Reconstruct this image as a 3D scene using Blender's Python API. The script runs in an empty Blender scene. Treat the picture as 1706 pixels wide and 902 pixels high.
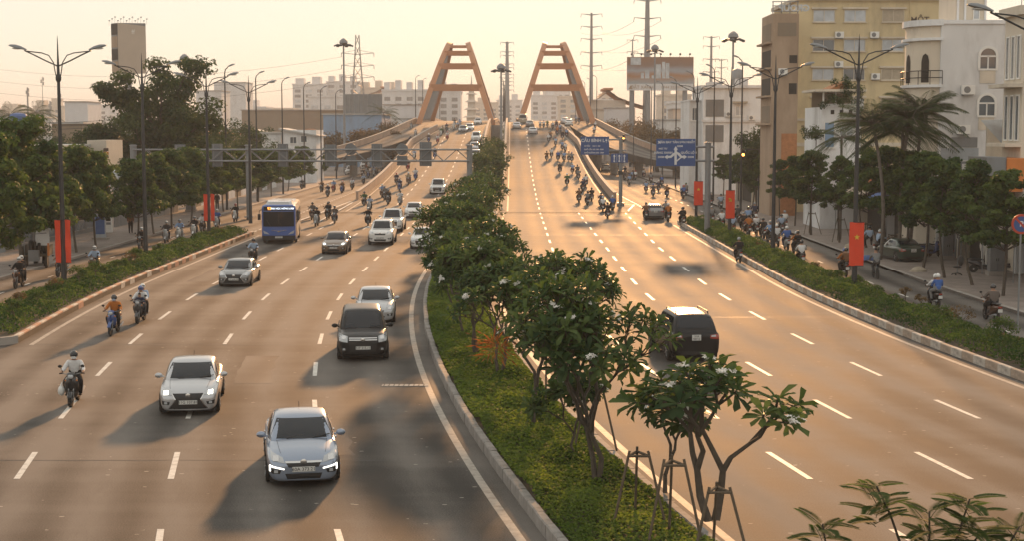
import bpy, bmesh, math, random
import numpy as np
from mathutils import Vector, Matrix
from mathutils.bvhtree import BVHTree
R = math.radians
SC = bpy.context.scene
COL = SC.collection
# ------------------------------------------------------------------ camera, sky, sun, exposure
CAM_H, FPX = 8.27, 2520.0            # eye height on the footbridge (m), focal length in pixels of a 1706 wide frame
PITCH = math.atan(236 / FPX)
cam_d = bpy.data.cameras.new('camera'); cam = bpy.data.objects.new('camera', cam_d); COL.objects.link(cam)
cam.location = (0, 0, CAM_H); cam.rotation_euler = (math.pi / 2 - PITCH, 0, 0)
cam_d.sensor_width = 36; cam_d.lens = 36 * FPX / 1706; cam_d.clip_start = .5; cam_d.clip_end = 9000
SC.camera = cam
SUN_EL, SUN_AZ = 12.5, 5.0           # degrees above the horizon, degrees clockwise from +Y
world = bpy.data.worlds.new('World'); SC.world = world; world.use_nodes = True
wn = world.node_tree.nodes; wl = world.node_tree.links
sky = wn.new('ShaderNodeTexSky'); sky.sky_type = 'NISHITA'; sky.sun_disc = False
sky.sun_elevation = R(SUN_EL); sky.sun_rotation = R(SUN_AZ)
sky.air_density = 1.0; sky.dust_density = .15; sky.ozone_density = 1.0; sky.altitude = 10
tint = wn.new('ShaderNodeMix'); tint.data_type = 'RGBA'; tint.blend_type = 'MULTIPLY'; tint.inputs[0].default_value = 1.0; tint.inputs[7].default_value = (.44, .35, .26, 1)   # warms the sky and dims it to under half
wl.new(sky.outputs[0], tint.inputs[6]); wl.new(tint.outputs[2], wn['Background'].inputs[0]); wn['Background'].inputs[1].default_value = .05
sky_fill = wn.new('ShaderNodeBackground'); sky_fill.inputs[0].default_value = (.60, .58, .53, 1); sky_fill.inputs[1].default_value = 1.0    # fill light added to lift the shade: an even veil over the whole dome
addw = wn.new('ShaderNodeAddShader'); wl.new(wn['Background'].outputs[0], addw.inputs[0]); wl.new(sky_fill.outputs[0], addw.inputs[1]); wl.new(addw.outputs[0], wn['World Output'].inputs['Surface'])
sun_d = bpy.data.lights.new('sun', 'SUN'); sun = bpy.data.objects.new('sun', sun_d); COL.objects.link(sun)
sun_d.energy = 4.2; sun_d.angle = R(2.4); sun_d.color = (1.0, .51, .21)
az, el = R(SUN_AZ), R(SUN_EL)
sun_dir = Vector((math.sin(az) * math.cos(el), math.cos(az) * math.cos(el), math.sin(el)))
sun.rotation_euler = sun_dir.to_track_quat('Z', 'Y').to_euler(); sun.location = (20, 200, 90)
SC.view_settings.view_transform = 'Standard'; SC.view_settings.look = 'None'
SC.view_settings.gamma = 1; SC.view_settings.use_curve_mapping = False
SC.view_settings.exposure = 0.46
SC.render.engine = 'CYCLES'
SC.cycles.use_denoising = True
SC.cycles.max_bounces = 6; SC.cycles.volume_bounces = 1; SC.cycles.transparent_max_bounces = 8
SC.cycles.sample_clamp_indirect = 4
HAZE = .00036

# ------------------------------------------------------------------ helpers
rng = random.Random(7); NR = np.random.default_rng(7)
def gnd(px, py, z=0.0):
    """world X, Y where the sight line of a pixel (1706 x 902 frame) meets height z"""
    u = px - 853; v = 451 - py
    dy = FPX * math.cos(PITCH) + v * math.sin(PITCH); dz = -FPX * math.sin(PITCH) + v * math.cos(PITCH)
    t = (z - CAM_H) / dz
    return u * t, dy * t
def atY(px, py, Y):
    u = px - 853; v = 451 - py
    dy = FPX * math.cos(PITCH) + v * math.sin(PITCH); dz = -FPX * math.sin(PITCH) + v * math.cos(PITCH)
    t = Y / dy
    return Vector((u * t, Y, CAM_H + dz * t))
def sh(Y): return .00172 * max(0.0, 85 - Y) ** 2          # the road swings right towards the camera
def dsh(Y): return -.00344 * max(0.0, 85 - Y)
PROF_Y = [0, 150, 163, 178, 200, 215, 230, 245, 260, 275, 290, 305, 320, 340, 415, 490, 520, 560, 600, 640, 700, 3000]
PROF_Z = [0, 0, .18, .52, 1.40, 2.2, 3.12, 4.22, 5.45, 6.63, 7.72, 8.6, 9.25, 9.8, 10.6, 9.8, 8.6, 5.6, 2.2, .4, 0, 0]
def prof(Y):
    a = [np.interp(Y + d, PROF_Y, PROF_Z) for d in (-8, -4, 0, 4, 8)]
    return float(a[0] + 2 * a[1] + 2 * a[2] + 2 * a[3] + a[4]) / 8
def hit(px, py, pf):
    """X, Y, Z where a pixel's sight line meets the surface of height pf(Y)"""
    z = 0.0
    for _ in range(60):
        X, Y = gnd(px, py, z) if abs(py - 215) > .5 else (0, 3000)
        if z >= CAM_H - .02 or Y > 330: Y = min(Y, 330)
        z2 = pf(Y)
        if abs(z2 - z) < 1e-3: break
        z = z * .75 + z2 * .25
        if py >= 212: z = min(z, CAM_H - (py - 214.9) / FPX * 60)
    return (px - 853) / FPX * Y, Y, pf(Y)
def march(px, py, pf, y0=25., y1=345.):
    u = px - 853; v = 451 - py
    dy = FPX * math.cos(PITCH) + v * math.sin(PITCH); dz = -FPX * math.sin(PITCH) + v * math.cos(PITCH)
    Y = y0
    while Y < y1:
        if CAM_H + dz / dy * Y <= pf(Y): break
        Y += .1
    return u / dy * Y, Y, pf(Y)

class MB:
    """collects geometry for ONE mesh object"""
    def __init__(s): s.v = []; s.f = []; s.m = []; s.uv = None
    def add(s, vs, fs, mi=0):
        o = len(s.v); s.v += [tuple(p) for p in vs]
        for f in fs: s.f.append(tuple(i + o for i in f)); s.m.append(mi)
        return s
    def box(s, x0, x1, y0, y1, z0, z1, mi=0):
        vs = [(x, y, z) for z in (z0, z1) for y in (y0, y1) for x in (x0, x1)]
        return s.add(vs, [(0, 2, 3, 1), (4, 5, 7, 6), (0, 1, 5, 4), (2, 6, 7, 3), (0, 4, 6, 2), (1, 3, 7, 5)], mi)
    def cbox(s, c, d, mi=0, rz=0.0, M=None):
        M = M or (Matrix.Translation(c) @ Matrix.Rotation(rz, 4, 'Z'))
        vs = [M @ Vector((x * d[0] / 2, y * d[1] / 2, z * d[2] / 2)) for z in (-1, 1) for y in (-1, 1) for x in (-1, 1)]
        return s.add(vs, [(0, 2, 3, 1), (4, 5, 7, 6), (0, 1, 5, 4), (2, 6, 7, 3), (0, 4, 6, 2), (1, 3, 7, 5)], mi)
    def beam(s, a, b, w, h, mi=0, up=(0, 0, 1)):
        a = Vector(a); b = Vector(b); d = (b - a); L = d.length; d.normalize(); u = Vector(up)
        x = d.cross(u)
        if x.length < 1e-4: x = Vector((1, 0, 0))
        x.normalize(); z = x.cross(d)
        vs = [p + x * (i * w / 2) + z * (j * h / 2) for p in (a, b) for j in (-1, 1) for i in (-1, 1)]
        return s.add(vs, [(0, 1, 3, 2), (4, 6, 7, 5), (0, 4, 5, 1), (2, 3, 7, 6), (0, 2, 6, 4), (1, 5, 7, 3)], mi)
    def tube(s, pts, rad, n=8, mi=0, cap=True):
        pts = [Vector(p) for p in pts]
        if not hasattr(rad, '__len__'): rad = [rad] * len(pts)
        vs = []; fs = []
        px = None
        for i, p in enumerate(pts):
            d = (pts[min(i + 1, len(pts) - 1)] - pts[max(i - 1, 0)]).normalized()
            if px is None: px = d.orthogonal().normalized()
            else:
                px = px - d * px.dot(d)
                px = px.normalized() if px.length > 1e-5 else d.orthogonal().normalized()
            py = d.cross(px)
            for k in range(n):
                a = 2 * math.pi * k / n
                vs.append(p + px * (math.cos(a) * rad[i]) + py * (math.sin(a) * rad[i]))
        for i in range(len(pts) - 1):
            for k in range(n):
                fs.append((i * n + k, i * n + (k + 1) % n, (i + 1) * n + (k + 1) % n, (i + 1) * n + k))
        if cap:
            fs.append(tuple(range(n - 1, -1, -1))); fs.append(tuple((len(pts) - 1) * n + k for k in range(n)))
        return s.add(vs, fs, mi)
    def lathe(s, prof_, n=12, c=(0, 0, 0), axis='Z', mi=0):
        vs = []; fs = []
        for (r, h) in prof_:
            for k in range(n):
                a = 2 * math.pi * k / n
                x, y = r * math.cos(a), r * math.sin(a)
                p = {'Z': (x, y, h), 'X': (h, x, y), 'Y': (x, h, y)}[axis]
                vs.append((p[0] + c[0], p[1] + c[1], p[2] + c[2]))
        m = len(prof_)
        for i in range(m - 1):
            for k in range(n):
                fs.append((i * n + k, i * n + (k + 1) % n, (i + 1) * n + (k + 1) % n, (i + 1) * n + k))
        fs.append(tuple(range(n - 1, -1, -1))); fs.append(tuple((m - 1) * n + k for k in range(n)))
        return s.add(vs, fs, mi)
    def grid(s, P, mi=0, flip=False):
        """P[i][j] points"""
        n = len(P); m = len(P[0]); vs = [p for row in P for p in row]; fs = []
        for i in range(n - 1):
            for j in range(m - 1):
                q = (i * m + j, i * m + j + 1, (i + 1) * m + j + 1, (i + 1) * m + j)
                fs.append(q[::-1] if flip else q)
        return s.add(vs, fs, mi)
    def prism(s, poly, axis, a, b, mi=0):
        """extrude a 2-D polygon along an axis: 'Y' poly is (x,z); 'X' poly is (y,z); 'Z' poly is (x,y)"""
        def P(p, t): return {'Y': (p[0], t, p[1]), 'X': (t, p[0], p[1]), 'Z': (p[0], p[1], t)}[axis]
        n = len(poly); vs = [P(p, a) for p in poly] + [P(p, b) for p in poly]
        fs = [tuple(range(n - 1, -1, -1)), tuple(range(n, 2 * n))] + [(i, (i + 1) % n, n + (i + 1) % n, n + i) for i in range(n)]
        return s.add(vs, fs, mi)
    def ball(s, c, r, n=10, m=6, sc=(1, 1, 1), mi=0):
        rows = []
        for i in range(m + 1):
            t = math.pi * i / m
            rows.append([(c[0] + sc[0] * r * math.sin(t) * math.cos(2 * math.pi * k / n), c[1] + sc[1] * r * math.sin(t) * math.sin(2 * math.pi * k / n), c[2] + sc[2] * r * math.cos(t)) for k in range(n + 1)])
        return s.grid(rows, mi, True)
    def mesh(s, name, mats, smooth=30, fix=True):
        me = bpy.data.meshes.new(name); me.from_pydata(s.v, [], s.f)
        for m in (mats if isinstance(mats, (list, tuple)) else [mats]): me.materials.append(m)
        if any(s.m): me.polygons.foreach_set('material_index', s.m)
        if s.uv is not None:
            l = me.uv_layers.new(name='UVMap'); idx = np.empty(len(me.loops), 'i'); me.loops.foreach_get('vertex_index', idx)
            l.data.foreach_set('uv', np.asarray(s.uv, 'f')[idx].ravel())
        if fix:
            bm = bmesh.new(); bm.from_mesh(me); bmesh.ops.recalc_face_normals(bm, faces=bm.faces); bm.to_mesh(me); bm.free()
        if smooth:
            me.polygons.foreach_set('use_smooth', [True] * len(me.polygons)); me.set_sharp_from_angle(angle=R(smooth))
        me.update(); return me
    def obj(s, name, mats, parent=None, smooth=30, fix=True):
        return link(name, s.mesh(name, mats, smooth, fix), parent)
def link(name, data, parent=None):
    o = bpy.data.objects.new(name, data); COL.objects.link(o); o.parent = parent; return o
def tag(o, label=None, cat=None, group=None, kind=None):
    if label: o['label'] = label
    if cat: o['category'] = cat
    if group: o['group'] = group
    if kind: o['kind'] = kind
    return o
def thing(name, label, cat, loc=(0, 0, 0), rz=0.0, group=None):
    o = link(name, None); o.location = loc; o.rotation_euler = (0, 0, rz); o.empty_display_size = .3
    return tag(o, label, cat, group)
def copy_tree(o, parent=None):
    c = o.copy(); COL.objects.link(c); c.parent = parent
    for ch in o.children: copy_tree(ch, c)
    return c
def hide_tree(o):
    for ch in list(o.children): hide_tree(ch)
    bpy.data.objects.remove(o)

# ------------------------------------------------------------------ materials
def mat(name, col, rough=.7, metal=0.0, spec=.5, var=.12, scale=3.0, bump=0.0, emit=None, estr=0.0, coat=0.0, trans=0.0, alpha=1.0, coords='Object', stretch=(1, 1, 1), dirt=None, dirt_amt=.35):
    m = bpy.data.materials.new(name); m.use_nodes = True; nt = m.node_tree; b = nt.nodes['Principled BSDF']
    b.inputs['Roughness'].default_value = rough; b.inputs['Metallic'].default_value = metal
    b.inputs['Specular IOR Level'].default_value = spec
    if coat: b.inputs['Coat Weight'].default_value = coat; b.inputs['Coat Roughness'].default_value = .08
    if trans: b.inputs['Transmission Weight'].default_value = trans
    c4 = (*col, 1)
    if var or bump or dirt:
        tc = nt.nodes.new('ShaderNodeTexCoord'); mp = nt.nodes.new('ShaderNodeMapping'); mp.inputs['Scale'].default_value = stretch
        nt.links.new(tc.outputs[coords], mp.inputs['Vector'])
        n = nt.nodes.new('ShaderNodeTexNoise'); n.inputs['Scale'].default_value = scale; n.inputs['Detail'].default_value = 5
        nt.links.new(mp.outputs[0], n.inputs['Vector'])
        mx = nt.nodes.new('ShaderNodeMix'); mx.data_type = 'RGBA'
        mx.inputs[6].default_value = (*[max(0, x * (1 - 2 * var)) for x in col], 1); mx.inputs[7].default_value = (*[min(1, x * (1 + 2 * var)) for x in col], 1)
        nt.links.new(n.outputs['Fac'], mx.inputs[0]); out = mx.outputs[2]
        if dirt:
            n2 = nt.nodes.new('ShaderNodeTexNoise'); n2.inputs['Scale'].default_value = scale * .35; n2.inputs['Detail'].default_value = 8; n2.inputs['Roughness'].default_value = .7
            mp2 = nt.nodes.new('ShaderNodeMapping'); mp2.inputs['Scale'].default_value = (1.6, 1.6, .5); nt.links.new(tc.outputs[coords], mp2.inputs['Vector']); nt.links.new(mp2.outputs[0], n2.inputs['Vector'])
            rp = nt.nodes.new('ShaderNodeValToRGB'); rp.color_ramp.elements[0].position = .48; rp.color_ramp.elements[1].position = .72
            nt.links.new(n2.outputs['Fac'], rp.inputs[0])
            ml = nt.nodes.new('ShaderNodeMath'); ml.operation = 'MULTIPLY'; ml.inputs[1].default_value = dirt_amt; nt.links.new(rp.outputs[0], ml.inputs[0])
            m2 = nt.nodes.new('ShaderNodeMix'); m2.data_type = 'RGBA'; nt.links.new(ml.outputs[0], m2.inputs[0]); nt.links.new(out, m2.inputs[6]); m2.inputs[7].default_value = (*dirt, 1); out = m2.outputs[2]
        nt.links.new(out, b.inputs['Base Color'])
        if bump:
            bp = nt.nodes.new('ShaderNodeBump'); bp.inputs['Strength'].default_value = bump; bp.inputs['Distance'].default_value = .02
            nt.links.new(n.outputs['Fac'], bp.inputs['Height']); nt.links.new(bp.outputs[0], b.inputs['Normal'])
    else: b.inputs['Base Color'].default_value = c4
    if emit: b.inputs['Emission Color'].default_value = (*emit, 1); b.inputs['Emission Strength'].default_value = estr
    return m
def leaf_mat(name, dark, light, trans=.35, rough=.45):
    m = bpy.data.materials.new(name); m.use_nodes = True; nt = m.node_tree; b = nt.nodes['Principled BSDF']; out = nt.nodes['Material Output']
    at = nt.nodes.new('ShaderNodeAttribute'); at.attribute_name = 'tint'; at.attribute_type = 'GEOMETRY'
    oi = nt.nodes.new('ShaderNodeObjectInfo')
    ad = nt.nodes.new('ShaderNodeMath'); ad.operation = 'MULTIPLY_ADD'; nt.links.new(oi.outputs['Random'], ad.inputs[0]); ad.inputs[1].default_value = .3; nt.links.new(at.outputs['Fac'], ad.inputs[2])
    sb = nt.nodes.new('ShaderNodeMath'); sb.operation = 'SUBTRACT'; sb.use_clamp = True; nt.links.new(ad.outputs[0], sb.inputs[0]); sb.inputs[1].default_value = .15
    mx = nt.nodes.new('ShaderNodeMix'); mx.data_type = 'RGBA'; mx.inputs[6].default_value = (*dark, 1); mx.inputs[7].default_value = (*light, 1)
    nt.links.new(sb.outputs[0], mx.inputs[0]); nt.links.new(mx.outputs[2], b.inputs['Base Color'])
    b.inputs['Roughness'].default_value = rough + .12; b.inputs['Specular IOR Level'].default_value = .18
    tr = nt.nodes.new('ShaderNodeBsdfTranslucent'); hs = nt.nodes.new('ShaderNodeHueSaturation'); hs.inputs['Value'].default_value = 1.6; hs.inputs['Saturation'].default_value = 1.1
    nt.links.new(mx.outputs[2], hs.inputs['Color']); nt.links.new(hs.outputs[0], tr.inputs['Color'])
    ms = nt.nodes.new('ShaderNodeMixShader'); ms.inputs[0].default_value = trans
    nt.links.new(b.outputs[0], ms.inputs[1]); nt.links.new(tr.outputs[0], ms.inputs[2]); nt.links.new(ms.outputs[0], out.inputs['Surface'])
    return m
M = {}
def asphalt(name, base, rough):
    m = bpy.data.materials.new(name); m.use_nodes = True; nt = m.node_tree; N = nt.nodes; Lk = nt.links; b = N['Principled BSDF']
    uv = N.new('ShaderNodeUVMap'); sx = N.new('ShaderNodeSeparateXYZ'); Lk.new(uv.outputs[0], sx.inputs[0])
    def noise(scale, st, det=4, ro=.6):
        mp = N.new('ShaderNodeMapping'); mp.inputs['Scale'].default_value = st; Lk.new(uv.outputs[0], mp.inputs[0])
        n = N.new('ShaderNodeTexNoise'); n.inputs['Scale'].default_value = scale; n.inputs['Detail'].default_value = det; n.inputs['Roughness'].default_value = ro
        Lk.new(mp.outputs[0], n.inputs['Vector']); return n.outputs['Fac']
    def math_(op, a, bb, c=None):
        x = N.new('ShaderNodeMath'); x.operation = op
        for i, q in enumerate((a, bb, c)):
            if q is None: continue
            if isinstance(q, (int, float)): x.inputs[i].default_value = q
            else: Lk.new(q, x.inputs[i])
        return x.outputs[0]
    big = noise(.12, (1.2, .35, 1), 5, .65); mid = noise(.9, (1, .18, 1), 5, .7); fine = noise(28, (1, 1, 1), 3, .7); across = noise(.35, (.12, 1.2, 1), 4, .6)
    # wheel paths: two darker polished bands in each 3.72 m lane
    wp = math_('COSINE', math_('MULTIPLY', sx.outputs[0], 2 * math.pi / 1.86), 0.0)
    wp = math_('MULTIPLY_ADD', wp, .5, .5)
    wear = math_('MULTIPLY', wp, mid)
    t = math_('ADD', math_('MULTIPLY', big, .55), math_('MULTIPLY', mid, .3)); t = math_('ADD', t, math_('MULTIPLY', across, .32)); t = math_('ADD', t, math_('MULTIPLY', fine, .46))
    t = math_('SUBTRACT', t, math_('MULTIPLY', wear, .34))
    r = N.new('ShaderNodeMapRange'); r.inputs['From Min'].default_value = .60; r.inputs['From Max'].default_value = .86; Lk.new(t, r.inputs['Value'])
    mx = N.new('ShaderNodeMix'); mx.data_type = 'RGBA'; mx.inputs[6].default_value = (*[c * .38 for c in base], 1); mx.inputs[7].default_value = (*[c * 1.6 for c in base], 1)  # asphalt mottling, contrast raised to stand in for sunlit patches on the road
    Lk.new(r.outputs[0], mx.inputs[0])
    # small pale specks of grit and litter
    vo = N.new('ShaderNodeTexVoronoi'); vo.inputs['Scale'].default_value = 2.4; mp = N.new('ShaderNodeMapping'); mp.inputs['Scale'].default_value = (.7, 1.5, 1); Lk.new(uv.outputs[0], mp.inputs[0]); Lk.new(mp.outputs[0], vo.inputs['Vector'])
    sp = math_('LESS_THAN', vo.outputs['Distance'], .10); gate = math_('GREATER_THAN', noise(1.6, (1, 1, 1), 5), .54); sp = math_('MULTIPLY', sp, gate)
    m2 = N.new('ShaderNodeMix'); m2.data_type = 'RGBA'; Lk.new(math_('MULTIPLY', sp, .8), m2.inputs[0]); Lk.new(mx.outputs[2], m2.inputs[6]); m2.inputs[7].default_value = (.42, .38, .33, 1)
    Lk.new(m2.outputs[2], b.inputs['Base Color'])
    Lk.new(math_('MULTIPLY_ADD', t, .42, rough - .27), b.inputs['Roughness']); Lk.new(math_('MULTIPLY_ADD', r.outputs[0], .42, .27), b.inputs['Specular IOR Level'])
    bp = N.new('ShaderNodeBump'); bp.inputs['Strength'].default_value = .35; bp.inputs['Distance'].default_value = .006; Lk.new(fine, bp.inputs['Height']); Lk.new(bp.outputs[0], b.inputs['Normal'])
    return m
M['asphalt'] = asphalt('asphalt', (.088, .078, .068), .80)
M['ramp'] = M['asphalt']
M['patch'] = asphalt('patch_asphalt', (.06, .056, .052), .70)
M['paint'] = mat('road_paint', (.62, .60, .55), .6, var=.18, scale=6, dirt=(.12, .11, .10), dirt_amt=.55)
M['kerb_white'] = mat('kerb_white', (.52, .47, .41), .8, var=.12, scale=4, dirt=(.12, .10, .09), dirt_amt=.8, bump=.2, coords='Generated')
M['kerb_red'] = mat('kerb_red', (.42, .20, .13), .8, var=.15, scale=4, dirt=(.38, .32, .27), dirt_amt=.85, bump=.2, coords='Generated')
M['kerb_tan'] = mat('kerb_tan', (.40, .31, .24), .8, var=.15, scale=4, dirt=(.2, .17, .14), dirt_amt=.8, bump=.2, coords='Generated')
M['dull_paint'] = mat('dull_road_paint', (.40, .36, .31), .7, var=.2, scale=5, dirt=(.14, .12, .10), dirt_amt=.75)  # duller and greyer than the dash paint, with dark blotches
M['tar'] = mat('tar_seam', (.03, .028, .026), .6, var=.2)
M['kerb_grey'] = mat('kerb_grey', (.27, .25, .23), .85, var=.2, scale=3, dirt=(.09, .08, .07), dirt_amt=.7, bump=.2)
M['concrete'] = mat('concrete', (.33, .30, .27), .85, var=.15, scale=1.5, dirt=(.16, .13, .11), dirt_amt=.6, bump=.2)
M['parapet'] = mat('parapet', (.44, .30, .22), .8, var=.15, scale=.8, dirt=(.22, .15, .11), dirt_amt=.6, bump=.15)
M['pave'] = mat('pave', (.24, .20, .175), .8, var=.18, scale=1.2, dirt=(.13, .105, .09), dirt_amt=.6, bump=.2)
M['soil'] = mat('soil', (.085, .065, .045), .95, var=.25, scale=2)
M['earth'] = mat('earth', (.12, .105, .075), .95, var=.3, scale=.05)
M['steel'] = mat('galvanised_steel', (.24, .25, .26), .5, .45, var=.1, scale=2, dirt=(.12, .10, .08), dirt_amt=.4)
M['darkpole'] = mat('dark_pole_paint', (.035, .037, .04), .5, .2, var=.15)
M['lampgrey'] = mat('lamp_shell', (.20, .21, .22), .45, .2, var=.08)
M['lampglass'] = mat('lamp_glass', (.55, .55, .52), .15, var=0)
M['black'] = mat('black_plastic', (.012, .012, .013), .5, var=0)
M['tyre'] = mat('tyre_rubber', (.018, .017, .016), .85, var=.1)
M['rim'] = mat('wheel_rim', (.35, .35, .36), .35, .7, var=0)
M['glass'] = mat('car_glass', (.010, .014, .020), .05, spec=.45, var=0)
M['chrome'] = mat('chrome', (.6, .6, .6), .15, 1, var=0)
M['white'] = mat('white_paint', (.74, .73, .70), .5, var=.04)
M['plate'] = mat('number_plate', (.62, .62, .60), .5, var=0)
M['ink'] = mat('black_ink', (.01, .01, .01), .6, var=0)
M['lens'] = mat('headlamp_lens', (.42, .44, .46), .12, var=0, coat=.8)
M['lit'] = mat('headlamp_lit', (.9, .9, .85), .2, var=0, emit=(1, .93, .78), estr=2.6)
M['redlens'] = mat('tail_lens', (.30, .03, .015), .2, var=0, coat=.6)
M['amber'] = mat('amber_lens', (.55, .18, .03), .2, var=0)
M['bark'] = mat('bark', (.085, .068, .052), .9, var=.3, scale=6, bump=.4)
M['palebark'] = mat('pale_bark', (.14, .12, .10), .85, var=.3, scale=5, bump=.3)
M['wood'] = mat('stake_wood', (.10, .075, .05), .9, var=.3, scale=6)
M['frang'] = leaf_mat('frangipani_leaf', (.026, .056, .022), (.105, .150, .042), .34, .4)
M['street'] = leaf_mat('street_tree_leaf', (.024, .056, .018), (.105, .150, .036), .40, .5)
M['bigtree'] = leaf_mat('big_tree_leaf', (.021, .044, .016), (.078, .105, .030), .36, .55)
M['palm'] = leaf_mat('palm_leaf', (.028, .050, .020), (.085, .105, .036), .3, .5)
M['hedge'] = leaf_mat('hedge_leaf', (.028, .066, .018), (.105, .150, .036), .45, .55)
M['grass'] = leaf_mat('groundcover_leaf', (.060, .100, .022), (.160, .210, .045), .5, .6)
M['dry'] = leaf_mat('dry_leaf', (.07, .05, .025), (.17, .11, .045), .3, .6)
M['petal'] = mat('white_petal', (.78, .76, .72), .6, var=.05)
M['feather'] = leaf_mat('feathery_leaf', (.050, .085, .026), (.130, .165, .050), .5, .6)
# ------------------------------------------------------------------ ground, roads, kerbs, markings
def strip(name, fl, fr, Ys, fz, m, nu=4, thick=0.0):
    b = MB(); uv = []
    P = []
    for Y in Ys:
        l, r = fl(Y), fr(Y); row = []
        for i in range(nu + 1):
            x = l + (r - l) * i / nu; row.append((x + sh(Y), Y, fz(Y))); uv.append((x, Y))
        P.append(row)
    b.grid(P, flip=True); b.uv = uv
    if thick:
        n = len(Ys)
        for e, k in ((0, 1), (nu, -1)):
            Q = [[(p[e][0], p[e][1], p[e][2]), (p[e][0], p[e][1], min(-.05, p[e][2] - .1))] for p in P]
            b.grid(Q); uv += [(q[0], q[1]) for row in Q for q in row]
    b.uv = uv
    o = b.obj(name, m, smooth=40, fix=False); return tag(o, kind='structure')
def rangef(a, b, st):
    n = max(1, int(round((b - a) / st))); return [a + (b - a) * i / n for i in range(n + 1)]
g = MB(); rr = [0, 60, 200, 600, 1500, 3600]
P = [[(0 + r * math.cos(2 * math.pi * k / 48), 300 + r * math.sin(2 * math.pi * k / 48), -.10) for k in range(49)] for r in rr]
g.grid(P); tag(g.obj('ground', M['earth'], smooth=0), kind='structure')
road_y = rangef(-30, 100, 2.5) + rangef(105, 560, 7)
strip('road', lambda Y: -28.2, lambda Y: 22.3, road_y, lambda Y: 0.0, M['asphalt'], 12)
# raised pavements
def pavement(name, l, r, ya, yb, inner):
    o = strip(name, lambda Y: l, lambda Y: r, rangef(ya, min(yb, 100), 2.5) + (rangef(104, yb, 6) if yb > 104 else []), lambda Y: .13, M['pave'], 3, .2); return o
pav_l = pavement('pavement_left', -40, -28.0, -30, 420, 0)
pav_r = pavement('pavement_right', 22.1, 36, -30, 420, 0)
# ramps and bridge decks (solid embankments, then decks)
rampY = rangef(150, 345, 3)
strip('ramp_left', lambda Y: -17.7, lambda Y: -4.5, rampY, lambda Y: prof(Y) + .006, M['ramp'], 6, 1)
strip('ramp_right', lambda Y: -1.3, lambda Y: 11.75, rampY, lambda Y: prof(Y) + .006, M['ramp'], 6, 1)
deckY = rangef(345, 640, 6)
strip('bridge_deck_left', lambda Y: -21.8, lambda Y: -3.6, deckY, lambda Y: prof(Y) + .004, M['ramp'], 4)
strip('bridge_deck_right', lambda Y: .6, lambda Y: 18.6, deckY, lambda Y: prof(Y) + .004, M['ramp'], 4)
def side_path(t, side):
    """side ramps climb from the riverside streets and swing onto the bridge: centre, width"""
    P0, P1, P2, P3 = ((-40, 250, 2.2), (-22.6, 262, 4.2), (-20.3, 290, 7.6), (-19.0, 346, 9.85)) if side < 0 else ((32, 250, 2.2), (18.2, 262, 4.2), (16.6, 290, 7.7), (15.2, 346, 9.85))
    u = 1 - t
    return Vector([u**3 * a + 3 * u * u * t * b + 3 * u * t * t * c + t**3 * d for a, b, c, d in zip(P0, P1, P2, P3)])
def side_ramp(name, side, w):
    n = 26; L = []; Rr = []
    for i in range(n + 1):
        t = i / n; p = side_path(t, side); d = side_path(min(1, t + .01), side) - side_path(max(0, t - .01), side); q = Vector((d.y, -d.x, 0)).normalized()
        L.append(p - q * w / 2); Rr.append(p + q * w / 2)
    b = MB(); uv = []
    P = [[L[i].lerp(Rr[i], k / 3) for k in range(4)] for i in range(n + 1)]; b.grid(P)
    uv = [(k * w / 3, i * 4.0) for i in range(n + 1) for k in range(4)]
    for E_ in (L, Rr):
        Q = [[p, Vector((p.x, p.y, max(-.05, p.z - 1.1)))] for p in E_]; b.grid(Q); uv += [(0, p.y) for p in E_ for _ in (0, 1)]
    U = [[L[i] - Vector((0, 0, 1.1)), Rr[i] - Vector((0, 0, 1.1))] for i in range(n + 1)]; b.grid(U); uv += [(q.x, q.y) for r_ in U for q in r_]
    b.uv = uv; o = tag(b.obj(name, M['ramp'], smooth=40), kind='structure')
    for i in range(3, n, 5):
        c = (L[i] + Rr[i]) / 2; pb_ = MB(); pb_.tube([(c.x, c.y, 0), (c.x, c.y, c.z - 1.1)], .7, 12); pb_.obj('pier', M['concrete'], o)
    return L, Rr
sl = side_ramp('side_ramp_left', -1, 5.6); sr = side_ramp('side_ramp_right', 1, 6.6)
def wall_along(name, pts, h, w, m, label, cat='parapet', cap=.07):
    """a parapet: body, coping"""
    root = thing(name, label, cat, (0, 0, 0)); b = MB(); c = MB()
    n = len(pts); nb = []
    for i in range(n):
        d = Vector(pts[min(i + 1, n - 1)]) - Vector(pts[max(i - 1, 0)]); q = Vector((d.y, -d.x, 0)).normalized(); nb.append(q)
    def ring(w_, z0, z1):
        rows = []
        for p, q in zip(pts, nb):
            p = Vector(p); a = p - q * w_ / 2; e = p + q * w_ / 2
            rows.append([(a.x, a.y, a.z + z0), (a.x, a.y, a.z + z1), (e.x, e.y, e.z + z1), (e.x, e.y, e.z + z0), (a.x, a.y, a.z + z0)])
        return rows
    for bb, rows in ((b, ring(w, -.3, h)), (c, ring(w + .1, h + .002, h + cap))):
        bb.grid(rows); bb.add(rows[0][:4], [(0, 1, 2, 3)]); bb.add(rows[-1][:4], [(3, 2, 1, 0)])
    b.obj('wall', m, root); c.obj('coping', M['concrete'], root); return root
rp = lambda X, a, b, st=4: [(X, Y, prof(Y)) for Y in rangef(a, b, st)]
wall_along('ramp_parapet', [(-17.4 + max(0, Y - 262) * .075, Y, prof(Y)) for Y in rangef(170, 298, 4)], .95, .28, M['parapet'], 'long sunlit parapet between the oncoming lanes and the riverside street', 'parapet')
wall_along('ramp_parapet', [(11.45 - max(0, Y - 262) * .05, Y, prof(Y)) for Y in rangef(168, 302, 4)], .95, .3, M['parapet'], 'curving parapet beside the motorbikes climbing to the bridge', 'parapet')
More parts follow.
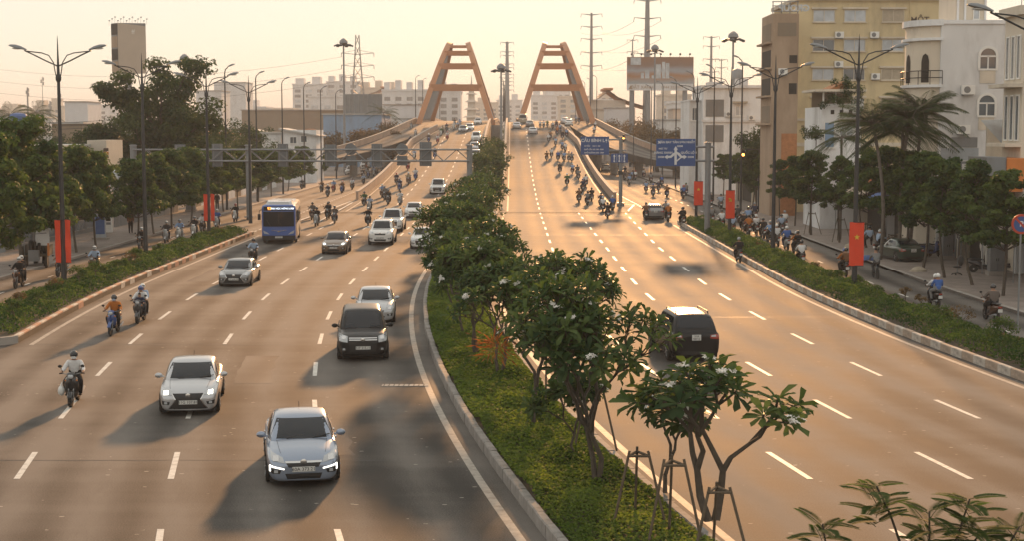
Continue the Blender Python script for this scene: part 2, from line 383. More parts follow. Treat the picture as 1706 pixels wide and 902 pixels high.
wall_along('ramp_parapet', rp(-4.75, 190, 344), .95, .26, M['parapet'], 'parapet along the median edge of the oncoming ramp', 'parapet')
wall_along('ramp_parapet', rp(-1.1, 190, 344), .95, .26, M['parapet'], 'parapet along the median edge of the ramp leading away', 'parapet')
wall_along('side_ramp_parapet', sl[0], 1.0, .3, M['parapet'], 'outer parapet of the narrow side ramp joining the bridge by the grey billboard', 'parapet')
wall_along('side_ramp_parapet', sr[1], 1.0, .3, M['parapet'], 'outer parapet of the side ramp rising behind the bridge name sign', 'parapet')
# markings
dash_me = {}
def paint_quad(name, pts, parent):
    b = MB(); b.add(pts, [(0, 1, 2, 3)]); return b.obj(name, M['paint'], parent, smooth=0, fix=False)
road = bpy.data.objects['road']; ramp_l = bpy.data.objects['ramp_left']; ramp_r = bpy.data.objects['ramp_right']
pr = random.Random(3)
def dash(X, Y0, L, w, parent, pf=None):
    zf = (lambda Y: prof(Y) + .011) if pf else (lambda Y: .005)
    a, c = Y0, Y0 + L
    xa, xc = X(a) + sh(a), X(c) + sh(c)
    j = pr.uniform(-.01, .01)
    paint_quad('lane_dash', [(xa - w / 2, a, zf(a)), (xa + w / 2 + j, a + j, zf(a)), (xc + w / 2, c, zf(c)), (xc - w / 2 + j, c, zf(c))], parent)
def dashes(xf, ya, yb, period=7.5, L=3.0, w=.15, ph=44.2):
    k0 = math.ceil((ya - ph) / period)
    Y = ph + k0 * period - L / 2
    while Y < yb:
        onr = Y > 152
        par = (ramp_l if xf(Y) < -2 else ramp_r) if onr else road
        dash(xf, Y, L, w, par, onr); Y += period
dashes(lambda Y: -16.0, 14, 134); dashes(lambda Y: -12.35, 14, 300); dashes(lambda Y: -8.7, 14, 300)
dashes(lambda Y: 2.8, 12, 300); dashes(lambda Y: 6.6, 12, 151); dashes(lambda Y: 10.3 + max(0, Y - 107) * .022, 12, 151)
def short(xf, ya, yb, period, L, w):
    Y = ya
    while Y < yb: dash(xf, Y, L, w, road); Y += period
short(lambda Y: -20.9, 120, 205, 2.4, 1.2, .14)
short(lambda Y: -25.9, 62, 118, 4.4, 1.1, .12); short(lambda Y: 19.3, 48, 130, 6.5, 1.6, .12)
short(lambda Y: 14.2 - (Y - 135) * .012, 137, 240, 2.6, 1.3, .22); short(lambda Y: 19.2, 140, 230, 6, 2, .14)
def solid(name, xf, ya, yb, w, pf=None, parent=None):
    zf = (lambda Y: prof(Y) + .011) if pf else (lambda Y: .005)
    b = MB(); b.grid([[(xf(Y) + sh(Y) - w / 2, Y, zf(Y)), (xf(Y) + sh(Y) + w / 2, Y, zf(Y))] for Y in rangef(ya, yb, 2.5)], flip=True)
    return b.obj(name, M['dull_paint'], parent or road, smooth=0, fix=False)
solid('edge_line', lambda Y: -19.75, 57.5, 118, .18); solid('edge_line', lambda Y: -5.05, -20, 150, .2); solid('edge_line', lambda Y: -.85, -20, 150, .2)
solid('edge_line', lambda Y: 14.0, 30, 131, .18)
solid('edge_line', lambda Y: -5.35, 152, 340, .16, 1, ramp_l); solid('edge_line', lambda Y: -16.7 + max(0, Y - 262) * .07, 152, 300, .16, 1, ramp_l)
solid('edge_line', lambda Y: -.45, 152, 340, .16, 1, ramp_r); solid('edge_line', lambda Y: 10.6 - max(0, Y - 262) * .05, 160, 300, .16, 1, ramp_r)
for a, c in (((-17.3, 132), (-17.5, 166)), ((-19.7, 120), (-17.9, 168)), ((11.3, 150), (13.4, 166)), ((12.0, 168), (13.4, 166))):
    d = Vector((c[0] - a[0], c[1] - a[1], 0)).normalized(); q = Vector((d.y, -d.x, 0)) * .09
    zz = .016
    paint_quad('gore_line', [(a[0] - q.x, a[1] - q.y, zz), (a[0] + q.x, a[1] + q.y, zz), (c[0] + q.x, c[1] + q.y, zz + (prof(c[1]) if c[0] < 12 else 0)), (c[0] - q.x, c[1] - q.y, zz + (prof(c[1]) if c[0] < 12 else 0))], road)
# expansion joints across the ramps
for (x0, x1, par) in ((-1.0, 11.2, ramp_r), (-17.2, -5.0, ramp_l)):
    for Y in (234.0, 271.0):
        zz = prof(Y) + .012; z2 = prof(Y + .35) + .012
        b = MB(); b.add([(x0, Y, zz), (x1, Y, zz), (x1, Y + .35, z2), (x0, Y + .35, z2)], [(0, 1, 2, 3)]); b.obj('expansion_joint', M['concrete'], par, smooth=0, fix=False)
# repaired patches and tar seams
for (px, py, w_, l_) in ((420, 640, 1.2, 6), (330, 470, 1.2, 9), (560, 760, .9, 3), (760, 350, 1.2, 10)):
    X, Y = gnd(px, py); b = MB(); n_ = 7; L_ = [(X - w_ / 2 + pr.uniform(-.06, .06) + sh(Y + l_ * i / n_) - sh(Y), Y + l_ * i / n_) for i in range(n_ + 1)]; R_ = [(x + w_ + pr.uniform(-.08, .08), y) for x, y in L_]
    b.grid([[(*p, .003), (*q, .003)] for p, q in zip(L_, R_)], flip=True); b.uv = [(p[0] + 31, p[1] * .7) for pq in zip(L_, R_) for p in pq]; b.obj('repair_patch', M['patch'], road, smooth=0, fix=False)
for (Y, xa, xb) in ((37.2, -14, -3), (57.5, -18.5, -3.2), (96, -19.5, -5.2), (112, -19.5, -5.2), (150, -17, -5.2), (146, -1, 14), (118.5, -1, 13.8), (66, 1, 15)):
    b = MB(); n_ = 14; b.grid([[(xa + (xb - xa) * i / n_ + sh(Y) * 0, Y + pr.uniform(-.05, .05), .0035), (xa + (xb - xa) * i / n_, Y + .07 + pr.uniform(-.03, .05), .0035)] for i in range(n_ + 1)]); b.obj('tar_seam', M['tar'], road, smooth=0, fix=False)
# drain grating in the oncoming carriageway by the median
dgx, dgy = gnd(675, 644)
b = MB(); b.box(dgx - .75, dgx + .75, dgy - .12, dgy + .22, .004, .02); b.obj('drain_cover', M['kerb_white'], road)
for k in range(9):
    b = MB(); b.box(dgx - .70 + k * .16, dgx - .66 + k * .16, dgy - .1, dgy + .2, .021, .026); b.obj('drain_slot', M['black'], road)
# --- divider beds and kerbs
def bed(name, l, r, ya, yb, z, m):
    o = strip(name, lambda Y: l, lambda Y: r, rangef(ya, yb, 2.5), lambda Y: z, m, 3, .1); return o
bed('median_bed', -4.35, -1.55, -20, 262, .20, M['soil'])
bed('divider_bed_left', -24.3, -20.35, 58.0, 119, .22, M['soil']); bed('divider_bed_right', 14.75, 18.2, 0, 132.5, .22, M['soil'])
st = MB()
for q in (0,):
    L_, W_, H_, c_ = .985, .2, .30, .025
    poly = [(-W_ / 2, 0), (W_ / 2, 0), (W_ / 2, H_ - c_), (W_ / 2 - c_, H_), (-W_ / 2 + c_, H_), (-W_ / 2, H_ - c_)]
    st.prism(poly, 'Y', -L_ / 2, L_ / 2)
kw, kr, kg, kt = (st.mesh('kerb_stone', M[k]) for k in ('kerb_white', 'kerb_red', 'kerb_grey', 'kerb_tan'))
def kerb(name, X, ya, yb, style, z=0.0):
    root = link(name, None); tag(root, kind='structure'); kk = 0; Y = ya
    core = MB(); core.grid([[(X + sh(y) - .07, y, -.02), (X + sh(y) - .07, y, .27), (X + sh(y) + .07, y, .27), (X + sh(y) + .07, y, -.02)] for y in rangef(ya, yb, 2)]); core.obj('kerb_core', M['kerb_grey'], root)
    while Y < yb and kk < 300:
        t = Y + .5; me = {'rw': (kw, kr)[kk % 2], 'g': kg, 'w': (kw, kt)[kk % 2]}[style]
        o = link('kerb_stone', me, root); o.location = (X + sh(t) + pr.uniform(-.008, .008), t, z + pr.uniform(-.01, .01)); o.rotation_euler = (0, 0, -math.atan(dsh(t)))
        Y += 1.0; kk += 1
    return root
kerb('kerb_divider_left', -20.45, 58, 119, 'rw'); kerb('kerb_divider_right', 14.65, 36, 133, 'w')
kerb('kerb_median_left', -4.42, 14, 150, 'g'); kerb('kerb_median_right', -1.48, 14, 150, 'g')
b = MB()   # rounded kerb ends of the dividers
def nose(cx, cy, rx, ry, a0, a1, m):
    b = MB(); n = 10
    P = [[(cx + (rx - w) * math.cos(a0 + (a1 - a0) * i / n), cy + (ry - w) * math.sin(a0 + (a1 - a0) * i / n), z) for (w, z) in ((0, 0), (0, .3), (.2, .3), (.2, 0))] for i in range(n + 1)]
    b.grid(P); return b
o = nose(-22.3 + sh(58), 58.0, 1.95, 1.0, math.pi, 2 * math.pi, 0).obj('kerb_nose', M['concrete']); tag(o, kind='structure')
o = nose(16.45, 133, 1.9, 1.6, 0, math.pi, 0).obj('kerb_nose', M['concrete']); tag(o, kind='structure')
o = strip('service_kerb_left', lambda Y: -28.25, lambda Y: -28.02, rangef(-30, 100, 2.5) + rangef(104, 300, 6), lambda Y: .145, M['concrete'], 1, .2)
o = strip('service_kerb_right', lambda Y: 22.1, lambda Y: 22.35, rangef(-30, 100, 2.5) + rangef(104, 300, 6), lambda Y: .145, M['concrete'], 1, .2)
M['arch'] = mat('orange_arch_paint', (.42, .185, .085), .55, var=.08, scale=.4, dirt=(.30, .12, .05), dirt_amt=.4)
# ------------------------------------------------------------------ two steel arch bridges
def arch_bridge(x0, x1, label):
    Y0, Y1 = 336.0, 388.0; zd = 9.4; rise = 18.9; top_half = 2.2
    cx = (x0 + x1) / 2; hw = (x1 - x0) / 2
    root = thing('arch_bridge', label, 'bridge', (cx, Y0, 0))
    def P(t, s):
        f = 4 * t * (1 - t); f = f ** .8
        return Vector((s * (hw - (hw - top_half) * f), (Y1 - Y0) * t, zd - 1.0 + (rise + 1.0) * f))
    for s in (-1, 1):
        b = MB(); n = 60; rows = []
        for i in range(n + 1):
            t = i / n; p = P(t, s); d = (P(min(1, t + .01), s) - P(max(0, t - .01), s)).normalized()
            lean = Vector((-s * (hw - top_half), 0, rise)).normalized(); side = d.cross(lean).normalized(); up = side.cross(d).normalized()
            w, h = .58, 1.0 + .3 * abs(1 - 2 * t)
            rows.append([p + side * (a * w) + up * (c * h * .5) for a, c in ((-1, -1), (1, -1), (1, 1), (-1, 1), (-1, -1))])
        b.grid(rows); b.obj('arch_rib', M['arch'], root, smooth=40)
        hg = MB()
        for k in range(3, 32):
            p = P(k / 34, s); q = Vector((s * hw, p.y, prof(Y0 + p.y) - .2))
            hg.tube([p, q], .05, 5)
        o = hg.obj('hanger_cables', M['steel'], root); o['kind'] = 'stuff'
        e = MB(); e.grid([[(s * hw + dx, y, prof(Y0 + y) + z) for dx, z in ((-.25, -1.4), (-.25, .75), (.25, .75), (.25, -1.4), (-.25, -1.4))] for y in rangef(0, 156, 6)]); e.obj('edge_girder', M['parapet'], root)
    for t, hh in ((.106, 1.5), (.205, 1.35), (.30, 1.1), (.385, .6)):
        a, c = P(t, -1), P(t, 1); b = MB(); b.beam(a, c, 1.5, hh); b.obj('cross_brace', M['arch'], root)
    for t in (0.0, 1.0):
        for s in (-1, 1):
            p = P(t, s); b = MB(); b.box(p.x - 1.4, p.x + 1.4, p.y - 1.6, p.y + 1.6, 0, zd - .2); b.obj('pier', M['concrete'], root)
    return root
arch_bridge(-21.0, -4.0, 'orange steel arch bridge carrying the oncoming traffic')
arch_bridge(1.4, 18.4, 'orange steel arch bridge carrying the traffic driving away')
w = MB(); w.box(-900, 900, 352, 478, -.09, -.05); tag(w.obj('river', mat('river_water', (.08, .07, .05), .6, var=.1, scale=.2), smooth=0), kind='structure')
# ------------------------------------------------------------------ cars
def subsurf(b, mats, lv=2, name='shell'):
    me = b.mesh(name, mats, 0); o = link(name, me); md = o.modifiers.new('s', 'SUBSURF'); md.levels = lv; md.render_levels = lv
    dg = bpy.context.evaluated_depsgraph_get(); e = o.evaluated_get(dg); m2 = bpy.data.meshes.new_from_object(e); m2.name = name
    bpy.data.objects.remove(o); m2.polygons.foreach_set('use_smooth', [True] * len(m2.polygons)); m2.set_sharp_from_angle(angle=R(42)); return m2
def paint_mat(name, col, metal=.55, rough=.3):
    return mat(name, col, rough, metal, var=.02, coat=.7, scale=2)
TYPES = {
 # L, W, belt z, roof z, hood rear z, nose z, windscreen foot, roof front, roof rear, rear glass foot, deck z, clearance, wheel radius
 'sedan': dict(L=4.45, W=1.70, H=1.37, hood=.91, nose=.66, yw=-.98, rf=-.22, rr=.95, rg=1.62, deck=.97, gc=.15, wr=.30),
 'hatch': dict(L=3.9, W=1.66, H=1.41, hood=.95, nose=.69, yw=-.88, rf=-.15, rr=1.35, rg=1.78, deck=1.02, gc=.17, wr=.30),
 'mpv':   dict(L=4.65, W=1.82, H=1.68, hood=1.06, nose=.83, yw=-1.15, rf=-.40, rr=1.80, rg=2.20, deck=1.09, gc=.20, wr=.33),
 'suv':   dict(L=4.6, W=1.77, H=1.72, hood=1.14, nose=.92, yw=-.95, rf=-.28, rr=1.78, rg=2.16, deck=1.16, gc=.24, wr=.37),
 'pickup':dict(L=5.10, W=1.84, H=1.80, hood=1.14, nose=.94, yw=-1.05, rf=-.42, rr=.72, rg=1.02, deck=1.16, gc=.25, wr=.37),
 'van':   dict(L=5.00, W=1.90, H=2.20, hood=1.22, nose=.95, yw=-1.75, rf=-1.05, rr=2.30, rg=2.46, deck=1.25, gc=.2, wr=.33),
}
def quad_patch(bvh, quads, axis, sgn, off, nu=5, nv=4):
    """quads in a flat view (x,z for front/rear, y,z for sides) laid onto the body shell, lifted off the paint by off"""
    b = MB()
    for (p0, p1, p2, p3) in quads:
        P = []
        for i in range(nu + 1):
            row = []
            for j in range(nv + 1):
                u, v = i / nu, j / nv
                a = (1 - u) * (1 - v) * p0[0] + u * (1 - v) * p1[0] + u * v * p2[0] + (1 - u) * v * p3[0]
                z = (1 - u) * (1 - v) * p0[1] + u * (1 - v) * p1[1] + u * v * p2[1] + (1 - u) * v * p3[1]
                if axis == 'Y': o_, d = Vector((a, sgn * 6, z)), Vector((0, -sgn, 0))
                else: o_, d = Vector((sgn * 4, a, z)), Vector((-sgn, 0, 0))
                h, n, _, _ = bvh.ray_cast(o_, d)
                if h is None: h, n, _, _ = bvh.find_nearest(o_ + d * 5); 
                if n.dot(d) > 0: n = -n
                row.append(h + n * off)
            P.append(row)
        b.grid(P)
    return b
def text_mesh(s, size, m, depth=.004, align='CENTER', bold=0.0):
    cu = bpy.data.curves.new('lettering', 'FONT'); cu.body = s; cu.size = size; cu.extrude = depth / 2; cu.align_x = align; cu.align_y = 'CENTER'; cu.resolution_u = 2; cu.offset = bold
    o = link('lettering', cu); dg = bpy.context.evaluated_depsgraph_get(); me = bpy.data.meshes.new_from_object(o.evaluated_get(dg)); bpy.data.objects.remove(o)
    me.materials.clear(); me.materials.append(m); return me
def text_obj(s, size, m, parent, loc, rx=math.pi / 2, rz=0.0, **k):
    me = text_mesh(s, size, m, **k); o = link('lettering', me, parent); o.location = loc; o.rotation_euler = (rx, 0, rz); return o
def mk_wheel(wr, side):
    t = MB(); w = .2
    t.lathe([(wr * .62, -w / 2), (wr * .93, -w / 2), (wr, -w / 2 + .035), (wr, w / 2 - .035), (wr * .93, w / 2), (wr * .62, w / 2)], 18, axis='X')
    r = MB(); s = side
    r.lathe([(wr * .66, s * .02), (wr * .66, s * .085), (wr * .60, s * .088), (wr * .56, s * .06), (.01, s * .055)] if s > 0 else [(.01, s * .055), (wr * .56, s * .06), (wr * .60, s * .088), (wr * .66, s * .085), (wr * .66, s * .02)], 18, axis='X')
    for k in range(5):
        a = 2 * math.pi * k / 5; r.beam((s * .075, 0, 0), (s * .082, math.cos(a) * wr * .6, math.sin(a) * wr * .6), .07, .03)
    return t, r
CARS = {}
def build_car(key, kind, paint, grille='bar', lit=False, rack=False, plate='', drl=False, seen='front', dark_roof=None):
    T = TYPES[kind]; L, W, H = T['L'], T['W'], T['H']; hl = L / 2; w = W / 2; gc = T['gc']; hd = T['hood']; nz = T['nose']; dk = T['deck']; yw, rf, rr, rg = T['yw'], T['rf'], T['rr'], T['rg']; wr = T['wr']
    belt = hd - .04
    root = thing('car', 'x', 'car')
    # lower body
    S = [(-hl, .70, gc + .05, nz - .16, nz - .14), (-hl + .05, .84, gc, nz - .06, nz - .02), (-hl + .22, .93, gc, nz + .03, nz + .08), (-hl + .55, .985, gc, nz + .12, nz + .17), ((yw - hl + .55) / 2 - .1, 1, gc, hd - .12, hd - .06),
         (yw - .02, 1, gc, hd - .05, hd + .01), (yw + .5, 1, gc, belt, belt + .05), ((yw + rg) / 2, 1, gc, belt + .02, belt + .05), (rg - .3, 1, gc, belt + .03, max(belt + .05, dk)), (rg + .02, .99, gc, dk - .06, dk),
         (hl - .25, .955, gc, dk - .07, dk - .01), (hl - .07, .88, gc, dk - .13, dk - .06), (hl, .76, gc + .06, dk - .24, dk - .2)]
    S = sorted(S, key=lambda q: q[0])
    if kind == 'pickup': S = [(q[0], q[1], q[2], q[3], q[4] - (.32 if rg + .1 < q[0] < hl - .1 else 0)) for q in S]
    b = MB(); rows = []
    for (y, f, zb, zs, zt) in S:
        hw_ = w * f; half = [(0, zb), (hw_ * .80, zb), (hw_ * .96, zb + .06), (hw_ * .995, zb + .45 * (zs - zb)), (hw_, zs - .16 * (zs - zb)), (hw_ * .955, zs), (hw_ * .62, zt), (0, zt + .015)]
        ring = [(x, y, z) for x, z in half] + [(-x, y, z) for x, z in half[-2:0:-1]]
        rows.append(ring + [ring[0]])
    # close ring without duplicate verts
    n = len(rows[0]) - 1; vs = [p for r_ in rows for p in r_[:-1]]; fs = []
    for i in range(len(rows) - 1):
        for k in range(n): fs.append((i * n + k, i * n + (k + 1) % n, (i + 1) * n + (k + 1) % n, (i + 1) * n + k))
    for e in (0, len(rows) - 1):     # end caps as quad strips
        half_n = n // 2
        for k in range(1, half_n - 1 + 1):
            a, c = k, n - k; a2, c2 = k + 1, n - k - 1
            if k == 1: fs.append((e * n, e * n + 1, e * n + n - 1))
            if a2 < c2: fs.append((e * n + a, e * n + a2, e * n + c2, e * n + c))
            elif a2 == c2: fs.append((e * n + a, e * n + a2, e * n + c))
    b.add(vs, fs); body_me = subsurf(b, [paint], 2, 'body')
    # cabin
    c = MB(); tz = H
    C = [(yw, .93, belt - .05, belt - .03, .86), (yw + .03, .935, belt - .06, belt + .05, .88)]
    rows = []
    def ring(y, zb, zt, wb, wt):
        return [(-wb, y, zb), (-(wb * .55 + wt * .45), y, zb + (zt - zb) * .5), (-wt, y, zt - .05), (-wt * .82, y, zt), (0, y, zt + .02), (wt * .82, y, zt), (wt, y, zt - .05), (wb * .55 + wt * .45, y, zb + (zt - zb) * .5), (wb, y, zb)]
    zb = belt - .06; wb = w * .95; wt = w * .76
    for (y, zt, kw_, kt) in ((yw, zb + .07, .90, .90), (yw + .06, zb + .16, .93, .90), ((yw + rf) / 2, (belt + tz) / 2 + .03, .975, .94), (rf - .03, tz - .045, 1, .98), (rf + .22, tz - .005, 1, 1), ((rf + rr) / 2, tz, 1, 1), (rr - .12, tz - .03, .99, .98), (rr + .05, tz - .085, .985, .95), ((rr + rg) / 2 + .02, (dk + tz) / 2, .97, .93), (rg - .03, dk + .06, .94, .9), (rg + .02, dk - .02, .92, .9)):
        wtt = wt * kt + (wb - wt) * max(0, 1 - (zt - zb) / (tz - zb)) * .92
        rows.append(ring(y, zb, zt, wb * kw_, wtt))
    c.grid(rows); cab_me = subsurf(c, [paint if not dark_roof else dark_roof], 2, 'cabin')
    link('body', body_me, root); link('cabin', cab_me, root)
    V = []; F = []
    for me in (body_me, cab_me):
        o = len(V); V += [v.co.copy() for v in me.vertices]; F += [tuple(i + o for i in p.vertices) for p in me.polygons]
    bvh = BVHTree.FromPolygons(V, F)
    def part(name, quads, axis, sgn, off, m, nu=5, nv=4, par=None):
        return quad_patch(bvh, quads, axis, sgn, off, nu, nv).obj(name, m, par or root, smooth=60)
    ti = tz - .085; g = M['glass']; wbs = w * .87
    part('windscreen', [((-wbs, belt + .045), (wbs, belt + .045), (wt * .88, ti), (-wt * .88, ti))], 'Y', -1, .006, g, 10, 6)
    zr = max(dk, belt) + .08
    part('rear_window', [((-wbs * .96, zr), (wbs * .96, zr), (wt * .80, ti - .02), (-wt * .80, ti - .02))], 'Y', 1, .006, g, 10, 6)
    for s in (-1, 1):
        ym = (yw + rg) / 2 - .05
        part('side_window', [((yw + .42, belt + .05), (ym - .05, belt + .06), (ym - .05, tz - .13), (rf + .12, tz - .13))], 'X', s, .006, g)
        part('side_window', [((ym + .03, belt + .06), (rg - .42, belt + .08), (rr - .12, tz - .14), (ym + .03, tz - .13))], 'X', s, .006, g)
        yf, yr = -hl + .82, hl - .86
        for yy in (yf, yr):
            qs = []
            for k in range(8):
                a0, a1 = math.pi * k / 8, math.pi * (k + 1) / 8; ro = wr + .06
                qs.append(((yy + ro * math.cos(a0), wr + ro * math.sin(a0)), (yy + ro * math.cos(a1), wr + ro * math.sin(a1)), (yy, wr * .9), (yy, wr * .9)))
            qs.append(((yy - wr - .06, wr), (yy + wr + .06, wr), (yy + wr, gc + .03), (yy - wr, gc + .03)))
            part('wheel_arch', qs, 'X', s, .004, M['black'], 2, 3)
            t, r = mk_wheel(wr, s); wo = t.obj('wheel', M['tyre'], root); wo.location = (s * (w - .085), yy, wr); r.obj('rim', M['rim'], wo)
        mr = MB(); mr.ball((s * (w + .10), yw + .34, belt + .10), .11, 10, 6, (1.05, .62, .72)); mr.beam((s * (w - .06), yw + .36, belt + .06), (s * (w + .05), yw + .34, belt + .08), .05, .04); mr.obj('mirror', [paint if kind != 'x' else M['black']], root)
        for yy in (ym - .42, ym + .52):
            dh = MB(); dh.box(s * (w + .0) - .012, s * (w + .0) + .022, yy, yy + .17, belt - .14, belt - .105); dh.obj('door_handle', paint, root)
        # lamps
        zl = nz + .02
        if seen == 'front' or True:
            hq = {'bar': [((s * .50 * w, zl - .10), (s * .93 * w, zl - .03), (s * .945 * w, zl + .12), (s * .56 * w, zl + .02))],
                  'spindle': [((s * .52 * w, zl - .06), (s * .92 * w, zl - .08), (s * .945 * w, zl + .12), (s * .56 * w, zl + .04))],
                  'tall': [((s * .60 * w, zl - .16), (s * .92 * w, zl - .12), (s * .945 * w, zl + .10), (s * .60 * w, zl + .04))]}[grille]
            h_ = part('headlight', hq, 'Y', -1, .008, M['lens'])
            cx = s * .74 * w
            part('bulb', [((cx - .07, zl - .06), (cx + .07, zl - .05), (cx + .065, zl + .045), (cx - .065, zl + .035))], 'Y', -1, .014, M['lit'] if lit else M['chrome'], 3, 3, h_)
            fz = gc + .20
            if drl: 
                part('running_light', [((s * .52 * w, fz + .09), (s * .90 * w, fz + .16), (s * .90 * w, fz + .195), (s * .52 * w, fz + .12)), ((s * .875 * w, fz + .04), (s * .91 * w, fz + .04), (s * .91 * w, fz + .18), (s * .875 * w, fz + .16))], 'Y', -1, .012, M['lit'], 4, 2)
            part('fog_lamp', [((s * .64 * w, fz), (s * .86 * w, fz), (s * .88 * w, fz + .12), (s * .60 * w, fz + .08))], 'Y', -1, .006, M['black'])
            part('fog_bulb', [((s * .74 * w - .045, fz + .02), (s * .74 * w + .045, fz + .02), (s * .74 * w + .04, fz + .09), (s * .74 * w - .04, fz + .09))], 'Y', -1, .012, M['lens'], 3, 3)
            tz0 = dk - .22
            tl = part('tail_light', [((s * .56 * w, tz0 - .06), (s * .935 * w, tz0 - .10), (s * .945 * w, tz0 + .10), (s * .58 * w, tz0 + .06))], 'Y', 1, .008, M['redlens'])
            part('reverse_lens', [((s * .60 * w, tz0), (s * .80 * w, tz0), (s * .80 * w, tz0 + .06), (s * .62 * w, tz0 + .05))], 'Y', 1, .013, M['lens'], 3, 2, tl)
    # face
    if grille == 'spindle':
        gp = part('grille', [((-.66 * w, gc + .03), (.66 * w, gc + .03), (.40 * w, nz - .16), (-.40 * w, nz - .16)), ((-.40 * w, nz - .16), (.40 * w, nz - .16), (.52 * w, nz + .0), (-.52 * w, nz + .0))], 'Y', -1, .007, M['black'], 8, 5)
        for s in (-1, 1): part('grille_trim', [((s * .66 * w, gc + .03), (s * .71 * w, gc + .03), (s * .44 * w, nz - .16), (s * .40 * w, nz - .16)), ((s * .40 * w, nz - .16), (s * .44 * w, nz - .16), (s * .56 * w, nz), (s * .52 * w, nz))], 'Y', -1, .014, M['chrome'], 3, 4, gp)
    elif grille == 'bar':
        gp = part('grille', [((-.40 * w, nz - .17), (.40 * w, nz - .17), (.50 * w, nz - .03), (-.50 * w, nz - .03))], 'Y', -1, .007, M['black'], 8, 3)
        part('grille_bar', [((-.48 * w, nz - .075), (.48 * w, nz - .075), (.50 * w, nz - .035), (-.50 * w, nz - .035))], 'Y', -1, .016, M['chrome'] if drl or lit else paint, 8, 2, gp)
        part('air_intake', [((-.42 * w, gc + .02), (.42 * w, gc + .02), (.50 * w, gc + .20), (-.50 * w, gc + .20))], 'Y', -1, .006, M['black'], 8, 3)
    else:
        gp = part('grille', [((-.50 * w, gc + .16), (.50 * w, gc + .16), (.56 * w, nz - .10), (-.56 * w, nz - .10)), ((-.56 * w, nz - .10), (.56 * w, nz - .10), (.54 * w, nz + .04), (-.54 * w, nz + .04))], 'Y', -1, .007, M['black'], 8, 4)
        for zz in (nz - .06, nz - .0): part('grille_bar', [((-.55 * w, zz - .015), (.55 * w, zz - .015), (.55 * w, zz + .015), (-.55 * w, zz + .015))], 'Y', -1, .015, M['chrome'], 8, 1, gp)
    bd = MB(); bd.lathe([(.055, 0), (.075, .006), (.075, .014), (.055, .018)], 14, axis='Y')
    hbz = nz - .055; h, n_, _, _ = bvh.ray_cast(Vector((0, -6, hbz)), Vector((0, 1, 0))); o = bd.obj('badge', M['chrome'], root); o.location = (0, h.y - .03, hbz)
    bar_ = MB(); bar_.box(-.055, .055, -.012, .0, -.008, .008); o2 = bar_.obj('badge_bar', M['chrome'], o)
    pz = gc + .30 if grille != 'spindle' else gc + .27
    for (sg, zz) in ((-1, pz), (1, dk - .24)):
        h, _, _, _ = bvh.ray_cast(Vector((0, sg * 6, zz)), Vector((0, -sg, 0)))
        p = MB(); tall = sg > 0; pw, ph = (.26, .055) if not tall else (.16, .10)
        p.box(-pw, pw, -.012, .012, -ph, ph); po = p.obj('number_plate', M['plate'], root); po.location = (0, h.y + sg * .025, zz)
        if plate and ((sg < 0) == (seen == 'front')):
            if not tall: text_obj(plate, .115, M['ink'], po, (0, -.015, 0))
            else:
                text_obj(plate.split(' ')[0], .10, M['ink'], po, (0, .015, .045), rz=math.pi); text_obj(plate.split(' ')[-1], .10, M['ink'], po, (0, .015, -.05), rz=math.pi)
    part('rear_bumper', [((-.9 * w, gc + .06), (.9 * w, gc + .06), (.92 * w, gc + .20), (-.92 * w, gc + .20))], 'Y', 1, .006, M['black'], 10, 2)
    sill = MB(); sill.box(-w * .9, w * .9, -hl + .3, hl - .3, gc - .05, gc + .06); sill.obj('underbody', M['black'], root)
    for s in (-1, 1):
        part('bonnet_gap', [((s * .60 * w, nz + .10), (s * .612 * w, nz + .10), (s * .70 * w, hd - .015), (s * .688 * w, hd - .015))], 'Y', -1, .003, M['black'], 2, 8)
        part('door_gap', [((ym - .01, gc + .12), (ym + .008, gc + .12), (ym + .008, belt + .02), (ym - .01, belt + .02))], 'X', s, .003, M['black'], 1, 6)
    wp = MB()
    for x in (-.35, .25): wp.beam((x, yw - .0, belt + .05), (x + .42, yw + .10, belt + .12), .02, .02)
    wp.obj('wiper', M['black'], root)
    if rack:
        for s in (-1, 1):
            rk = MB(); rk.tube([(s * wt * .86, rf + .25, tz - .02), (s * wt * .86, rf + .35, tz + .05), (s * wt * .86, rr - .3, tz + .04), (s * wt * .86, rr - .2, tz - .04)], .022, 6); rk.obj('roof_rail', M['black'], root)
    an = MB(); an.tube([(0, rr - .2, tz - .03), (0, rr - .05, tz + .1)], .008, 5); an.obj('aerial', M['black'], root)
    # dim interior seen through nothing: seats are hidden by tinted glass
    return root
P_silver = paint_mat('silver_paint', (.46, .47, .49)); P_blue = paint_mat('blue_silver_paint', (.26, .31, .40)); P_black = mat('black_paint', (.010, .010, .011), .3, 0, .35, var=0); P_white = paint_mat('white_car_paint', (.72, .71, .69), .0, .35)
P_bronze = paint_mat('bronze_paint', (.17, .12, .085)); P_grey = paint_mat('grey_paint', (.24, .245, .25)); P_green = paint_mat('dark_green_paint', (.02, .045, .03), .2); P_beige = paint_mat('champagne_paint', (.38, .33, .26))
def put(root, px, py, label, pf=None, rz=0.0, group=None, dy=0.0):
    X, Y, Z = march(px, py, pf or (lambda Y: 0.0)); root.location = (X, Y + dy, Z)
    rz2 = rz - math.atan(dsh(Y)) if Y < 85 else rz
    pitch = math.atan((pf(Y + 1) - pf(Y - 1)) / 2) if pf else 0.0
    root.rotation_euler = (pitch if abs(rz) < 1 else -pitch, 0, rz2)
    root['label'] = label
    if group: root['group'] = group
    return root
PI = math.pi
GRP = 'cars on the avenue'
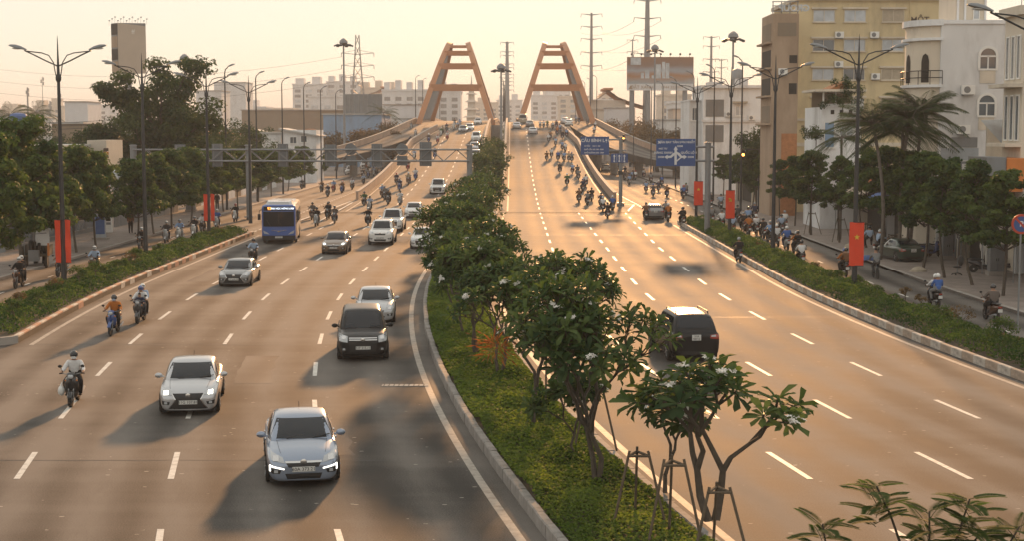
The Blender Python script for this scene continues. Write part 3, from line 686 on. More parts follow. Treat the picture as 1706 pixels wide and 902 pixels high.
# wheel contact of the bumper side nearest the camera gives the place; the car's centre lies half a length beyond
c1 = build_car('city', 'sedan', P_blue, 'bar', plate='60A 373.21', drl=True); put(c1, 481, 812, 'blue-silver sedan with bright angular running lights, nearest car in the oncoming lanes', dy=2.0, group=GRP)
c2 = build_car('camry', 'sedan', P_silver, 'spindle', lit=True, plate='51G 107.81'); put(c2, 298, 694, 'silver sedan with black hourglass grille and lit headlights', dy=2.0, group=GRP)
c3 = build_car('innova', 'mpv', P_black, 'tall', plate='51F 215.11'); put(c3, 595, 602, 'black people carrier running just ahead of a silver sedan', dy=2.0, group=GRP)
c4 = build_car('vios', 'sedan', P_silver, 'bar', plate='51A 826.30'); put(c4, 619, 541, 'silver sedan with pale dashboard tucked behind the black people carrier', dy=2.0, group=GRP)
c5 = build_car('vios2', 'sedan', P_grey, 'spindle', plate='51F 642.08'); put(c5, 389, 479, 'grey sedan with dark lower grille followed by a motorbike', dy=2.0, group=GRP)
c6 = build_car('mazda', 'hatch', P_bronze, 'bar', lit=True, plate='51G 338.92'); put(c6, 556, 424, 'dark bronze car with lit lamps to one side of the blue bus', dy=1.8, group=GRP)
c7 = build_car('outlander', 'suv', P_white, 'bar', rack=True, plate='51H 207.45'); put(c7, 634, 408, 'white crossover with roof rails, front one of two white cars in line', dy=1.9, group=GRP)
c8 = build_car('navara', 'pickup', P_white, 'tall', rack=True, plate='51C 912.66'); put(c8, 652, 386, 'white pickup close behind the white crossover', dy=1.9, group=GRP)
c9 = build_car('kia', 'hatch', P_white, 'bar', plate='51G 550.73'); put(c9, 688, 363, 'small white hatchback alone in the lane beside the white pickup', dy=1.8, group=GRP)
c10 = build_car('morning', 'hatch', P_white, 'tall', plate='51K 118.27'); put(c10, 703, 415, 'white car half hidden behind the flowering median trees', dy=1.8, group=GRP)
c11 = build_car('fortuner', 'suv', P_black, 'tall', rack=True, plate='51A 98712', seen='rear'); put(c11, 1146, 604, 'black off-roader with roof rails driving away past the median trees', rz=PI, dy=1.9, group=GRP)
c12 = build_car('grand', 'hatch', P_grey, 'bar', plate='51G 40617', seen='rear'); put(c12, 1092, 366, 'grey hatchback driving away with motorbikes on both sides', rz=PI, dy=1.8, group=GRP)
c13 = build_car('taxi', 'sedan', P_green, 'bar', plate='51A 33018', seen='rear'); put(c13, 1513, 440, 'dark green car parked on the pavement in front of the shops', rz=PI + .12, dy=2.0)
c13.location.z = .13
def clone(src, px, py, label, pf=None, rz=0.0, dy=1.9):
    o = copy_tree(src); put(o, px, py, label, pf, rz, GRP, dy); return o
gz = None
clone(c8, 729, 323, 'white pickup descending past the end of the parapet', prof)
clone(c9, 792, 264, 'white car on the ramp just behind the gantry post, lowest of three', prof); clone(c4, 790, 250, 'silver car in the middle of three in line on the ramp', prof); clone(c7, 793, 235, 'white crossover, highest of three in line near the median on the ramp', prof)
clone(c5, 771, 220, 'grey car side by side with a white car near the bridge', prof); clone(c9, 782, 217, 'white car side by side with a grey car near the bridge', prof); clone(c9, 796, 207, 'white car coming over the crest of the bridge alone', prof)
clone(c7, 583, 292, 'white car leading the traffic on the riverside street beyond the gantry'); clone(c8, 607, 281, 'white pickup waiting on the riverside street under the gantry signs'); clone(c9, 655, 276, 'white car at the foot of the long parapet')
clone(c4, 888, 223, 'silver car climbing the ramp away from the camera, lowest on the lane line', prof, PI); clone(c2, 861, 214, 'silver sedan driving away close to the median at the top of the ramp', prof, PI)
clone(c5, 883, 211, 'dark car between two silver ones at the top of the ramp', prof, PI); clone(c10, 1010, 285, 'white car beside the parapet under the bridge name sign', None, PI)
clone(c9, 948, 209, 'white car driving away beyond the curved parapet', prof, PI); clone(c4, 941, 206, 'silver car at the crest beyond the curved parapet', prof, PI)
v1 = build_car('van', 'van', P_beige, 'tall'); put(v1, 871, 206, 'pale van driving over the crest of the bridge', prof, PI, GRP, 2.0)
clone(v1, 607, 272, 'pale van on the riverside street behind the white pickup')
# ------------------------------------------------------------------ motorbikes
def loft(rows, closed=True):
    b = MB(); n = len(rows[0]); vs = [p for r_ in rows for p in r_]; fs = []
    for i in range(len(rows) - 1):
        for k in range(n): fs.append((i * n + k, i * n + (k + 1) % n, (i + 1) * n + (k + 1) % n, (i + 1) * n + k))
    fs.append(tuple(range(n - 1, -1, -1))); fs.append(tuple((len(rows) - 1) * n + k for k in range(n)))
    return b.add(vs, fs)
def ell(y, w, z0, z1, n=10, p=.8):
    out = []
    for k in range(n):
        a = 2 * math.pi * k / n; c, s = math.cos(a), math.sin(a)
        out.append((w * math.copysign(abs(c) ** p, c), y, (z0 + z1) / 2 + (z1 - z0) / 2 * math.copysign(abs(s) ** p, s)))
    return out
def bike_parts(scooter):
    P = []
    def wheel(y, r, w):
        t = MB(); t.lathe([(r * .78, -w / 2), (r * .95, -w / 2), (r, -w / 4), (r, w / 4), (r * .95, w / 2), (r * .78, w / 2)], 16, (0, y, r), 'X')
        m = MB(); m.lathe([(r * .78, -w * .3), (r * .78, w * .3), (r * .68, w * .3), (r * .68, -w * .3)], 16, (0, y, r), 'X')
        for k in range(3):
            a = math.pi * k / 3; c, s = math.cos(a) * r * .74, math.sin(a) * r * .74; m.beam((0, y - c, r - s), (0, y + c, r + s), .03, .03, up=(1, 0, 0))
        m.lathe([(.05, -.06), (.05, .06)], 8, (0, y, r), 'X'); return t, m
    r = .245 if scooter else .285; wd = .11 if scooter else .085
    for nm, y in (('front_wheel', -.64), ('rear_wheel', .60)):
        t, m = wheel(y, r, wd); P.append((nm, t, 'tyre', None)); P.append(('rim', m, 'rim', nm))
    f = MB()
    for s in (-1, 1): f.tube([(s * .075, -.64, r), (s * .07, -.52, .62), (s * .05, -.42, .88)], .022, 6)
    P.append(('fork', f, 'steel', None))
    fd = MB(); rows = []
    for k in range(9):
        a = R(20 + 130 * k / 8); rr = r + .035
        rows.append([(x, -.64 - math.cos(a) * rr, r + math.sin(a) * rr + dz) for x, dz in ((-.075, -.05), (-.05, 0), (.05, 0), (.075, -.05))])
    fd.grid(rows); P.append(('front_fender', fd, 'body', None))
    if scooter:
        rows = [ell(-.60, .06, .60, .86), ell(-.52, .17, .46, .92), ell(-.42, .215, .34, .96), ell(-.34, .20, .27, .93), ell(-.28, .15, .22, .50), ell(-.1, .16, .22, .34), ell(.08, .16, .22, .40), ell(.16, .17, .24, .66), ell(.35, .18, .36, .74), ell(.62, .17, .46, .77), ell(.86, .10, .58, .76), ell(.95, .04, .64, .74)]
    else:
        rows = [ell(-.58, .04, .66, .84), ell(-.50, .12, .50, .90), ell(-.40, .19, .36, .92), ell(-.30, .17, .32, .80), ell(-.20, .09, .34, .60), ell(0, .085, .40, .62), ell(.14, .11, .42, .70), ell(.35, .13, .48, .75), ell(.62, .12, .56, .78), ell(.84, .07, .64, .78), ell(.93, .03, .68, .76)]
    P.append(('body', loft(rows), 'body', None))
    e = MB(); e.cbox((0, .0, .36), (.2, .34, .22)); e.cbox((0, .28, .30), (.14, .5, .08)); P.append(('engine', e, 'black', None))
    st_ = loft([ell(.06, .10, .74, .80), ell(.16, .14, .74, .84), ell(.40, .145, .745, .835), ell(.50, .14, .76, .87), ell(.74, .12, .78, .88), ell(.82, .07, .79, .85)]); P.append(('seat', st_, 'black', None))
    h = MB(); h.tube([(-.36, -.30, .985), (-.26, -.36, 1.0), (-.1, -.42, .97), (.1, -.42, .97), (.26, -.36, 1.0), (.36, -.30, .985)], .014, 6); P.append(('handlebar', h, 'steel', None))
    cw = loft([ell(-.60, .05, .88, .98), ell(-.54, .12, .86, 1.03), ell(-.46, .14, .88, 1.05), ell(-.37, .09, .93, 1.02)]); P.append(('headlight_cowl', cw, 'body', None))
    hl_ = loft([ell(-.615, .05, .88, .97), ell(-.60, .085, .865, .985), ell(-.58, .09, .86, .99)]); P.append(('headlight', hl_, 'lens', 'headlight_cowl'))
    for s in (-1, 1):
        g_ = MB(); g_.tube([(s * .27, -.352, 1.0), (s * .375, -.292, .983)], .02, 7); P.append(('grip', g_, 'black', 'handlebar'))
        m = MB(); m.tube([(s * .25, -.36, 1.0), (s * .30, -.40, 1.15), (s * .33, -.41, 1.2)], .008, 5); m.ball((s * .335, -.41, 1.225), .058, 8, 6, (1.1, .35, .8)); P.append(('mirror', m, 'black', None))
        i_ = MB(); i_.ball((s * .155, -.50, .80), .04, 8, 5, (1, .7, .7)); P.append(('indicator', i_, 'amber', None))
        fp = MB(); fp.tube([(s * .08, -.06, .29), (s * .24, -.08, .29)], .016, 6); P.append(('footrest', fp, 'black', None))
    ex = MB(); ex.tube([(.10, -.05, .28), (.13, .2, .25), (.15, .45, .30), (.155, .86, .38)], [.022, .03, .052, .05], 8); P.append(('exhaust', ex, 'steel', None))
    tl = MB(); tl.cbox((0, .95, .70), (.16, .05, .07)); P.append(('tail_light', tl, 'redlens', None))
    pl = MB(); pl.cbox((0, .965, .555), (.19, .012, .14)); P.append(('number_plate', pl, 'plate', None))
    rf = MB(); rf.beam((0, .60, .57), (0, .95, .48), .14, .02); P.append(('rear_mudguard', rf, 'black', None))
    gr = MB(); gr.tube([(-.10, .66, .80), (-.10, .92, .86), (.10, .92, .86), (.10, .66, .80)], .013, 5); P.append(('grab_rail', gr, 'steel', None))
    return P
BKEYS = ['body', 'tyre', 'rim', 'steel', 'black', 'lens', 'amber', 'redlens', 'plate']
BIKE_COL = {'black': (.014, .014, .016), 'dark grey': (.05, .05, .055), 'blue': (.03, .07, .22), 'red': (.28, .02, .015), 'white': (.6, .6, .58), 'brown': (.09, .04, .02), 'silver': (.35, .36, .37), 'green': (.04, .09, .05), 'yellow': (.45, .3, .04)}
BM = {k: mat('bike_' + k.replace(' ', '_'), v, .28, .2, var=0, coat=.6) for k, v in BIKE_COL.items()}
BP = []
for sc in (False, True):
    parts = bike_parts(sc); meshes = {}
    full = MB()
    for nm, b_, mk, par in parts: full.add(b_.v, b_.f, BKEYS.index(mk))
    fm = full.mesh('motorbike', [BM['black']] + [M[k] for k in BKEYS[1:]], 40)
    BP.append(([(nm, b_.mesh(nm, [BM['black'] if mk == 'body' else M[mk]], 40), mk, par) for nm, b_, mk, par in parts], fm))
def set_mat(o, i, m): o.material_slots[i].link = 'OBJECT'; o.material_slots[i].material = m
def motorbike(col, scooter, near, label, group):
    parts, fm = BP[1 if scooter else 0]
    if not near:
        o = link('motorbike', fm); set_mat(o, 0, BM[col]); return tag(o, label, 'motorbike', group)
    root = thing('motorbike', label, 'motorbike', group=group); made = {}
    for nm, me, mk, par in parts:
        o = link(nm, me, made.get(par, root) if par else root)
        if nm not in made: made[nm] = o
        if nm == 'rim': o.parent = made['rear_wheel'] if 'rear_wheel' in made else made['front_wheel']
        if mk == 'body': set_mat(o, 0, BM[col])
    return root
# ------------------------------------------------------------------ people
def skin_mesh(chains, root_i, lv=2, name='person'):
    """chains: list of [(pos, radius), ...]; equal positions weld"""
    V = []; E_ = []; Rd = []; idx = {}
    def vid(p, r):
        k = tuple(round(c, 4) for c in p)
        if k not in idx: idx[k] = len(V); V.append(p); Rd.append(r)
        return idx[k]
    for ch in chains:
        ids = [vid(p, r) for p, r in ch]
        for a, c in zip(ids, ids[1:]): E_.append((a, c))
    me = bpy.data.meshes.new(name); me.from_pydata(V, E_, []); o = link(name, me)
    md = o.modifiers.new('skin', 'SKIN'); md.use_smooth_shade = True; md.branch_smoothing = .3
    sv = me.skin_vertices[0].data
    for i, r in enumerate(Rd):
        sv[i].radius = r if hasattr(r, '__len__') else (r, r); sv[i].use_root = (i == 0)
    ss = o.modifiers.new('sub', 'SUBSURF'); ss.levels = lv; ss.render_levels = lv
    dg = bpy.context.evaluated_depsgraph_get(); m2 = bpy.data.meshes.new_from_object(o.evaluated_get(dg)); m2.name = name; bpy.data.objects.remove(o)
    return m2
def person_mesh(pose):
    if pose in ('ride', 'pillion', 'cycle'):
        if pose == 'ride': pel, che, nek, hed = (0, .27, .88), (0, .19, 1.17), (0, .13, 1.345), (0, .10, 1.44); sho, elb, han = (.19, .16, 1.265), (.30, -.01, 1.06), (.325, -.27, 1.03); hip, kne, ank, toe = (.10, .22, .85), (.23, -.20, .70), (.20, -.06, .36), (.21, -.22, .31)
        elif pose == 'pillion': pel, che, nek, hed = (0, .62, .93), (0, .55, 1.23), (0, .51, 1.40), (0, .49, 1.50); sho, elb, han = (.18, .53, 1.32), (.25, .40, 1.09), (.20, .24, 1.0); hip, kne, ank, toe = (.09, .58, .93), (.25, .18, .80), (.22, .32, .42), (.23, .17, .36)
        else: pel, che, nek, hed = (0, .26, .98), (0, .06, 1.28), (0, .0, 1.46), (0, -.03, 1.58); sho, elb, han = (.18, .03, 1.385), (.26, -.18, 1.20), (.24, -.40, 1.05); hip, kne, ank, toe = (.09, .22, .96), (.13, -.12, .72), (.10, .06, .34), (.10, -.10, .30)
    else: pel, che, nek, hed = (0, 0, .95), (0, -.01, 1.27), (0, .0, 1.45), (0, -.01, 1.58); sho, elb, han = (.18, 0, 1.38), (.235, .02, 1.12), (.24, -.05, .89); hip, kne, ank, toe = (.085, 0, .90), (.10, -.02, .50), (.10, .02, .09), (.10, -.14, .045)
    V = Vector
    mid = tuple((V(pel) + V(che)) / 2)
    CH = [[(pel, (.19, .15)), (mid, (.19, .145)), (che, (.215, .15)), (nek, .075), (hed, (.095, .11)), (tuple(V(hed) + V((0, -.005, .09))), (.09, .10))]]
    for s in (-1, 1):
        m_ = lambda p: (s * p[0], p[1], p[2])
        shd = V(m_(sho)); el_ = V(m_(elb)); hn = V(m_(han)); fore = (hn - el_).normalized()
        wr_ = hn - fore * .07
        CH.append([(che, (.215, .15)), (tuple(shd), .092), (tuple((shd + el_) / 2), .075), (tuple(el_), .062), (tuple((el_ + wr_) / 2), .056), (tuple(wr_), .036), (tuple(hn), (.036, .02))])
        side = V((s, 0, 0)); fwd = fore if pose == 'stand' else V((0, -1, 0)); dn = V((0, 0, -1))
        for k in range(4):
            off = side * (-.027 + .018 * k) if pose != 'stand' else V((0, -.027 + .018 * k, 0)); ln = (.034, .04, .038, .03)[k]
            a = hn + off * .5 + fwd * .01; b_ = hn + off + fwd * ln; c = b_ + dn * .03 + fwd * .012; d = c + dn * .022 - fwd * .022
            CH.append([(tuple(hn), (.036, .02)), (tuple(b_), .0095), (tuple(c), .009), (tuple(d), .008)])
        t0 = hn - side * .028; CH.append([(tuple(hn), (.036, .02)), (tuple(t0 + dn * .012), .011), (tuple(t0 + dn * .035 + fwd * .022 + side * .006), .009)])
        hp = V(m_(hip)); kn = V(m_(kne)); an = V(m_(ank)); to = V(m_(toe))
        CH.append([(pel, (.19, .15)), (tuple(hp), .13), (tuple((hp + kn) / 2), .112), (tuple(kn), .088), (tuple((kn * .6 + an * .4)), .08), (tuple(an), .055), (tuple(an + V((0, .03, -.05))), .045), (tuple(to), (.042, .03))])
    me = skin_mesh(CH, 0)
    hed = V(hed); hn_ = [V((s * han[0], han[1], han[2])) for s in (-1, 1)]; pelz = pel[2]
    kn_ = [V((s * kne[0], kne[1], kne[2])) for s in (-1, 1)]; an_ = [V((s * ank[0], ank[1], ank[2])) for s in (-1, 1)]
    def seg(p, a, b):
        t = max(0, min(1, (p - a).dot(b - a) / (b - a).length_squared)); return (p - (a + (b - a) * t)).length
    ids = []
    for p in me.polygons:
        c = p.center; s = 0 if c.x < 0 else 1
        da = min(seg(c, V(((-1, 1)[s] * sho[0], sho[1], sho[2])), V(((-1, 1)[s] * elb[0], elb[1], elb[2]))), seg(c, V(((-1, 1)[s] * elb[0], elb[1], elb[2])), hn_[s]))
        hipv = V(((-1, 1)[s] * hip[0], hip[1], hip[2])); dl = min(seg(c, hipv, kn_[s]), seg(c, kn_[s], an_[s])); dt = seg(c, V(pel) + V((0, 0, .06)), V(che))
        df = seg(c, an_[s], V(((-1, 1)[s] * toe[0], toe[1], toe[2])))
        if (c - hn_[s]).length < .085: k = 2
        elif c.z > nek[2] - .01 and (c - hed).length < .24: k = 2
        elif df < .075 and c.z < ank[2] + .02: k = 3
        elif min(da, dt) < dl: k = 0
        else: k = 1
        ids.append(k)
    for k in ('sh', 'tr', 'sk', 'so'): me.materials.append(None)
    me.polygons.foreach_set('material_index', ids)
    me.polygons.foreach_set('use_smooth', [True] * len(me.polygons)); me['head'] = list(hed); return me
PM = {k: person_mesh(k) for k in ('ride', 'pillion', 'cycle', 'stand')}
CLOTH = {'white': (.62, .62, .62), 'pale blue': (.33, .42, .55), 'light blue': (.22, .33, .52), 'blue': (.06, .13, .36), 'black': (.018, .018, .02), 'dark grey': (.06, .06, .065), 'grey': (.2, .2, .2), 'orange': (.42, .14, .03), 'brown': (.16, .08, .04), 'red': (.35, .03, .02), 'green': (.06, .13, .06), 'beige': (.42, .34, .24), 'navy': (.025, .035, .07), 'checked': (.12, .10, .09)}
CM = {k: mat('cloth_' + k.replace(' ', '_'), v, .85, var=.12, scale=14, spec=.2) for k, v in CLOTH.items()}
SKIN = [mat('skin', c, .6, var=.06, scale=8) for c in ((.36, .20, .13), (.28, .15, .09))]
HAIR = mat('hair', (.012, .01, .009), .5, var=0)
HM = {k: mat('helmet_' + k, c, .25, var=0, coat=.6) for k, c in {'black': (.015, .015, .017), 'white': (.65, .65, .63), 'grey': (.25, .26, .27), 'red': (.35, .03, .02), 'blue': (.05, .10, .30), 'green': (.05, .12, .06)}.items()}
def helmet_mesh():
    b = MB(); rows = []
    for i in range(7):
        t = math.pi / 2 * i / 6 * 1.28; rr = .128
        rows.append([(rr * .95 * math.sin(t) * math.cos(2 * math.pi * k / 14), rr * 1.12 * math.sin(t) * math.sin(2 * math.pi * k / 14) + .012, rr * 1.02 * math.cos(t) + .03) for k in range(15)])
    b.grid(rows, flip=True); me = b.mesh('helmet', [HM['black']], 0); me.polygons.foreach_set('use_smooth', [True] * len(me.polygons)); return me
HELM = helmet_mesh()
vb = MB(); vb.grid([[(.118 * math.sin(a), -.150 * math.cos(a) * sc_ + .01, z) for a in [R(-62 + 124 * i / 8) for i in range(9)]] for z, sc_ in ((.075, .93), (.03, 1.06))]); VISOR = vb.mesh('visor', [M['glass']], 60)
mb_ = MB(); mb_.grid([[(.088 * math.sin(a), -.115 * math.cos(a) - .012 + abs(z) * .1, z - .03) for a in [R(-70 + 140 * i / 8) for i in range(9)]] for z in (-.055, -.02, .02)]); MASK = mb_.mesh('face_mask', [CM['white']], 60)
eb = MB(); [eb.ball((s * .032, -.098, .035), .012, 6, 4) for s in (-1, 1)]; EYES = eb.mesh('eyes', [M['ink']], 0)
nb_ = MB(); nb_.ball((0, -.104, .0), .016, 6, 5, (.8, 1, 1.5)); NOSE = nb_.mesh('nose', [SKIN[0]], 0)
hb_ = MB(); hb_.ball((0, .02, .05), .105, 10, 7, (.86, 1.0, 1.0)); HAIRM = hb_.mesh('hair', [HAIR], 0)
def person(pose, shirt, trousers, helmet, label, mask=None, cat='person', group=None, near=True, skin=0):
    me = PM[pose]; o = link('person', me); tag(o, label, cat, group)
    for i, m in enumerate((CM[shirt], CM[trousers], SKIN[skin], CM['black'])): set_mat(o, i, m)
    h = Vector(me['head']) + Vector((0, -.005, .035))
    def child(nm, md, m=None):
        c = link(nm, md, o); c.location = h
        if m: set_mat(c, 0, m)
        return c
    if helmet: 
        child('helmet', HELM, HM[helmet])
        if near: child('visor', VISOR)
    else: child('hair', HAIRM)
    if mask: child('face_mask', MASK, CM[mask])
    if near:
        child('eyes', EYES)
        if not mask: child('nose', NOSE, SKIN[skin])
    return o
def side_pf(side):
    pts = [side_path(i / 60, side) for i in range(61)]; ys = [p.y for p in pts]; zs = [p.z for p in pts]
    return lambda Y: float(np.interp(Y, ys, zs))
SURF = {'g': lambda Y: 0.0, 'r': prof, 'L': side_pf(-1), 'R': side_pf(1)}
seen_lab = set()
def rider(px, py, surf, face, shirt, helmet, bike, where, pil=None, mask=None, tr='black', scooter=None, group=None):
    """a motorbike and its rider (and pillion) at a spot on the road; face -1 = towards the camera"""
    X, Y, Z = march(px, py, SURF[surf]); near = Y < 150
    rz = (0 if face < 0 else math.pi) + rng.uniform(-.07, .07) - (math.atan(dsh(Y)) if Y < 85 else 0)
    pf = SURF[surf]; pitch = math.atan((pf(Y + 1) - pf(Y - 1)) / 2) * (1 if face < 0 else -1)
    scooter = rng.random() < .6 if scooter is None else scooter
    dyy = .7
    lb = f'{bike} motorbike {where}'; lr = f'rider in {shirt} with {helmet + " helmet" if helmet else "bare head"} {where}'
    if len(lr.split()) > 15: lr = f'rider in {shirt} {where}'
    ob = [motorbike(bike, scooter, near, lb, group or 'motorbikes on the avenue'), person('ride', shirt, tr, helmet, lr, mask, group=(group or 'motorbikes on the avenue').replace('motorbikes', 'riders'), near=near, skin=rng.randrange(2))]
    if pil: ob.append(person('pillion', pil[0], pil[1] if len(pil) > 1 else 'navy', pil[2] if len(pil) > 2 else 'white', f'passenger in {pil[0]} behind the rider {where}', group='motorbike passengers', near=near))
    k = rng.uniform(.95, 1.03)
    for o in ob: o.location = (X, Y + dyy, Z); o.rotation_euler = (pitch, 0, rz); o.scale = (k, k, k)
    return ob
T_, A_ = -1, 1
# ---- near riders, one by one
RL = [
 (113, 681, 'g', T_, 'white', 'black', 'black', 'nearest the camera in the oncoming lanes', None, 'white', 'black', True),
 (183, 562, 'g', T_, 'orange', 'black', 'blue', 'in front of the hedge end, ahead of a pair', None, 'pale blue', 'black', False),
 (228, 541, 'g', T_, 'white', 'blue', 'dark grey', 'carrying a family past the hedge', ('pale blue', 'black', 'white'), None, 'dark grey', True),
 (419, 441, 'g', T_, 'pale blue', 'black', 'black', 'between the bus and the grey sedan', None, None, 'black', True),
 (25, 483, 'g', T_, 'black', 'white', 'brown', 'on the service road by the cart', ('black', 'black', 'white'), None, 'black', False),
 (97, 463, 'g', T_, 'dark grey', 'black', 'black', 'half hidden by the lamp post with plain red banners', None, None, 'black', False),
 (152, 458, 'g', T_, 'pale blue', 'white', 'brown', 'behind the round shrub on the service road', None, 'grey', 'black', True),
 (232, 417, 'g', T_, 'black', 'white', 'black', 'by the second lamp post on the service road', None, 'black', 'black', False),
 (274, 405, 'g', T_, 'dark grey', 'white', 'silver', 'first of five on the service road behind the hedge', None, None, 'black', True),
 (296, 402, 'g', T_, 'light blue', 'grey', 'white', 'second of five behind the hedge', None, None, 'grey', True),
 (321, 396, 'g', T_, 'black', 'grey', 'white', 'third of five behind the hedge', None, None, 'black', True),
 (335, 388, 'g', T_, 'white', 'black', 'black', 'fourth of five behind the hedge', None, None, 'black', True),
 (359, 381, 'g', T_, 'blue', 'white', 'silver', 'beside the farther plain red banner', None, None, 'black', True),
 (390, 370, 'g', T_, 'black', 'red', 'white', 'coming past the gantry post on the service road', None, None, 'black', False),
 (519, 366, 'g', T_, 'checked', 'black', 'brown', 'in the four beside the bus, rear outer one', None, None, 'black', False),
 (526, 377, 'g', T_, 'black', 'black', 'silver', 'in the group of four beside the bus, frontmost', None, None, 'black', True),
 (545, 366, 'g', T_, 'black', 'black', 'black', 'in the four beside the bus, two aboard', ('dark grey', 'black', 'black'), None, 'black', False),
 (556, 373, 'g', T_, 'checked', 'black', 'dark grey', 'in the group of four beside the bus, inner front one', None, None, 'navy', False),
 (612, 377, 'g', T_, 'black', 'white', 'black', 'just ahead of the white pickup', None, None, 'black', True),
 (615, 352, 'g', T_, 'pale blue', 'black', 'silver', 'passing the stone end of the long parapet, inner one', None, None, 'black', True),
 (606, 345, 'g', T_, 'green', 'black', 'black', 'passing the stone end of the long parapet, outer one', None, None, 'black', False),
 (666, 342, 'r', T_, 'white', 'black', 'silver', 'riding alone ahead of the white hatchback', None, None, 'grey', True),
 (646, 341, 'r', T_, 'black', 'black', 'dark grey', 'front one of three close together near the parapet', ('dark grey', 'black', 'black'), None, 'black', True),
 (640, 334, 'r', T_, 'grey', 'grey', 'black', 'middle one of three close together near the parapet', None, None, 'black', False),
 (636, 329, 'r', T_, 'light blue', 'white', 'brown', 'last one of three close together near the parapet', None, None, 'black', True),
 # right side, near
 (1233, 438, 'g', A_, 'black', 'grey', 'black', 'close to the kerb of the far divider', None, None, 'black', False),
 (1563, 515, 'g', A_, 'white', 'white', 'black', 'on the service road with a blue-backed passenger', ('blue', 'grey', 'white'), None, 'black', True),
 (1660, 540, 'g', A_, 'checked', 'black', 'brown', 'nearest on the service road, going away', None, None, 'black', True),
 (1410, 463, 'g', A_, 'orange', 'blue', 'black', 'behind the starred red banner', ('brown', 'black', 'black'), None, 'black', False),
 (1338, 445, 'g', A_, 'white', 'black', 'dark grey', 'last of the pack on the service road', None, None, 'black', False),
 (1329, 425, 'g', A_, 'orange', 'white', 'black', 'in the pack wearing a long raincoat', ('black', 'black', 'black'), None, 'black', True),
 (1313, 417, 'g', A_, 'blue', 'white', 'silver', 'in the pack right of the dark lamp post', None, None, 'navy', True),
 (1296, 412, 'g', A_, 'white', 'white', 'black', 'in the pack right behind the dark lamp post', None, None, 'black', False),
 (1285, 406, 'g', A_, 'light blue', 'grey', 'black', 'in the pack just left of the dark lamp post', None, None, 'black', True),
 (1304, 390, 'g', A_, 'pale blue', 'black', 'black', 'in the pack, left of two abreast in pale shirts', None, None, 'black', True),
 (1309, 383, 'g', A_, 'white', 'grey', 'brown', 'in the pack, right of two abreast in pale shirts', None, None, 'black', True),
 (1273, 398, 'g', A_, 'black', 'black', 'black', 'in the pack with a dark shirt in the middle', None, None, 'black', True),
 (1262, 392, 'g', A_, 'white', 'white', 'dark grey', 'in the pack beside the orange raincoat', None, None, 'black', False),
 (1249, 393, 'g', A_, 'orange', 'black', 'brown', 'in the pack wearing an orange raincoat left', None, None, 'black', True),
 (1240, 386, 'g', A_, 'black', 'grey', 'black', 'in the pack ahead of the orange raincoat', None, None, 'black', False),
 (1230, 371, 'g', A_, 'dark grey', 'black', 'black', 'right beside the hammer and sickle banner', None, None, 'black', True),
 (1222, 391, 'g', A_, 'pale blue', 'white', 'brown', 'under the hammer and sickle banner', None, None, 'black', True),
 (1204, 383, 'g', A_, 'white', 'black', 'black', 'left of the hammer and sickle banner', None, None, 'black', False),
 (1187, 373, 'g', A_, 'grey', 'grey', 'black', 'beside the grey sign post on the service road', None, None, 'black', True),
 (1202, 349, 'g', A_, 'pale blue', 'black', 'black', 'far up the service road, right one of two', None, None, 'grey', True),
 (1185, 345, 'g', A_, 'dark grey', 'grey', 'red', 'far up the service road, left one of two', None, None, 'black', False),
 (1259, 367, 'g', A_, 'navy', 'grey', 'black', 'at the edge of the pavement trees', None, None, 'black', True),
 (1248, 377, 'g', A_, 'light blue', 'black', 'black', 'in the front of the pack, in light blue', None, None, 'black', True),
 (1013, 365, 'g', A_, 'black', 'black', 'black', 'last of the group leaving the parapet end', None, None, 'navy', False),
 (1021, 352, 'g', A_, 'blue', 'white', 'brown', 'right of the parapet end in a blue jacket', None, None, 'black', True),
 (1005, 353, 'g', A_, 'white', 'white', 'black', 'left of the parapet end in a white shirt', None, None, 'black', True),
 (1002, 346, 'g', A_, 'navy', 'black', 'black', 'in front of the parapet end', None, None, 'black', True),
 (986, 336, 'r', A_, 'black', 'black', 'dark grey', 'right one of three abreast below the bridge name sign', None, None, 'black', False),
 (979, 342, 'r', A_, 'grey', 'black', 'black', 'middle one of three abreast below the bridge name sign', None, None, 'navy', True),
 (965, 338, 'r', A_, 'brown', 'black', 'black', 'left one of three abreast below the bridge name sign', None, None, 'black', True),
 (1077, 367, 'g', A_, 'brown', 'black', 'black', 'left of the grey hatchback', None, None, 'black', False),
 (1114, 370, 'g', A_, 'dark grey', 'grey', 'black', 'right of the grey hatchback, nearer one', ('orange', 'black', 'white'), None, 'black', True),
 (1110, 362, 'g', A_, 'grey', 'grey', 'black', 'right of the grey hatchback, farther one', None, None, 'black', True),
 (1138, 377, 'g', A_, 'navy', 'black', 'dark grey', 'apart to the right of the grey hatchback', ('black', 'black', 'black'), None, 'black', True),
]
for r_ in RL: rider(*r_[:8], pil=r_[8], mask=r_[9], tr=r_[10], scooter=r_[11])
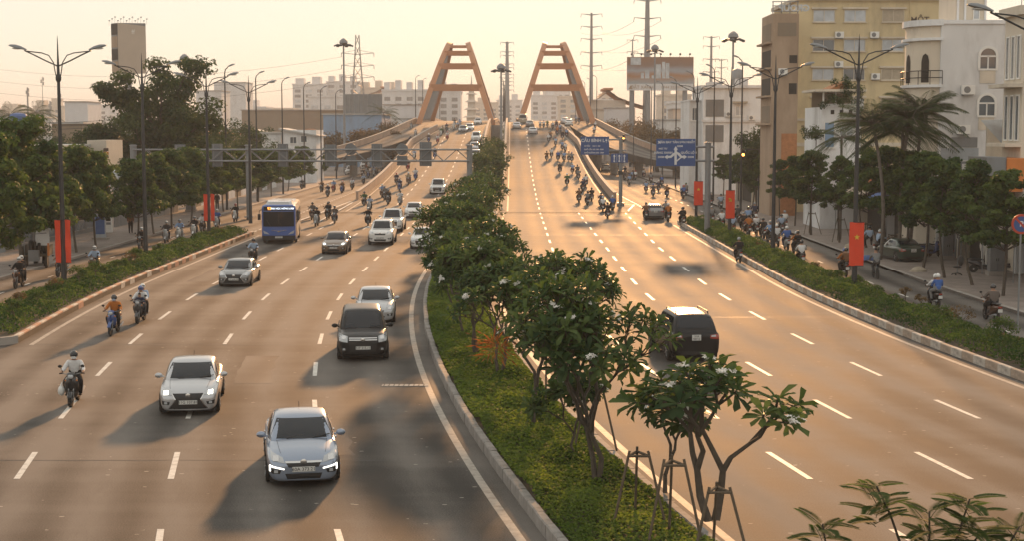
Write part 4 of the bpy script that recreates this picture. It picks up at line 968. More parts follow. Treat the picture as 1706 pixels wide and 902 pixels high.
# ---- riders farther off
FL = [  # px, py, surface, facing, where
 ('r', T_, 'coming down the ramp', [(680, 308), (692, 300), (665, 318), (660, 308), (679, 284), (690, 265), (724, 264), (729, 239), (714, 237), (745, 233), (735, 226), (737, 223), (744, 218), (756, 216), (762, 215), (766, 211), (757, 209)]),
 ('g', T_, 'on the street beyond the gantry', [(535, 320), (545, 328), (555, 320), (569, 322), (586, 316), (605, 307), (613, 296), (604, 296), (622, 293), (627, 291), (637, 290), (644, 288), (610, 288), (502, 316)]),
 ('L', T_, 'on the narrow side ramp', [(683, 241), (692, 228), (685, 215)]),
 ('r', A_, 'climbing the ramp', [(971, 319), (976, 311), (964, 300), (962, 293), (954, 290), (945, 310), (933, 289), (911, 268), (919, 263), (930, 268), (940, 269), (948, 269), (953, 270), (926, 243), (937, 250), (942, 253), (937, 232), (928, 225), (914, 237), (917, 232), (933, 220), (921, 215), (927, 213), (906, 213), (900, 213), (912, 212), (944, 228)]),
 ('g', A_, 'on the street past the parapet', [(1089, 328), (1077, 321), (1098, 320), (1112, 329), (1139, 331), (1143, 326), (1049, 308), (1041, 300), (1054, 300), (1059, 300), (1073, 296), (1012, 283), (1029, 283), (1037, 278), (1042, 291), (1103, 310), (1085, 305)]),
 ('R', A_, 'on the side ramp by the sign', [(990, 223), (992, 214), (979, 208), (965, 205), (960, 204)]),
]
LC = {}
def uniq(l):
    k = LC[l] = LC.get(l, 0) + 1
    return l + ('', ', farther one', ', farthest one', ', fourth one')[min(3, k - 1)]
cols = list(CLOTH); hk = list(HM); bk = ['black', 'dark grey', 'black', 'brown', 'silver', 'blue', 'red', 'white']
for surf, fc, where, spots in FL:
    for (px, py) in spots:
        sh_ = rng.choice(['white', 'pale blue', 'black', 'dark grey', 'grey', 'navy', 'brown', 'light blue', 'green', 'beige']); he = rng.choice(['black', 'white', 'grey', 'black', 'blue', 'red'])
        X, Y, Z = march(px, py, SURF[surf]); near = False; k = rng.uniform(.95, 1.02); sc_ = rng.random() < .6
        if Y > 344: continue
        rz = (0 if fc < 0 else PI) + rng.uniform(-.06, .06); pf = SURF[surf]; pitch = math.atan((pf(Y + 1) - pf(Y - 1)) / 2) * (1 if fc < 0 else -1)
        bc = rng.choice(bk)
        ob = [motorbike(bc, sc_, False, uniq(f'distant {bc} motorbike, rider in {sh_}, {where}'), 'motorbikes ' + where), person('ride', sh_, 'black', he, uniq(f'distant rider in {sh_}, {he} helmet, {bc} motorbike, {where}'), group='riders ' + where, near=False)]
        if rng.random() < .3: ob.append(person('pillion', (pc := rng.choice(cols[:8])), 'navy', rng.choice(hk), uniq(f'distant passenger in {pc}, rider in {sh_}, {where}'), group='passengers ' + where, near=False))
        for o in ob: o.location = (X, Y + .7, Z); o.rotation_euler = (pitch, 0, rz); o.scale = (k, k, k)
# plastic shopping bag hanging from the nearest rider's motorbike, child between the family's arms
X, Y, _ = march(99, 660, SURF['g']); b = MB(); b.ball((0, 0, .45), .13, 12, 8, (.8, .8, 1.2)); b.tube([(0, 0, .58), (.03, 0, .72)], [.05, .012], 6); bg = b.obj('shopping_bag', mat('thin_plastic', (.6, .6, .58), .35, var=.1, scale=9, bump=.6)); bg.location = (gnd(113, 681)[0] - .27, gnd(113, 681)[1] + .30, .02); tag(bg, 'pale plastic shopping bag hanging from the nearest motorbike', 'bag')
fx, fy = gnd(228, 541); ch = person('ride', 'navy', 'black', None, 'small child standing between the family rider\'s arms', group=None); ch.location = (fx, fy + .50, .12); ch.scale = (.72, .72, .72)
# ------------------------------------------------------------------ city bus
def city_bus(px, py):
    X, Y = gnd(px, py); root = thing('bus', 'blue-fronted city bus with cream sides and a lit destination board', 'bus', (X, Y + 4.9, 0), .10)
    W, L, H = 1.22, 9.0, 2.85; h = L / 2
    blue = paint_mat('bus_blue', (.045, .11, .36), .1, .35); cream = paint_mat('bus_cream', (.62, .52, .40), .0, .4); wht = paint_mat('bus_white', (.55, .58, .62), 0, .45)
    def sec(y, k, zt): return [(-W * k, y, .34), (-W * k, y, zt - .22), (-W * k * .94, y, zt - .06), (-W * k * .8, y, zt), (W * k * .8, y, zt), (W * k * .94, y, zt - .06), (W * k, y, zt - .22), (W * k, y, .34)]
    b = loft([sec(-h + .32, 1, H), sec(-h + .8, 1, H), sec(0, 1, H), sec(h - .1, 1, H), sec(h, .97, H - .06)]); body = b.obj('body', cream, root, smooth=35)
    f = loft([[(x * .94, y, z) for x, y, z in sec(-h, .98, H - .08)], sec(-h + .06, .99, H - .03), sec(-h + .322, 1.003, H + .003)]); f.obj('front_panel', blue, root, smooth=50)
    ws = MB(); n = 8
    ws.grid([[(W * .90 * (2 * i / n - 1), -h - .07 + .05 * (2 * i / n - 1) ** 2, z) for i in range(n + 1)] for z in (1.28, 1.9, 2.36)]); wso = ws.obj('windscreen', M['glass'], root, smooth=60)
    d = MB(); d.box(-.006, .006, -h - .085, -h - .06, 1.28, 2.36); d.obj('windscreen_divider', M['black'], wso)
    for x in (-.55, .25):
        w_ = MB(); w_.beam((x, -h - .085, 1.24), (x - .32, -h - .09, 1.78), .025, .02); w_.obj('wiper', M['black'], wso)
    db = MB(); db.box(-W * .88, W * .88, -h - .02, -h + .05, 2.42, 2.72); dbo = db.obj('destination_board', M['black'], root)
    led = mat('led_white', (.8, .85, .9), .5, var=0, emit=(.75, .85, 1), estr=1.3); ledo = mat('led_orange', (.9, .4, .1), .5, var=0, emit=(1, .35, .06), estr=2.0)
    text_obj('93', .27, ledo, dbo, (-.66, -h - .028, 2.57), bold=.008); text_obj('ĐẠI HỌC NÔNG LÂM', .165, led, dbo, (.28, -h - .028, 2.57), bold=.004)
    bp = MB(); bp.box(-W * .97, W * .97, -h - .05, -h + .1, .32, .62); bp.obj('bumper', M['black'], root)
    ch = MB(); ch.prism([(-.55, 1.0), (-.1, .93), (0, .84), (.1, .93), (.55, 1.0), (.55, 1.03), (.1, .97), (-.1, .97), (-.55, 1.03)], 'Y', -h - .035, -h - .01); ch.obj('emblem', M['chrome'], root)
    pl = MB(); pl.box(-.26, .26, -h - .07, -h - .052, .44, .56); po = pl.obj('number_plate', M['plate'], root); text_obj('53N 5281', .10, M['ink'], po, (0, -h - .074, .5))
    for s in (-1, 1):
        hl = MB(); hl.prism([(s * .66, .70), (s * 1.06, .78), (s * 1.12, 1.0), (s * .84, .86)], 'Y', -h - .03, -h + .1); hl.obj('headlight', M['lens'], root)
        mm = MB(); mm.tube([(s * 1.15, -h, 2.5), (s * 1.36, -h - .18, 2.45), (s * 1.38, -h - .2, 2.2)], .025, 6); mm.cbox((s * 1.38, -h - .2, 1.98), (.2, .08, .42)); mm.obj('mirror', M['black'], root)
        for k in range(6):
            y0 = -h + .75 + k * 1.36
            if s > 0 and False: continue
            w_ = MB(); w_.box(s * W + s * .004 - .004, s * W + s * .004 + .004, y0, y0 + 1.2, 1.42, 2.34); wo = w_.obj('side_window', M['glass'], root)
            fr = MB(); fr.box(s * W - .002, s * W + s * .022, y0 + .59, y0 + .61, 1.42, 2.34); fr.obj('window_bar', M['black'], wo)
        for yy in (-h + 1.9, h - 2.3):
            t, r = mk_wheel(.46, s); wo = t.obj('wheel', M['tyre'], root); wo.location = (s * (W - .08), yy, .46); r.obj('rim', M['rim'], wo)
            a = MB(); a.lathe([(.54, 0), (.54, .02)], 20, (s * (W - .01), yy, .46), 'X'); a.obj('wheel_arch', M['black'], root)
    dr = MB(); dr.box(W - .002, W + .014, -h + .85, -h + 1.3, .4, 2.3); dr.obj('door', M['glass'], root)
    ac = loft([[(x, y, z) for x, z in ((-.95 * k, H - .02), (-.85 * k, H + .22 * k), (.85 * k, H + .22 * k), (.95 * k, H - .02))] for y, k in ((-h + .7, .8), (-h + 1.0, 1), (-h + 3.4, 1), (-h + 3.7, .85))]); aco = ac.obj('air_conditioner', wht, root)
    for k in range(7):
        v_ = MB(); v_.box(-.66 + k * .2, -.56 + k * .2, -h + .72, -h + .9, H + .08, H + .19); v_.obj('vent', M['steel'], aco)
    rf = MB(); rf.box(-W * .75, W * .75, -h + 3.9, h - .3, H - .01, H + .05); rf.obj('roof_panel', wht, root)
    tl = MB(); tl.box(-W * .9, W * .9, h, h + .02, .9, 1.1); tl.obj('tail_light', M['redlens'], root)
    rw = MB(); rw.box(-W * .85, W * .85, h - .02, h + .012, 1.5, 2.4); rw.obj('rear_window', M['glass'], root)
    return root
city_bus(453, 407)
# ------------------------------------------------------------------ street lamps, masts, gantry, signs, banners
def lamp_head(tip, root_p, up=.0):
    """cobra lamp shell from its arm end to its nose"""
    a = Vector(root_p); b_ = Vector(tip); d = (b_ - a); L = d.length; d.normalize(); s = d.cross(Vector((0, 0, 1))).normalized(); u = s.cross(d)
    rows = []
    for t, w, hh in ((0, .05, .05), (.12, .10, .08), (.35, .17, .13), (.65, .19, .14), (.9, .13, .09), (1, .05, .03)):
        c = a + d * (L * t); rows.append([c + s * (w * math.cos(q)) + u * (hh * (math.sin(q) if math.sin(q) > 0 else .25 * math.sin(q))) for q in [2 * math.pi * k / 10 for k in range(10)]])
    return loft(rows)
def double_lamp(X, Y, label, banner=None, H=12.7):
    root = thing('street_lamp', label, 'street lamp', (X, Y, .2), 0, 'double-armed street lamps on the dividers')
    p = MB(); p.tube([(0, 0, 0), (0, 0, 1.2), (0, 0, 7), (0, 0, H - 2.2)], [.15, .13, .10, .075], 10); p.obj('pole', M['darkpole'], root)
    b = MB(); b.lathe([(.22, 0), (.22, .03), (.16, .06), (.15, .5), (.13, .55)], 10); b.obj('base_plate', M['darkpole'], root)
    f = MB(); f.lathe([(.08, H - 2.3), (.14, H - 2.2), (.15, H - 2.05), (.08, H - 1.9), (.05, H - 1.2), (.02, H - .2), (.005, H)], 8); f.obj('finial', M['darkpole'], root)
    for s in (-1, 1):
        a = MB(); a.tube([(s * .08, 0, H - 2.15), (s * .16, 0, H - 1.75), (s * .22, 0, H - 1.35), (s * .45, 0, H - .98), (s * .8, 0, H - .86), (s * 1.5, 0, H - .78)], .028, 6)
        a.tube([(s * .04, 0, H - 1.5), (s * .6, 0, H - 1.25), (s * 1.2, 0, H - .95), (s * 1.65, 0, H - .74)], .035, 6); ao = a.obj('arm', M['darkpole'], root)
        h = lamp_head((s * 2.42, 0, H - .50), (s * 1.55, 0, H - .72)); ho = h.obj('lamp_head', M['lampgrey'], root, smooth=60)
        g_ = MB(); g_.ball((s * 1.98, 0, H - .635), .2, 8, 5, (1.5, .75, .28)); g_.obj('lamp_glass', M['lampglass'], ho)
    return root
BRED = mat('banner_red', (.72, .06, .02), .75, var=.06, scale=2); BYEL = mat('banner_yellow', (.72, .48, .05), .75, var=.05)
def star_poly(cx, cz, r):
    return [(cx + (r if k % 2 == 0 else r * .4) * math.sin(math.pi * k / 5), cz + (r if k % 2 == 0 else r * .4) * math.cos(math.pi * k / 5)) for k in range(10)]
def banner(X, Y, z0, z1, w, label, emblem=None, gap=.12):
    root = thing('banner', label, 'banner', (X, Y - .20, 0), 0, 'red banners hung on lamp posts')
    for s in (-1, 1):
        b = MB(); n = 8
        rows = []
        for i in range(n + 1):
            z = z0 + (z1 - z0) * i / n
            rows.append([(s * (gap + (w - gap) * u), .035 * math.sin(3 * u + i * 1.1 + s), z + .02 * math.sin(u * 5)) for u in (0, .25, .5, .75, 1)])
        if emblem is None: b.grid(rows); b.obj('cloth', BRED, root, smooth=60)
    if emblem:
        b = MB(); b.grid([[(w * u, .03 * math.sin(3 * u + i * .9), z0 + (z1 - z0) * i / 8) for u in (-1, -.5, 0, .5, 1)] for i in range(9)]); b.obj('cloth', BRED, root, smooth=60)
        zc = z0 + (z1 - z0) * .66
        if emblem == 'star':
            e = MB(); e.prism(star_poly(0, zc, w * .42), 'Y', -.062, -.05); e.obj('star', BYEL, root)
        else:
            e = MB(); r = w * .36; arc = [(r * math.cos(R(a)) * k - .02, zc + r * math.sin(R(a)) * k) for k, rng_ in ((1, range(-150, 91, 24)), (.72, range(90, -151, -24))) for a in rng_]
            n = len(arc) // 2
            for i in range(n - 1): e.prism([arc[i], arc[i + 1], arc[2 * n - 2 - i], arc[2 * n - 1 - i]], 'Y', -.062, -.05)
            e.beam((-.5 * r, -.056, zc + .5 * r), (.8 * r, -.056, zc - .8 * r), .012, .09, up=(1, 0, 1)); e.beam((-.75 * r, -.056, zc + .25 * r), (-.1 * r, -.056, zc + .9 * r), .012, .15, up=(1, 0, -1)); e.obj('hammer_and_sickle', BYEL, root)
    for z in (z0, z1):
        b = MB(); b.tube([(-w, 0, z), (w, 0, z)], .02, 6); b.obj('rod', M['darkpole'], root)
    return root
LX = -22.5
for i, (px, Y) in enumerate(((103, 75.6), (241, 92.8), (347, 112.0), (417, 130.2))):
    double_lamp((px - 853) / FPX * Y, Y, ('double-armed street lamp behind the first pair of plain red banners', 'double-armed street lamp rising in front of the spreading tree', 'double-armed street lamp behind the farther plain red banners', 'shortest looking double-armed street lamp by the gantry post')[i])
for i, (px, Y) in enumerate(((1722, 51), (1426, 74.4), (1289, 95), (1216, 113), (1160, 133.5))):
    double_lamp((px - 853) / FPX * Y, Y, ('double-armed street lamp with only one arm reaching into view', 'double-armed street lamp carrying the banner with a star by the palm', 'double-armed street lamp in front of the pale unfinished block', 'double-armed street lamp carrying the hammer and sickle banner', 'double-armed street lamp carrying the small star banner by the blue sign')[i])
def zat(py, Y): return CAM_H - (py - 215) / FPX * Y
banner((105 - 853) / FPX * 75.6, 75.6, zat(437, 75.6), zat(365, 75.6), .39, 'pair of plain red banner strips on the lamp post by the cart')
banner((349 - 853) / FPX * 112, 112, zat(367, 112), zat(322, 112), .40, 'pair of plain red banner strips on the lamp post near the bus')
banner((1427 - 853) / FPX * 74.4, 74.4, zat(442, 74.4), zat(369, 74.4), .36, 'long red banner with a gold star on the nearer lamp post', 'star')
banner((1216 - 853) / FPX * 113, 113, zat(363, 113), zat(316, 113), .34, 'red banner with a gold hammer and sickle', 'sickle')
banner((1163 - 853) / FPX * 133.5, 133.5, zat(341, 133.5), zat(301, 133.5), .40, 'small red banner with a star below the direction sign', 'star')
def single_lamp(X, Y, H, s, label, Z=0.0):
    root = thing('street_lamp', label, 'street lamp', (X, Y, Z), 0, 'single-armed street lamps along the pavements')
    p = MB(); p.tube([(0, 0, 0), (0, 0, H * .5), (0, 0, H - .6), (s * .08, 0, H - .25), (s * .35, 0, H)], [.12, .09, .06, .05, .045], 8); p.obj('pole', M['darkpole'], root)
    h = lamp_head((s * 1.05, 0, H + .28), (s * .3, 0, H)); h.obj('lamp_head', M['lampgrey'], root, smooth=60); return root
ordn = ['first', 'second', 'third', 'fourth', 'fifth', 'sixth', 'seventh', 'eighth']
for i, px in enumerate((378, 429, 472, 508, 536, 561)):
    Y = 29.0 * FPX / (853 - px); single_lamp(-29.0, Y, 14.4, 1, f'single-armed lamp over the riverside street trees, {ordn[i]} beyond the spreading tree', .13)
for i, px in enumerate((1234, 1188, 1154, 1125, 1103, 1084)):
    Y = 23.0 * FPX / (px - 853); single_lamp(23.0, Y, 15.2, -1, f'single-armed lamp along the shop pavement, {ordn[i]} beyond the pale unfinished block', .13)
for i, (X, Y) in enumerate(((-22.3, 352), (-22.3, 380), (-22.3, 410), (-22.3, 440), (-22.3, 470))): single_lamp(X, Y, 10.5, 1, f'small lamp on the outer edge of the oncoming bridge, {ordn[i]} from the crest', prof(Y))
for i, (X, Y) in enumerate(((19.6, 352), (19.6, 380), (19.6, 410), (19.6, 440), (19.6, 470))): single_lamp(X, Y, 10.5, -1, f'small lamp on the outer edge of the outgoing bridge, {ordn[i]} from the crest', prof(Y))
for i, (X, Y) in enumerate(((-2.0, 350), (-2.0, 385), (-2.0, 420), (-2.0, 455))): single_lamp(X, Y, 10, -1, f'small lamp standing between the two bridges, {ordn[i]} from the crest', prof(Y))
def mast(px, ptop, Y, label, z0=0.0):
    X = (px - 853) / FPX * Y; H = zat(ptop, Y); root = thing('high_mast_light', label, 'mast light', (X, Y, z0), 0, 'high mast floodlights'); H -= z0
    p = MB(); p.tube([(0, 0, 0), (0, 0, H * .5), (0, 0, H - .6)], [.3, .2, .14], 10); p.obj('mast', M['steel'], root)
    r_ = MB(); r_.lathe([(.5, H - 1.2), (1.0, H - 1.1), (1.0, H - 1.0), (.5, H - .9)], 14); r_.obj('ring', M['darkpole'], root)
    d = MB(); d.lathe([(.5, H - .9), (.8, H - .7), (.7, H - .25), (.3, H + .1), (.02, H + .2)], 12); d.obj('dome', M['lampgrey'], root)
    for k in range(6):
        a = 2 * math.pi * k / 6 + .3; f = MB(); f.cbox((0, 0, 0), (0, 0, 0), M=Matrix.Translation((1.35 * math.cos(a), 1.35 * math.sin(a), H - 1.15)) @ Matrix.Rotation(a, 4, 'Z') @ Matrix.Rotation(R(25), 4, 'Y') @ Matrix.Diagonal((.85, .6, .25, 1)).to_4x4()) if False else None
        f = MB(); MM = Matrix.Translation((1.4 * math.cos(a), 1.4 * math.sin(a), H - 1.12)) @ Matrix.Rotation(a, 4, 'Z') @ Matrix.Rotation(R(22), 4, 'Y')
        f.cbox(None, (.8, .55, .26), M=MM); f.obj('floodlight', M['darkpole'], root)
    return root
mast(575, 67, 282, 'tall mast with a ring of floodlights in front of the grey billboard'); mast(835, 108, 265, 'mast with floodlights standing between the two ramps')
mast(1089, 77, 300, 'mast with floodlights in front of the hillside-coloured billboard'); mast(1218, 56, 225, 'mast with floodlights above the flat-roofed white house'); mast(312, 93, 240, 'mast with floodlights peeping out behind the spreading tree')
# gantry over the oncoming lanes, seen from behind
GY = 139.5
root = thing('sign_gantry', 'grey steel truss gantry spanning the oncoming lanes, signs seen from behind', 'gantry', (0, GY, 0))
gx = [(224 - 853) / FPX * GY, (415 - 853) / FPX * GY, -3.9]; zt, zb = zat(248.5, GY), zat(267.5, GY)
for x in gx:
    p = MB(); p.tube([(x, 0, 0), (x, 0, zt + .35)], .26 if x > -30 else .3, 12); po = p.obj('post', M['steel'], root)
    c = MB(); c.lathe([(.36, 0), (.36, .06), (.28, .1)], 12, (x, 0, zt + .35)); c.obj('post_cap', M['steel'], po)
    c = MB(); c.cbox((x, 0, .24), (.8, .8, .1)); c.obj('base_plate', M['steel'], po)
for z in (zt, zb):
    for dy in (-.35, .35):
        c = MB(); c.tube([(gx[0], dy, z), (gx[2], dy, z)], .075, 8); c.obj('chord', M['steel'], root)
x = gx[0]; k = 0; nb = 26; st_ = (gx[2] - gx[0]) / nb
for i in range(nb):
    for dy in (-.35, .35):
        d = MB(); z0, z1 = (zb, zt) if i % 2 == 0 else (zt, zb); d.tube([(x + i * st_, dy, z0), (x + (i + 1) * st_, dy, z1)], .035, 6); d.obj('diagonal', M['steel'], root)
SB = mat('sign_back', (.16, .175, .19), .55, .4, var=.08, scale=1.5)
gs = thing  # the boards on the gantry
for (a, c, t, bt) in ((291, 309, 240, 278), (353, 371, 239, 277), (463, 480, 239, 277), (541, 560, 240, 276), (619, 637, 239, 277), (699, 719, 236, 276)):
    xa, xc = ((p - 853) / FPX * GY for p in (a, c)); s = MB(); s.box(xa, xc, .42, .46, zat(bt, GY), zat(t, GY)); so = s.obj('lane_sign', SB, root)
    for xx in (xa + .15, xc - .15): r_ = MB(); r_.box(xx - .03, xx + .03, .37, .418, zat(bt, GY) + .1, zat(t, GY) - .1); r_.obj('sign_rail', M['steel'], so)
for cx in (584.5, 670):
    xc = (cx - 853) / FPX * GY; s = MB(); s.lathe([(.55, .42), (.55, .45)], 24, (xc, 0, zat(248, GY)), 'Y'); s.obj('round_sign', SB, root)
    s = MB(); s.box(xc - .48, xc + .48, .42, .455, zat(275, GY), zat(259, GY)); s.obj('plate_sign', SB, root)
# blue direction signs
BLUE = mat('sign_blue', (.035, .085, .25), .5, var=.05, scale=2); SWH = mat('sign_white', (.66, .68, .70), .5, var=0)
def sign_board(root, name, pa, pb, ta, tb, Y, y_off=-.3):
    xa, xc = (pa - 853) / FPX * Y, (pb - 853) / FPX * Y; z1, z0 = zat(ta, Y), zat(tb, Y)
    cx = root.location.x; b = MB(); b.box(xa - cx, xc - cx, y_off, y_off + .05, z0, z1); o = b.obj(name, BLUE, root)
    f = MB(); e = .05; zc = y_off - .006
    for (x0, x1, q0, q1) in ((xa - cx + e, xc - cx - e, z1 - e - .04, z1 - e), (xa - cx + e, xc - cx - e, z0 + e, z0 + e + .04), (xa - cx + e, xa - cx + e + .04, z0 + e + .04, z1 - e - .04), (xc - cx - e - .04, xc - cx - e, z0 + e + .04, z1 - e - .04)): f.box(x0, x1, zc, y_off - .001, q0, q1)
    return o, xa - cx, xc - cx, z0, z1, y_off
Y = 118.0; root = thing('direction_sign', 'blue direction sign with branching white arrows on a cantilever post', 'road sign', (15.25, Y, .2))
p = MB(); p.tube([(0, 0, 0), (0, 0, zat(238, Y) - .2)], .23, 12); p.obj('post', M['steel'], root)
c = MB(); c.lathe([(.3, zat(238, Y) - .2), (.3, zat(238, Y) - .14), (.2, zat(238, Y) - .1)], 12); c.obj('post_cap', M['steel'], root)
for z in (zat(244, Y), zat(267, Y)):
    a = MB(); a.tube([(-4.0, 0, z - .2), (.5, 0, z - .2)], .09, 8); a.obj('arm', M['steel'], root)
o, xa, xc, z0, z1, yo = sign_board(root, 'board', 1092, 1157, 235, 280, Y); W_ = xc - xa; Hh = z1 - z0; cx = (xa + xc) / 2; o.location.z = 0
def T(s, size, u, v, par, bold=.006): return text_obj(s, size, SWH, par, (xa + W_ * u, yo - .008, z1 - Hh * v), bold=bold)
T('SÂN BAY TÂN SƠN NHẤT', .235, .53, .125, o); T('300M', .2, .60, .27, o); T('NGÃ TƯ', .17, .17, .36, o); T('HÀNG XANH', .235, .18, .51, o); T('300M', .22, .12, .67, o); T('QUỐC LỘ 1', .235, .83, .51, o); T('300M', .22, .88, .67, o)
ar = MB(); yy0, yy1 = yo - .02, yo - .002
def AP(u, v): return (xa + W_ * u, z1 - Hh * v)
ar.prism([AP(.465, .95), AP(.525, .95), AP(.525, .40), AP(.465, .40)], 'Y', yy0, yy1); ar.prism([AP(.44, .40), AP(.55, .40), AP(.495, .26)], 'Y', yy0, yy1)
ar.obj('arrow_ahead', SWH, o)
ar = MB(); yy0 -= .003
ar.prism([AP(.465, .50), AP(.465, .60), AP(.38, .70), AP(.29, .70), AP(.29, .62), AP(.36, .62), AP(.43, .52)], 'Y', yy0, yy1 - .003); ar.prism([AP(.29, .58), AP(.29, .75), AP(.205, .665)], 'Y', yy0, yy1 - .003); ar.obj('arrow_left', SWH, o)
ar = MB(); ar.prism([AP(.525, .84), AP(.525, .78), AP(.61, .68), AP(.525, .55), AP(.525, .47), AP(.60, .52), AP(.65, .62), AP(.70, .62), AP(.70, .70), AP(.64, .70)], 'Y', yy0, yy1 - .003); ar.prism([AP(.70, .58), AP(.70, .75), AP(.785, .66)], 'Y', yy0, yy1 - .003); ar.obj('arrow_right', SWH, o)
pl = MB(); pl.beam((xa + W_ * .04, yo - .01, z1 - Hh * .18), (xa + W_ * .11, yo - .01, z1 - Hh * .07), .02, .05, up=(1, 0, 1)); pl.beam((xa + W_ * .045, yo - .012, z1 - Hh * .08), (xa + W_ * .105, yo - .012, z1 - Hh * .17), .02, .07, up=(1, 0, -1)); pl.obj('aeroplane_symbol', SWH, o)
Y = 161.0; root = thing('bridge_name_sign', 'blue sign naming the bridge beside the parapet end, small lane sign below', 'road sign', (11.55, Y, 0))
p = MB(); p.tube([(0, 0, 0), (0, 0, zat(227, Y))], .2, 12); p.tube([(0, 0, 0), (0, 0, .5)], .4, 12); p.obj('post', M['steel'], root)
for z in (zat(232, Y), zat(250, Y)):
    a = MB(); a.tube([(-4.2, 0, z), (.6, 0, z)], .085, 8); a.obj('arm', M['steel'], root)
o, xa, xc, z0, z1, yo = sign_board(root, 'board', 967, 1014, 227, 257, Y); W_ = xc - xa; Hh = z1 - z0
T('CẦU BÌNH LỢI', .46, .5, .22, o, .012); T('15 TẤN     HẠ 3 : 5M', .19, .40, .52, o); T('KHỔ CẦU XE 13M : 0KM', .19, .46, .71, o); T('KHỔ ĐƯỜNG DÀI : 2KM', .19, .47, .89, o)
o, xa, xc, z0, z1, yo = sign_board(root, 'lane_board', 1017, 1045, 255, 270, Y); W_ = xc - xa; Hh = z1 - z0
for u in (.2, .5, .8):
    ar = MB(); ar.prism([(xa + W_ * u - .05, z0 + .3), (xa + W_ * u + .05, z0 + .3), (xa + W_ * u + .05, z1 - .3), (xa + W_ * u + .14, z1 - .3), (xa + W_ * u, z1 - .1), (xa + W_ * u - .14, z1 - .3), (xa + W_ * u - .05, z1 - .3)], 'Y', yo - .02, yo - .002); ar.obj('arrow', SWH, o)
    ar = MB(); ar.lathe([(.1, yo - .02), (.1, yo - .002)], 12, (xa + W_ * u, 0, z0 + .16), 'Y'); ar.obj('lane_symbol', SWH, o)
for u in (.35, .65): ar = MB(); ar.box(xa + W_ * u - .015, xa + W_ * u + .015, yo - .02, yo - .002, z0 + .08, z1 - .08); ar.obj('divider_line', SWH, o)
cl = MB(); cl.cbox((0, -.05, zat(287, Y)), (.55, .45, .4)); cl.obj('control_box', M['darkpole'], root)
# amber traffic lights
AMB = mat('amber_lit', (.9, .4, .1), .4, var=0, emit=(1, .34, .05), estr=9)
def signal(px, py, Y, label, z0=.13):
    X = (px - 853) / FPX * Y; z = zat(py, Y); root = thing('traffic_light', label, 'traffic light', (X, Y, 0))
    p = MB(); p.tube([(1.6, .1, z0), (1.6, .1, z + .5), (.3, .1, z + .55)], .07, 8); p.obj('pole', M['darkpole'], root)
    h = MB(); h.box(-.19, .19, -.05, .2, z - .55, z + .55); h.obj('housing', M['black'], root)
    for k, m in ((-1, M['glass']), (0, AMB), (1, M['glass'])):
        l = MB(); l.lathe([(.13, -.06), (.11, -.10), (.02, -.11)][::-1], 12, (0, 0, z + .34 * k), 'Y'); l.obj('lamp', m, root)
signal(1237, 257, 150, 'traffic light showing amber among the street trees'); signal(1038, 230, 240, 'traffic light showing amber beside the bridge name sign')
# round no-stopping sign at the picture edge
X, Y = (1703 - 853) / FPX * 60, 60.0; z = zat(378, Y); root = thing('no_parking_sign', 'round red-rimmed blue prohibition sign cut by the picture edge', 'road sign', (X, Y, .13))
p = MB(); p.tube([(0, .05, 0), (0, .05, z + .3)], .04, 8); p.obj('post', M['steel'], root)
s = MB(); s.lathe([(.40, -.01), (.40, .02)], 28, (0, 0, z), 'Y'); s.obj('rim', mat('sign_red', (.45, .05, .02), .5, var=.03), root)
s = MB(); s.lathe([(.31, -.016), (.31, -.011)], 28, (0, 0, z), 'Y'); s.obj('disc', BLUE, root)
s = MB(); s.beam((-.22, -.022, z + .22), (.22, -.022, z - .22), .008, .08, up=(1, 0, 1)); s.obj('bar', bpy.data.materials['sign_red'], root); text_obj('P', .3, SWH, root, (0, -.02, z), bold=.01)
# ------------------------------------------------------------------ foliage
def leaf_mesh(name, C, D, N, Ls, Ws, T_, m, fold=.25, seg=1):
    """many small pointed leaves: centres C, long axes D, normals N (n,3); lengths, widths, tints (n,)"""
    C = np.asarray(C, float); n = len(C); D = np.asarray(D, float); D /= np.linalg.norm(D, axis=1)[:, None] + 1e-9
    N = np.asarray(N, float); S = np.cross(D, N); S /= np.linalg.norm(S, axis=1)[:, None] + 1e-9; U = np.cross(S, D)
    L = np.asarray(Ls)[:, None]; W = np.asarray(Ws)[:, None]
    if seg == 1:
        V = np.stack([C - D * L * .5, C + S * W * .5 + U * W * fold, C + D * L * .5, C - S * W * .5 + U * W * fold], 1).reshape(-1, 3)
        F = np.arange(n * 4).reshape(-1, 4); k = 4
    else:   # longer strap leaf: 6 outline verts, drooping tip
        dr = U * L * .18
        V = np.stack([C - D * L * .5, C - D * L * .08 + S * W * .34 + U * W * fold, C + D * L * .33 + S * W * .5 + U * W * fold - dr * .3, C + D * L * .5 - dr, C + D * L * .33 - S * W * .5 + U * W * fold - dr * .3, C - D * L * .08 - S * W * .34 + U * W * fold], 1).reshape(-1, 3)
        a = (np.arange(n) * 6)[:, None]; F = np.concatenate([np.concatenate([a, a + 1, a + 4, a + 5], 1), np.concatenate([a + 1, a + 2, a + 3, a + 4], 1)], 0); k = 6
    me = bpy.data.meshes.new(name); me.vertices.add(len(V)); me.vertices.foreach_set('co', V.ravel()); nf = len(F)
    me.loops.add(nf * 4); me.polygons.add(nf); me.loops.foreach_set('vertex_index', F.ravel().astype('i')); me.polygons.foreach_set('loop_start', np.arange(nf, dtype='i') * 4); me.polygons.foreach_set('loop_total', np.full(nf, 4, 'i'))
    at = me.attributes.new('tint', 'FLOAT', 'POINT'); at.data.foreach_set('value', np.repeat(np.asarray(T_, 'f'), k))
    me.materials.append(m); me.update(); me.validate(); return me
def rand_dirs(n, r): v = r.normal(size=(n, 3)); return v / np.linalg.norm(v, axis=1)[:, None]
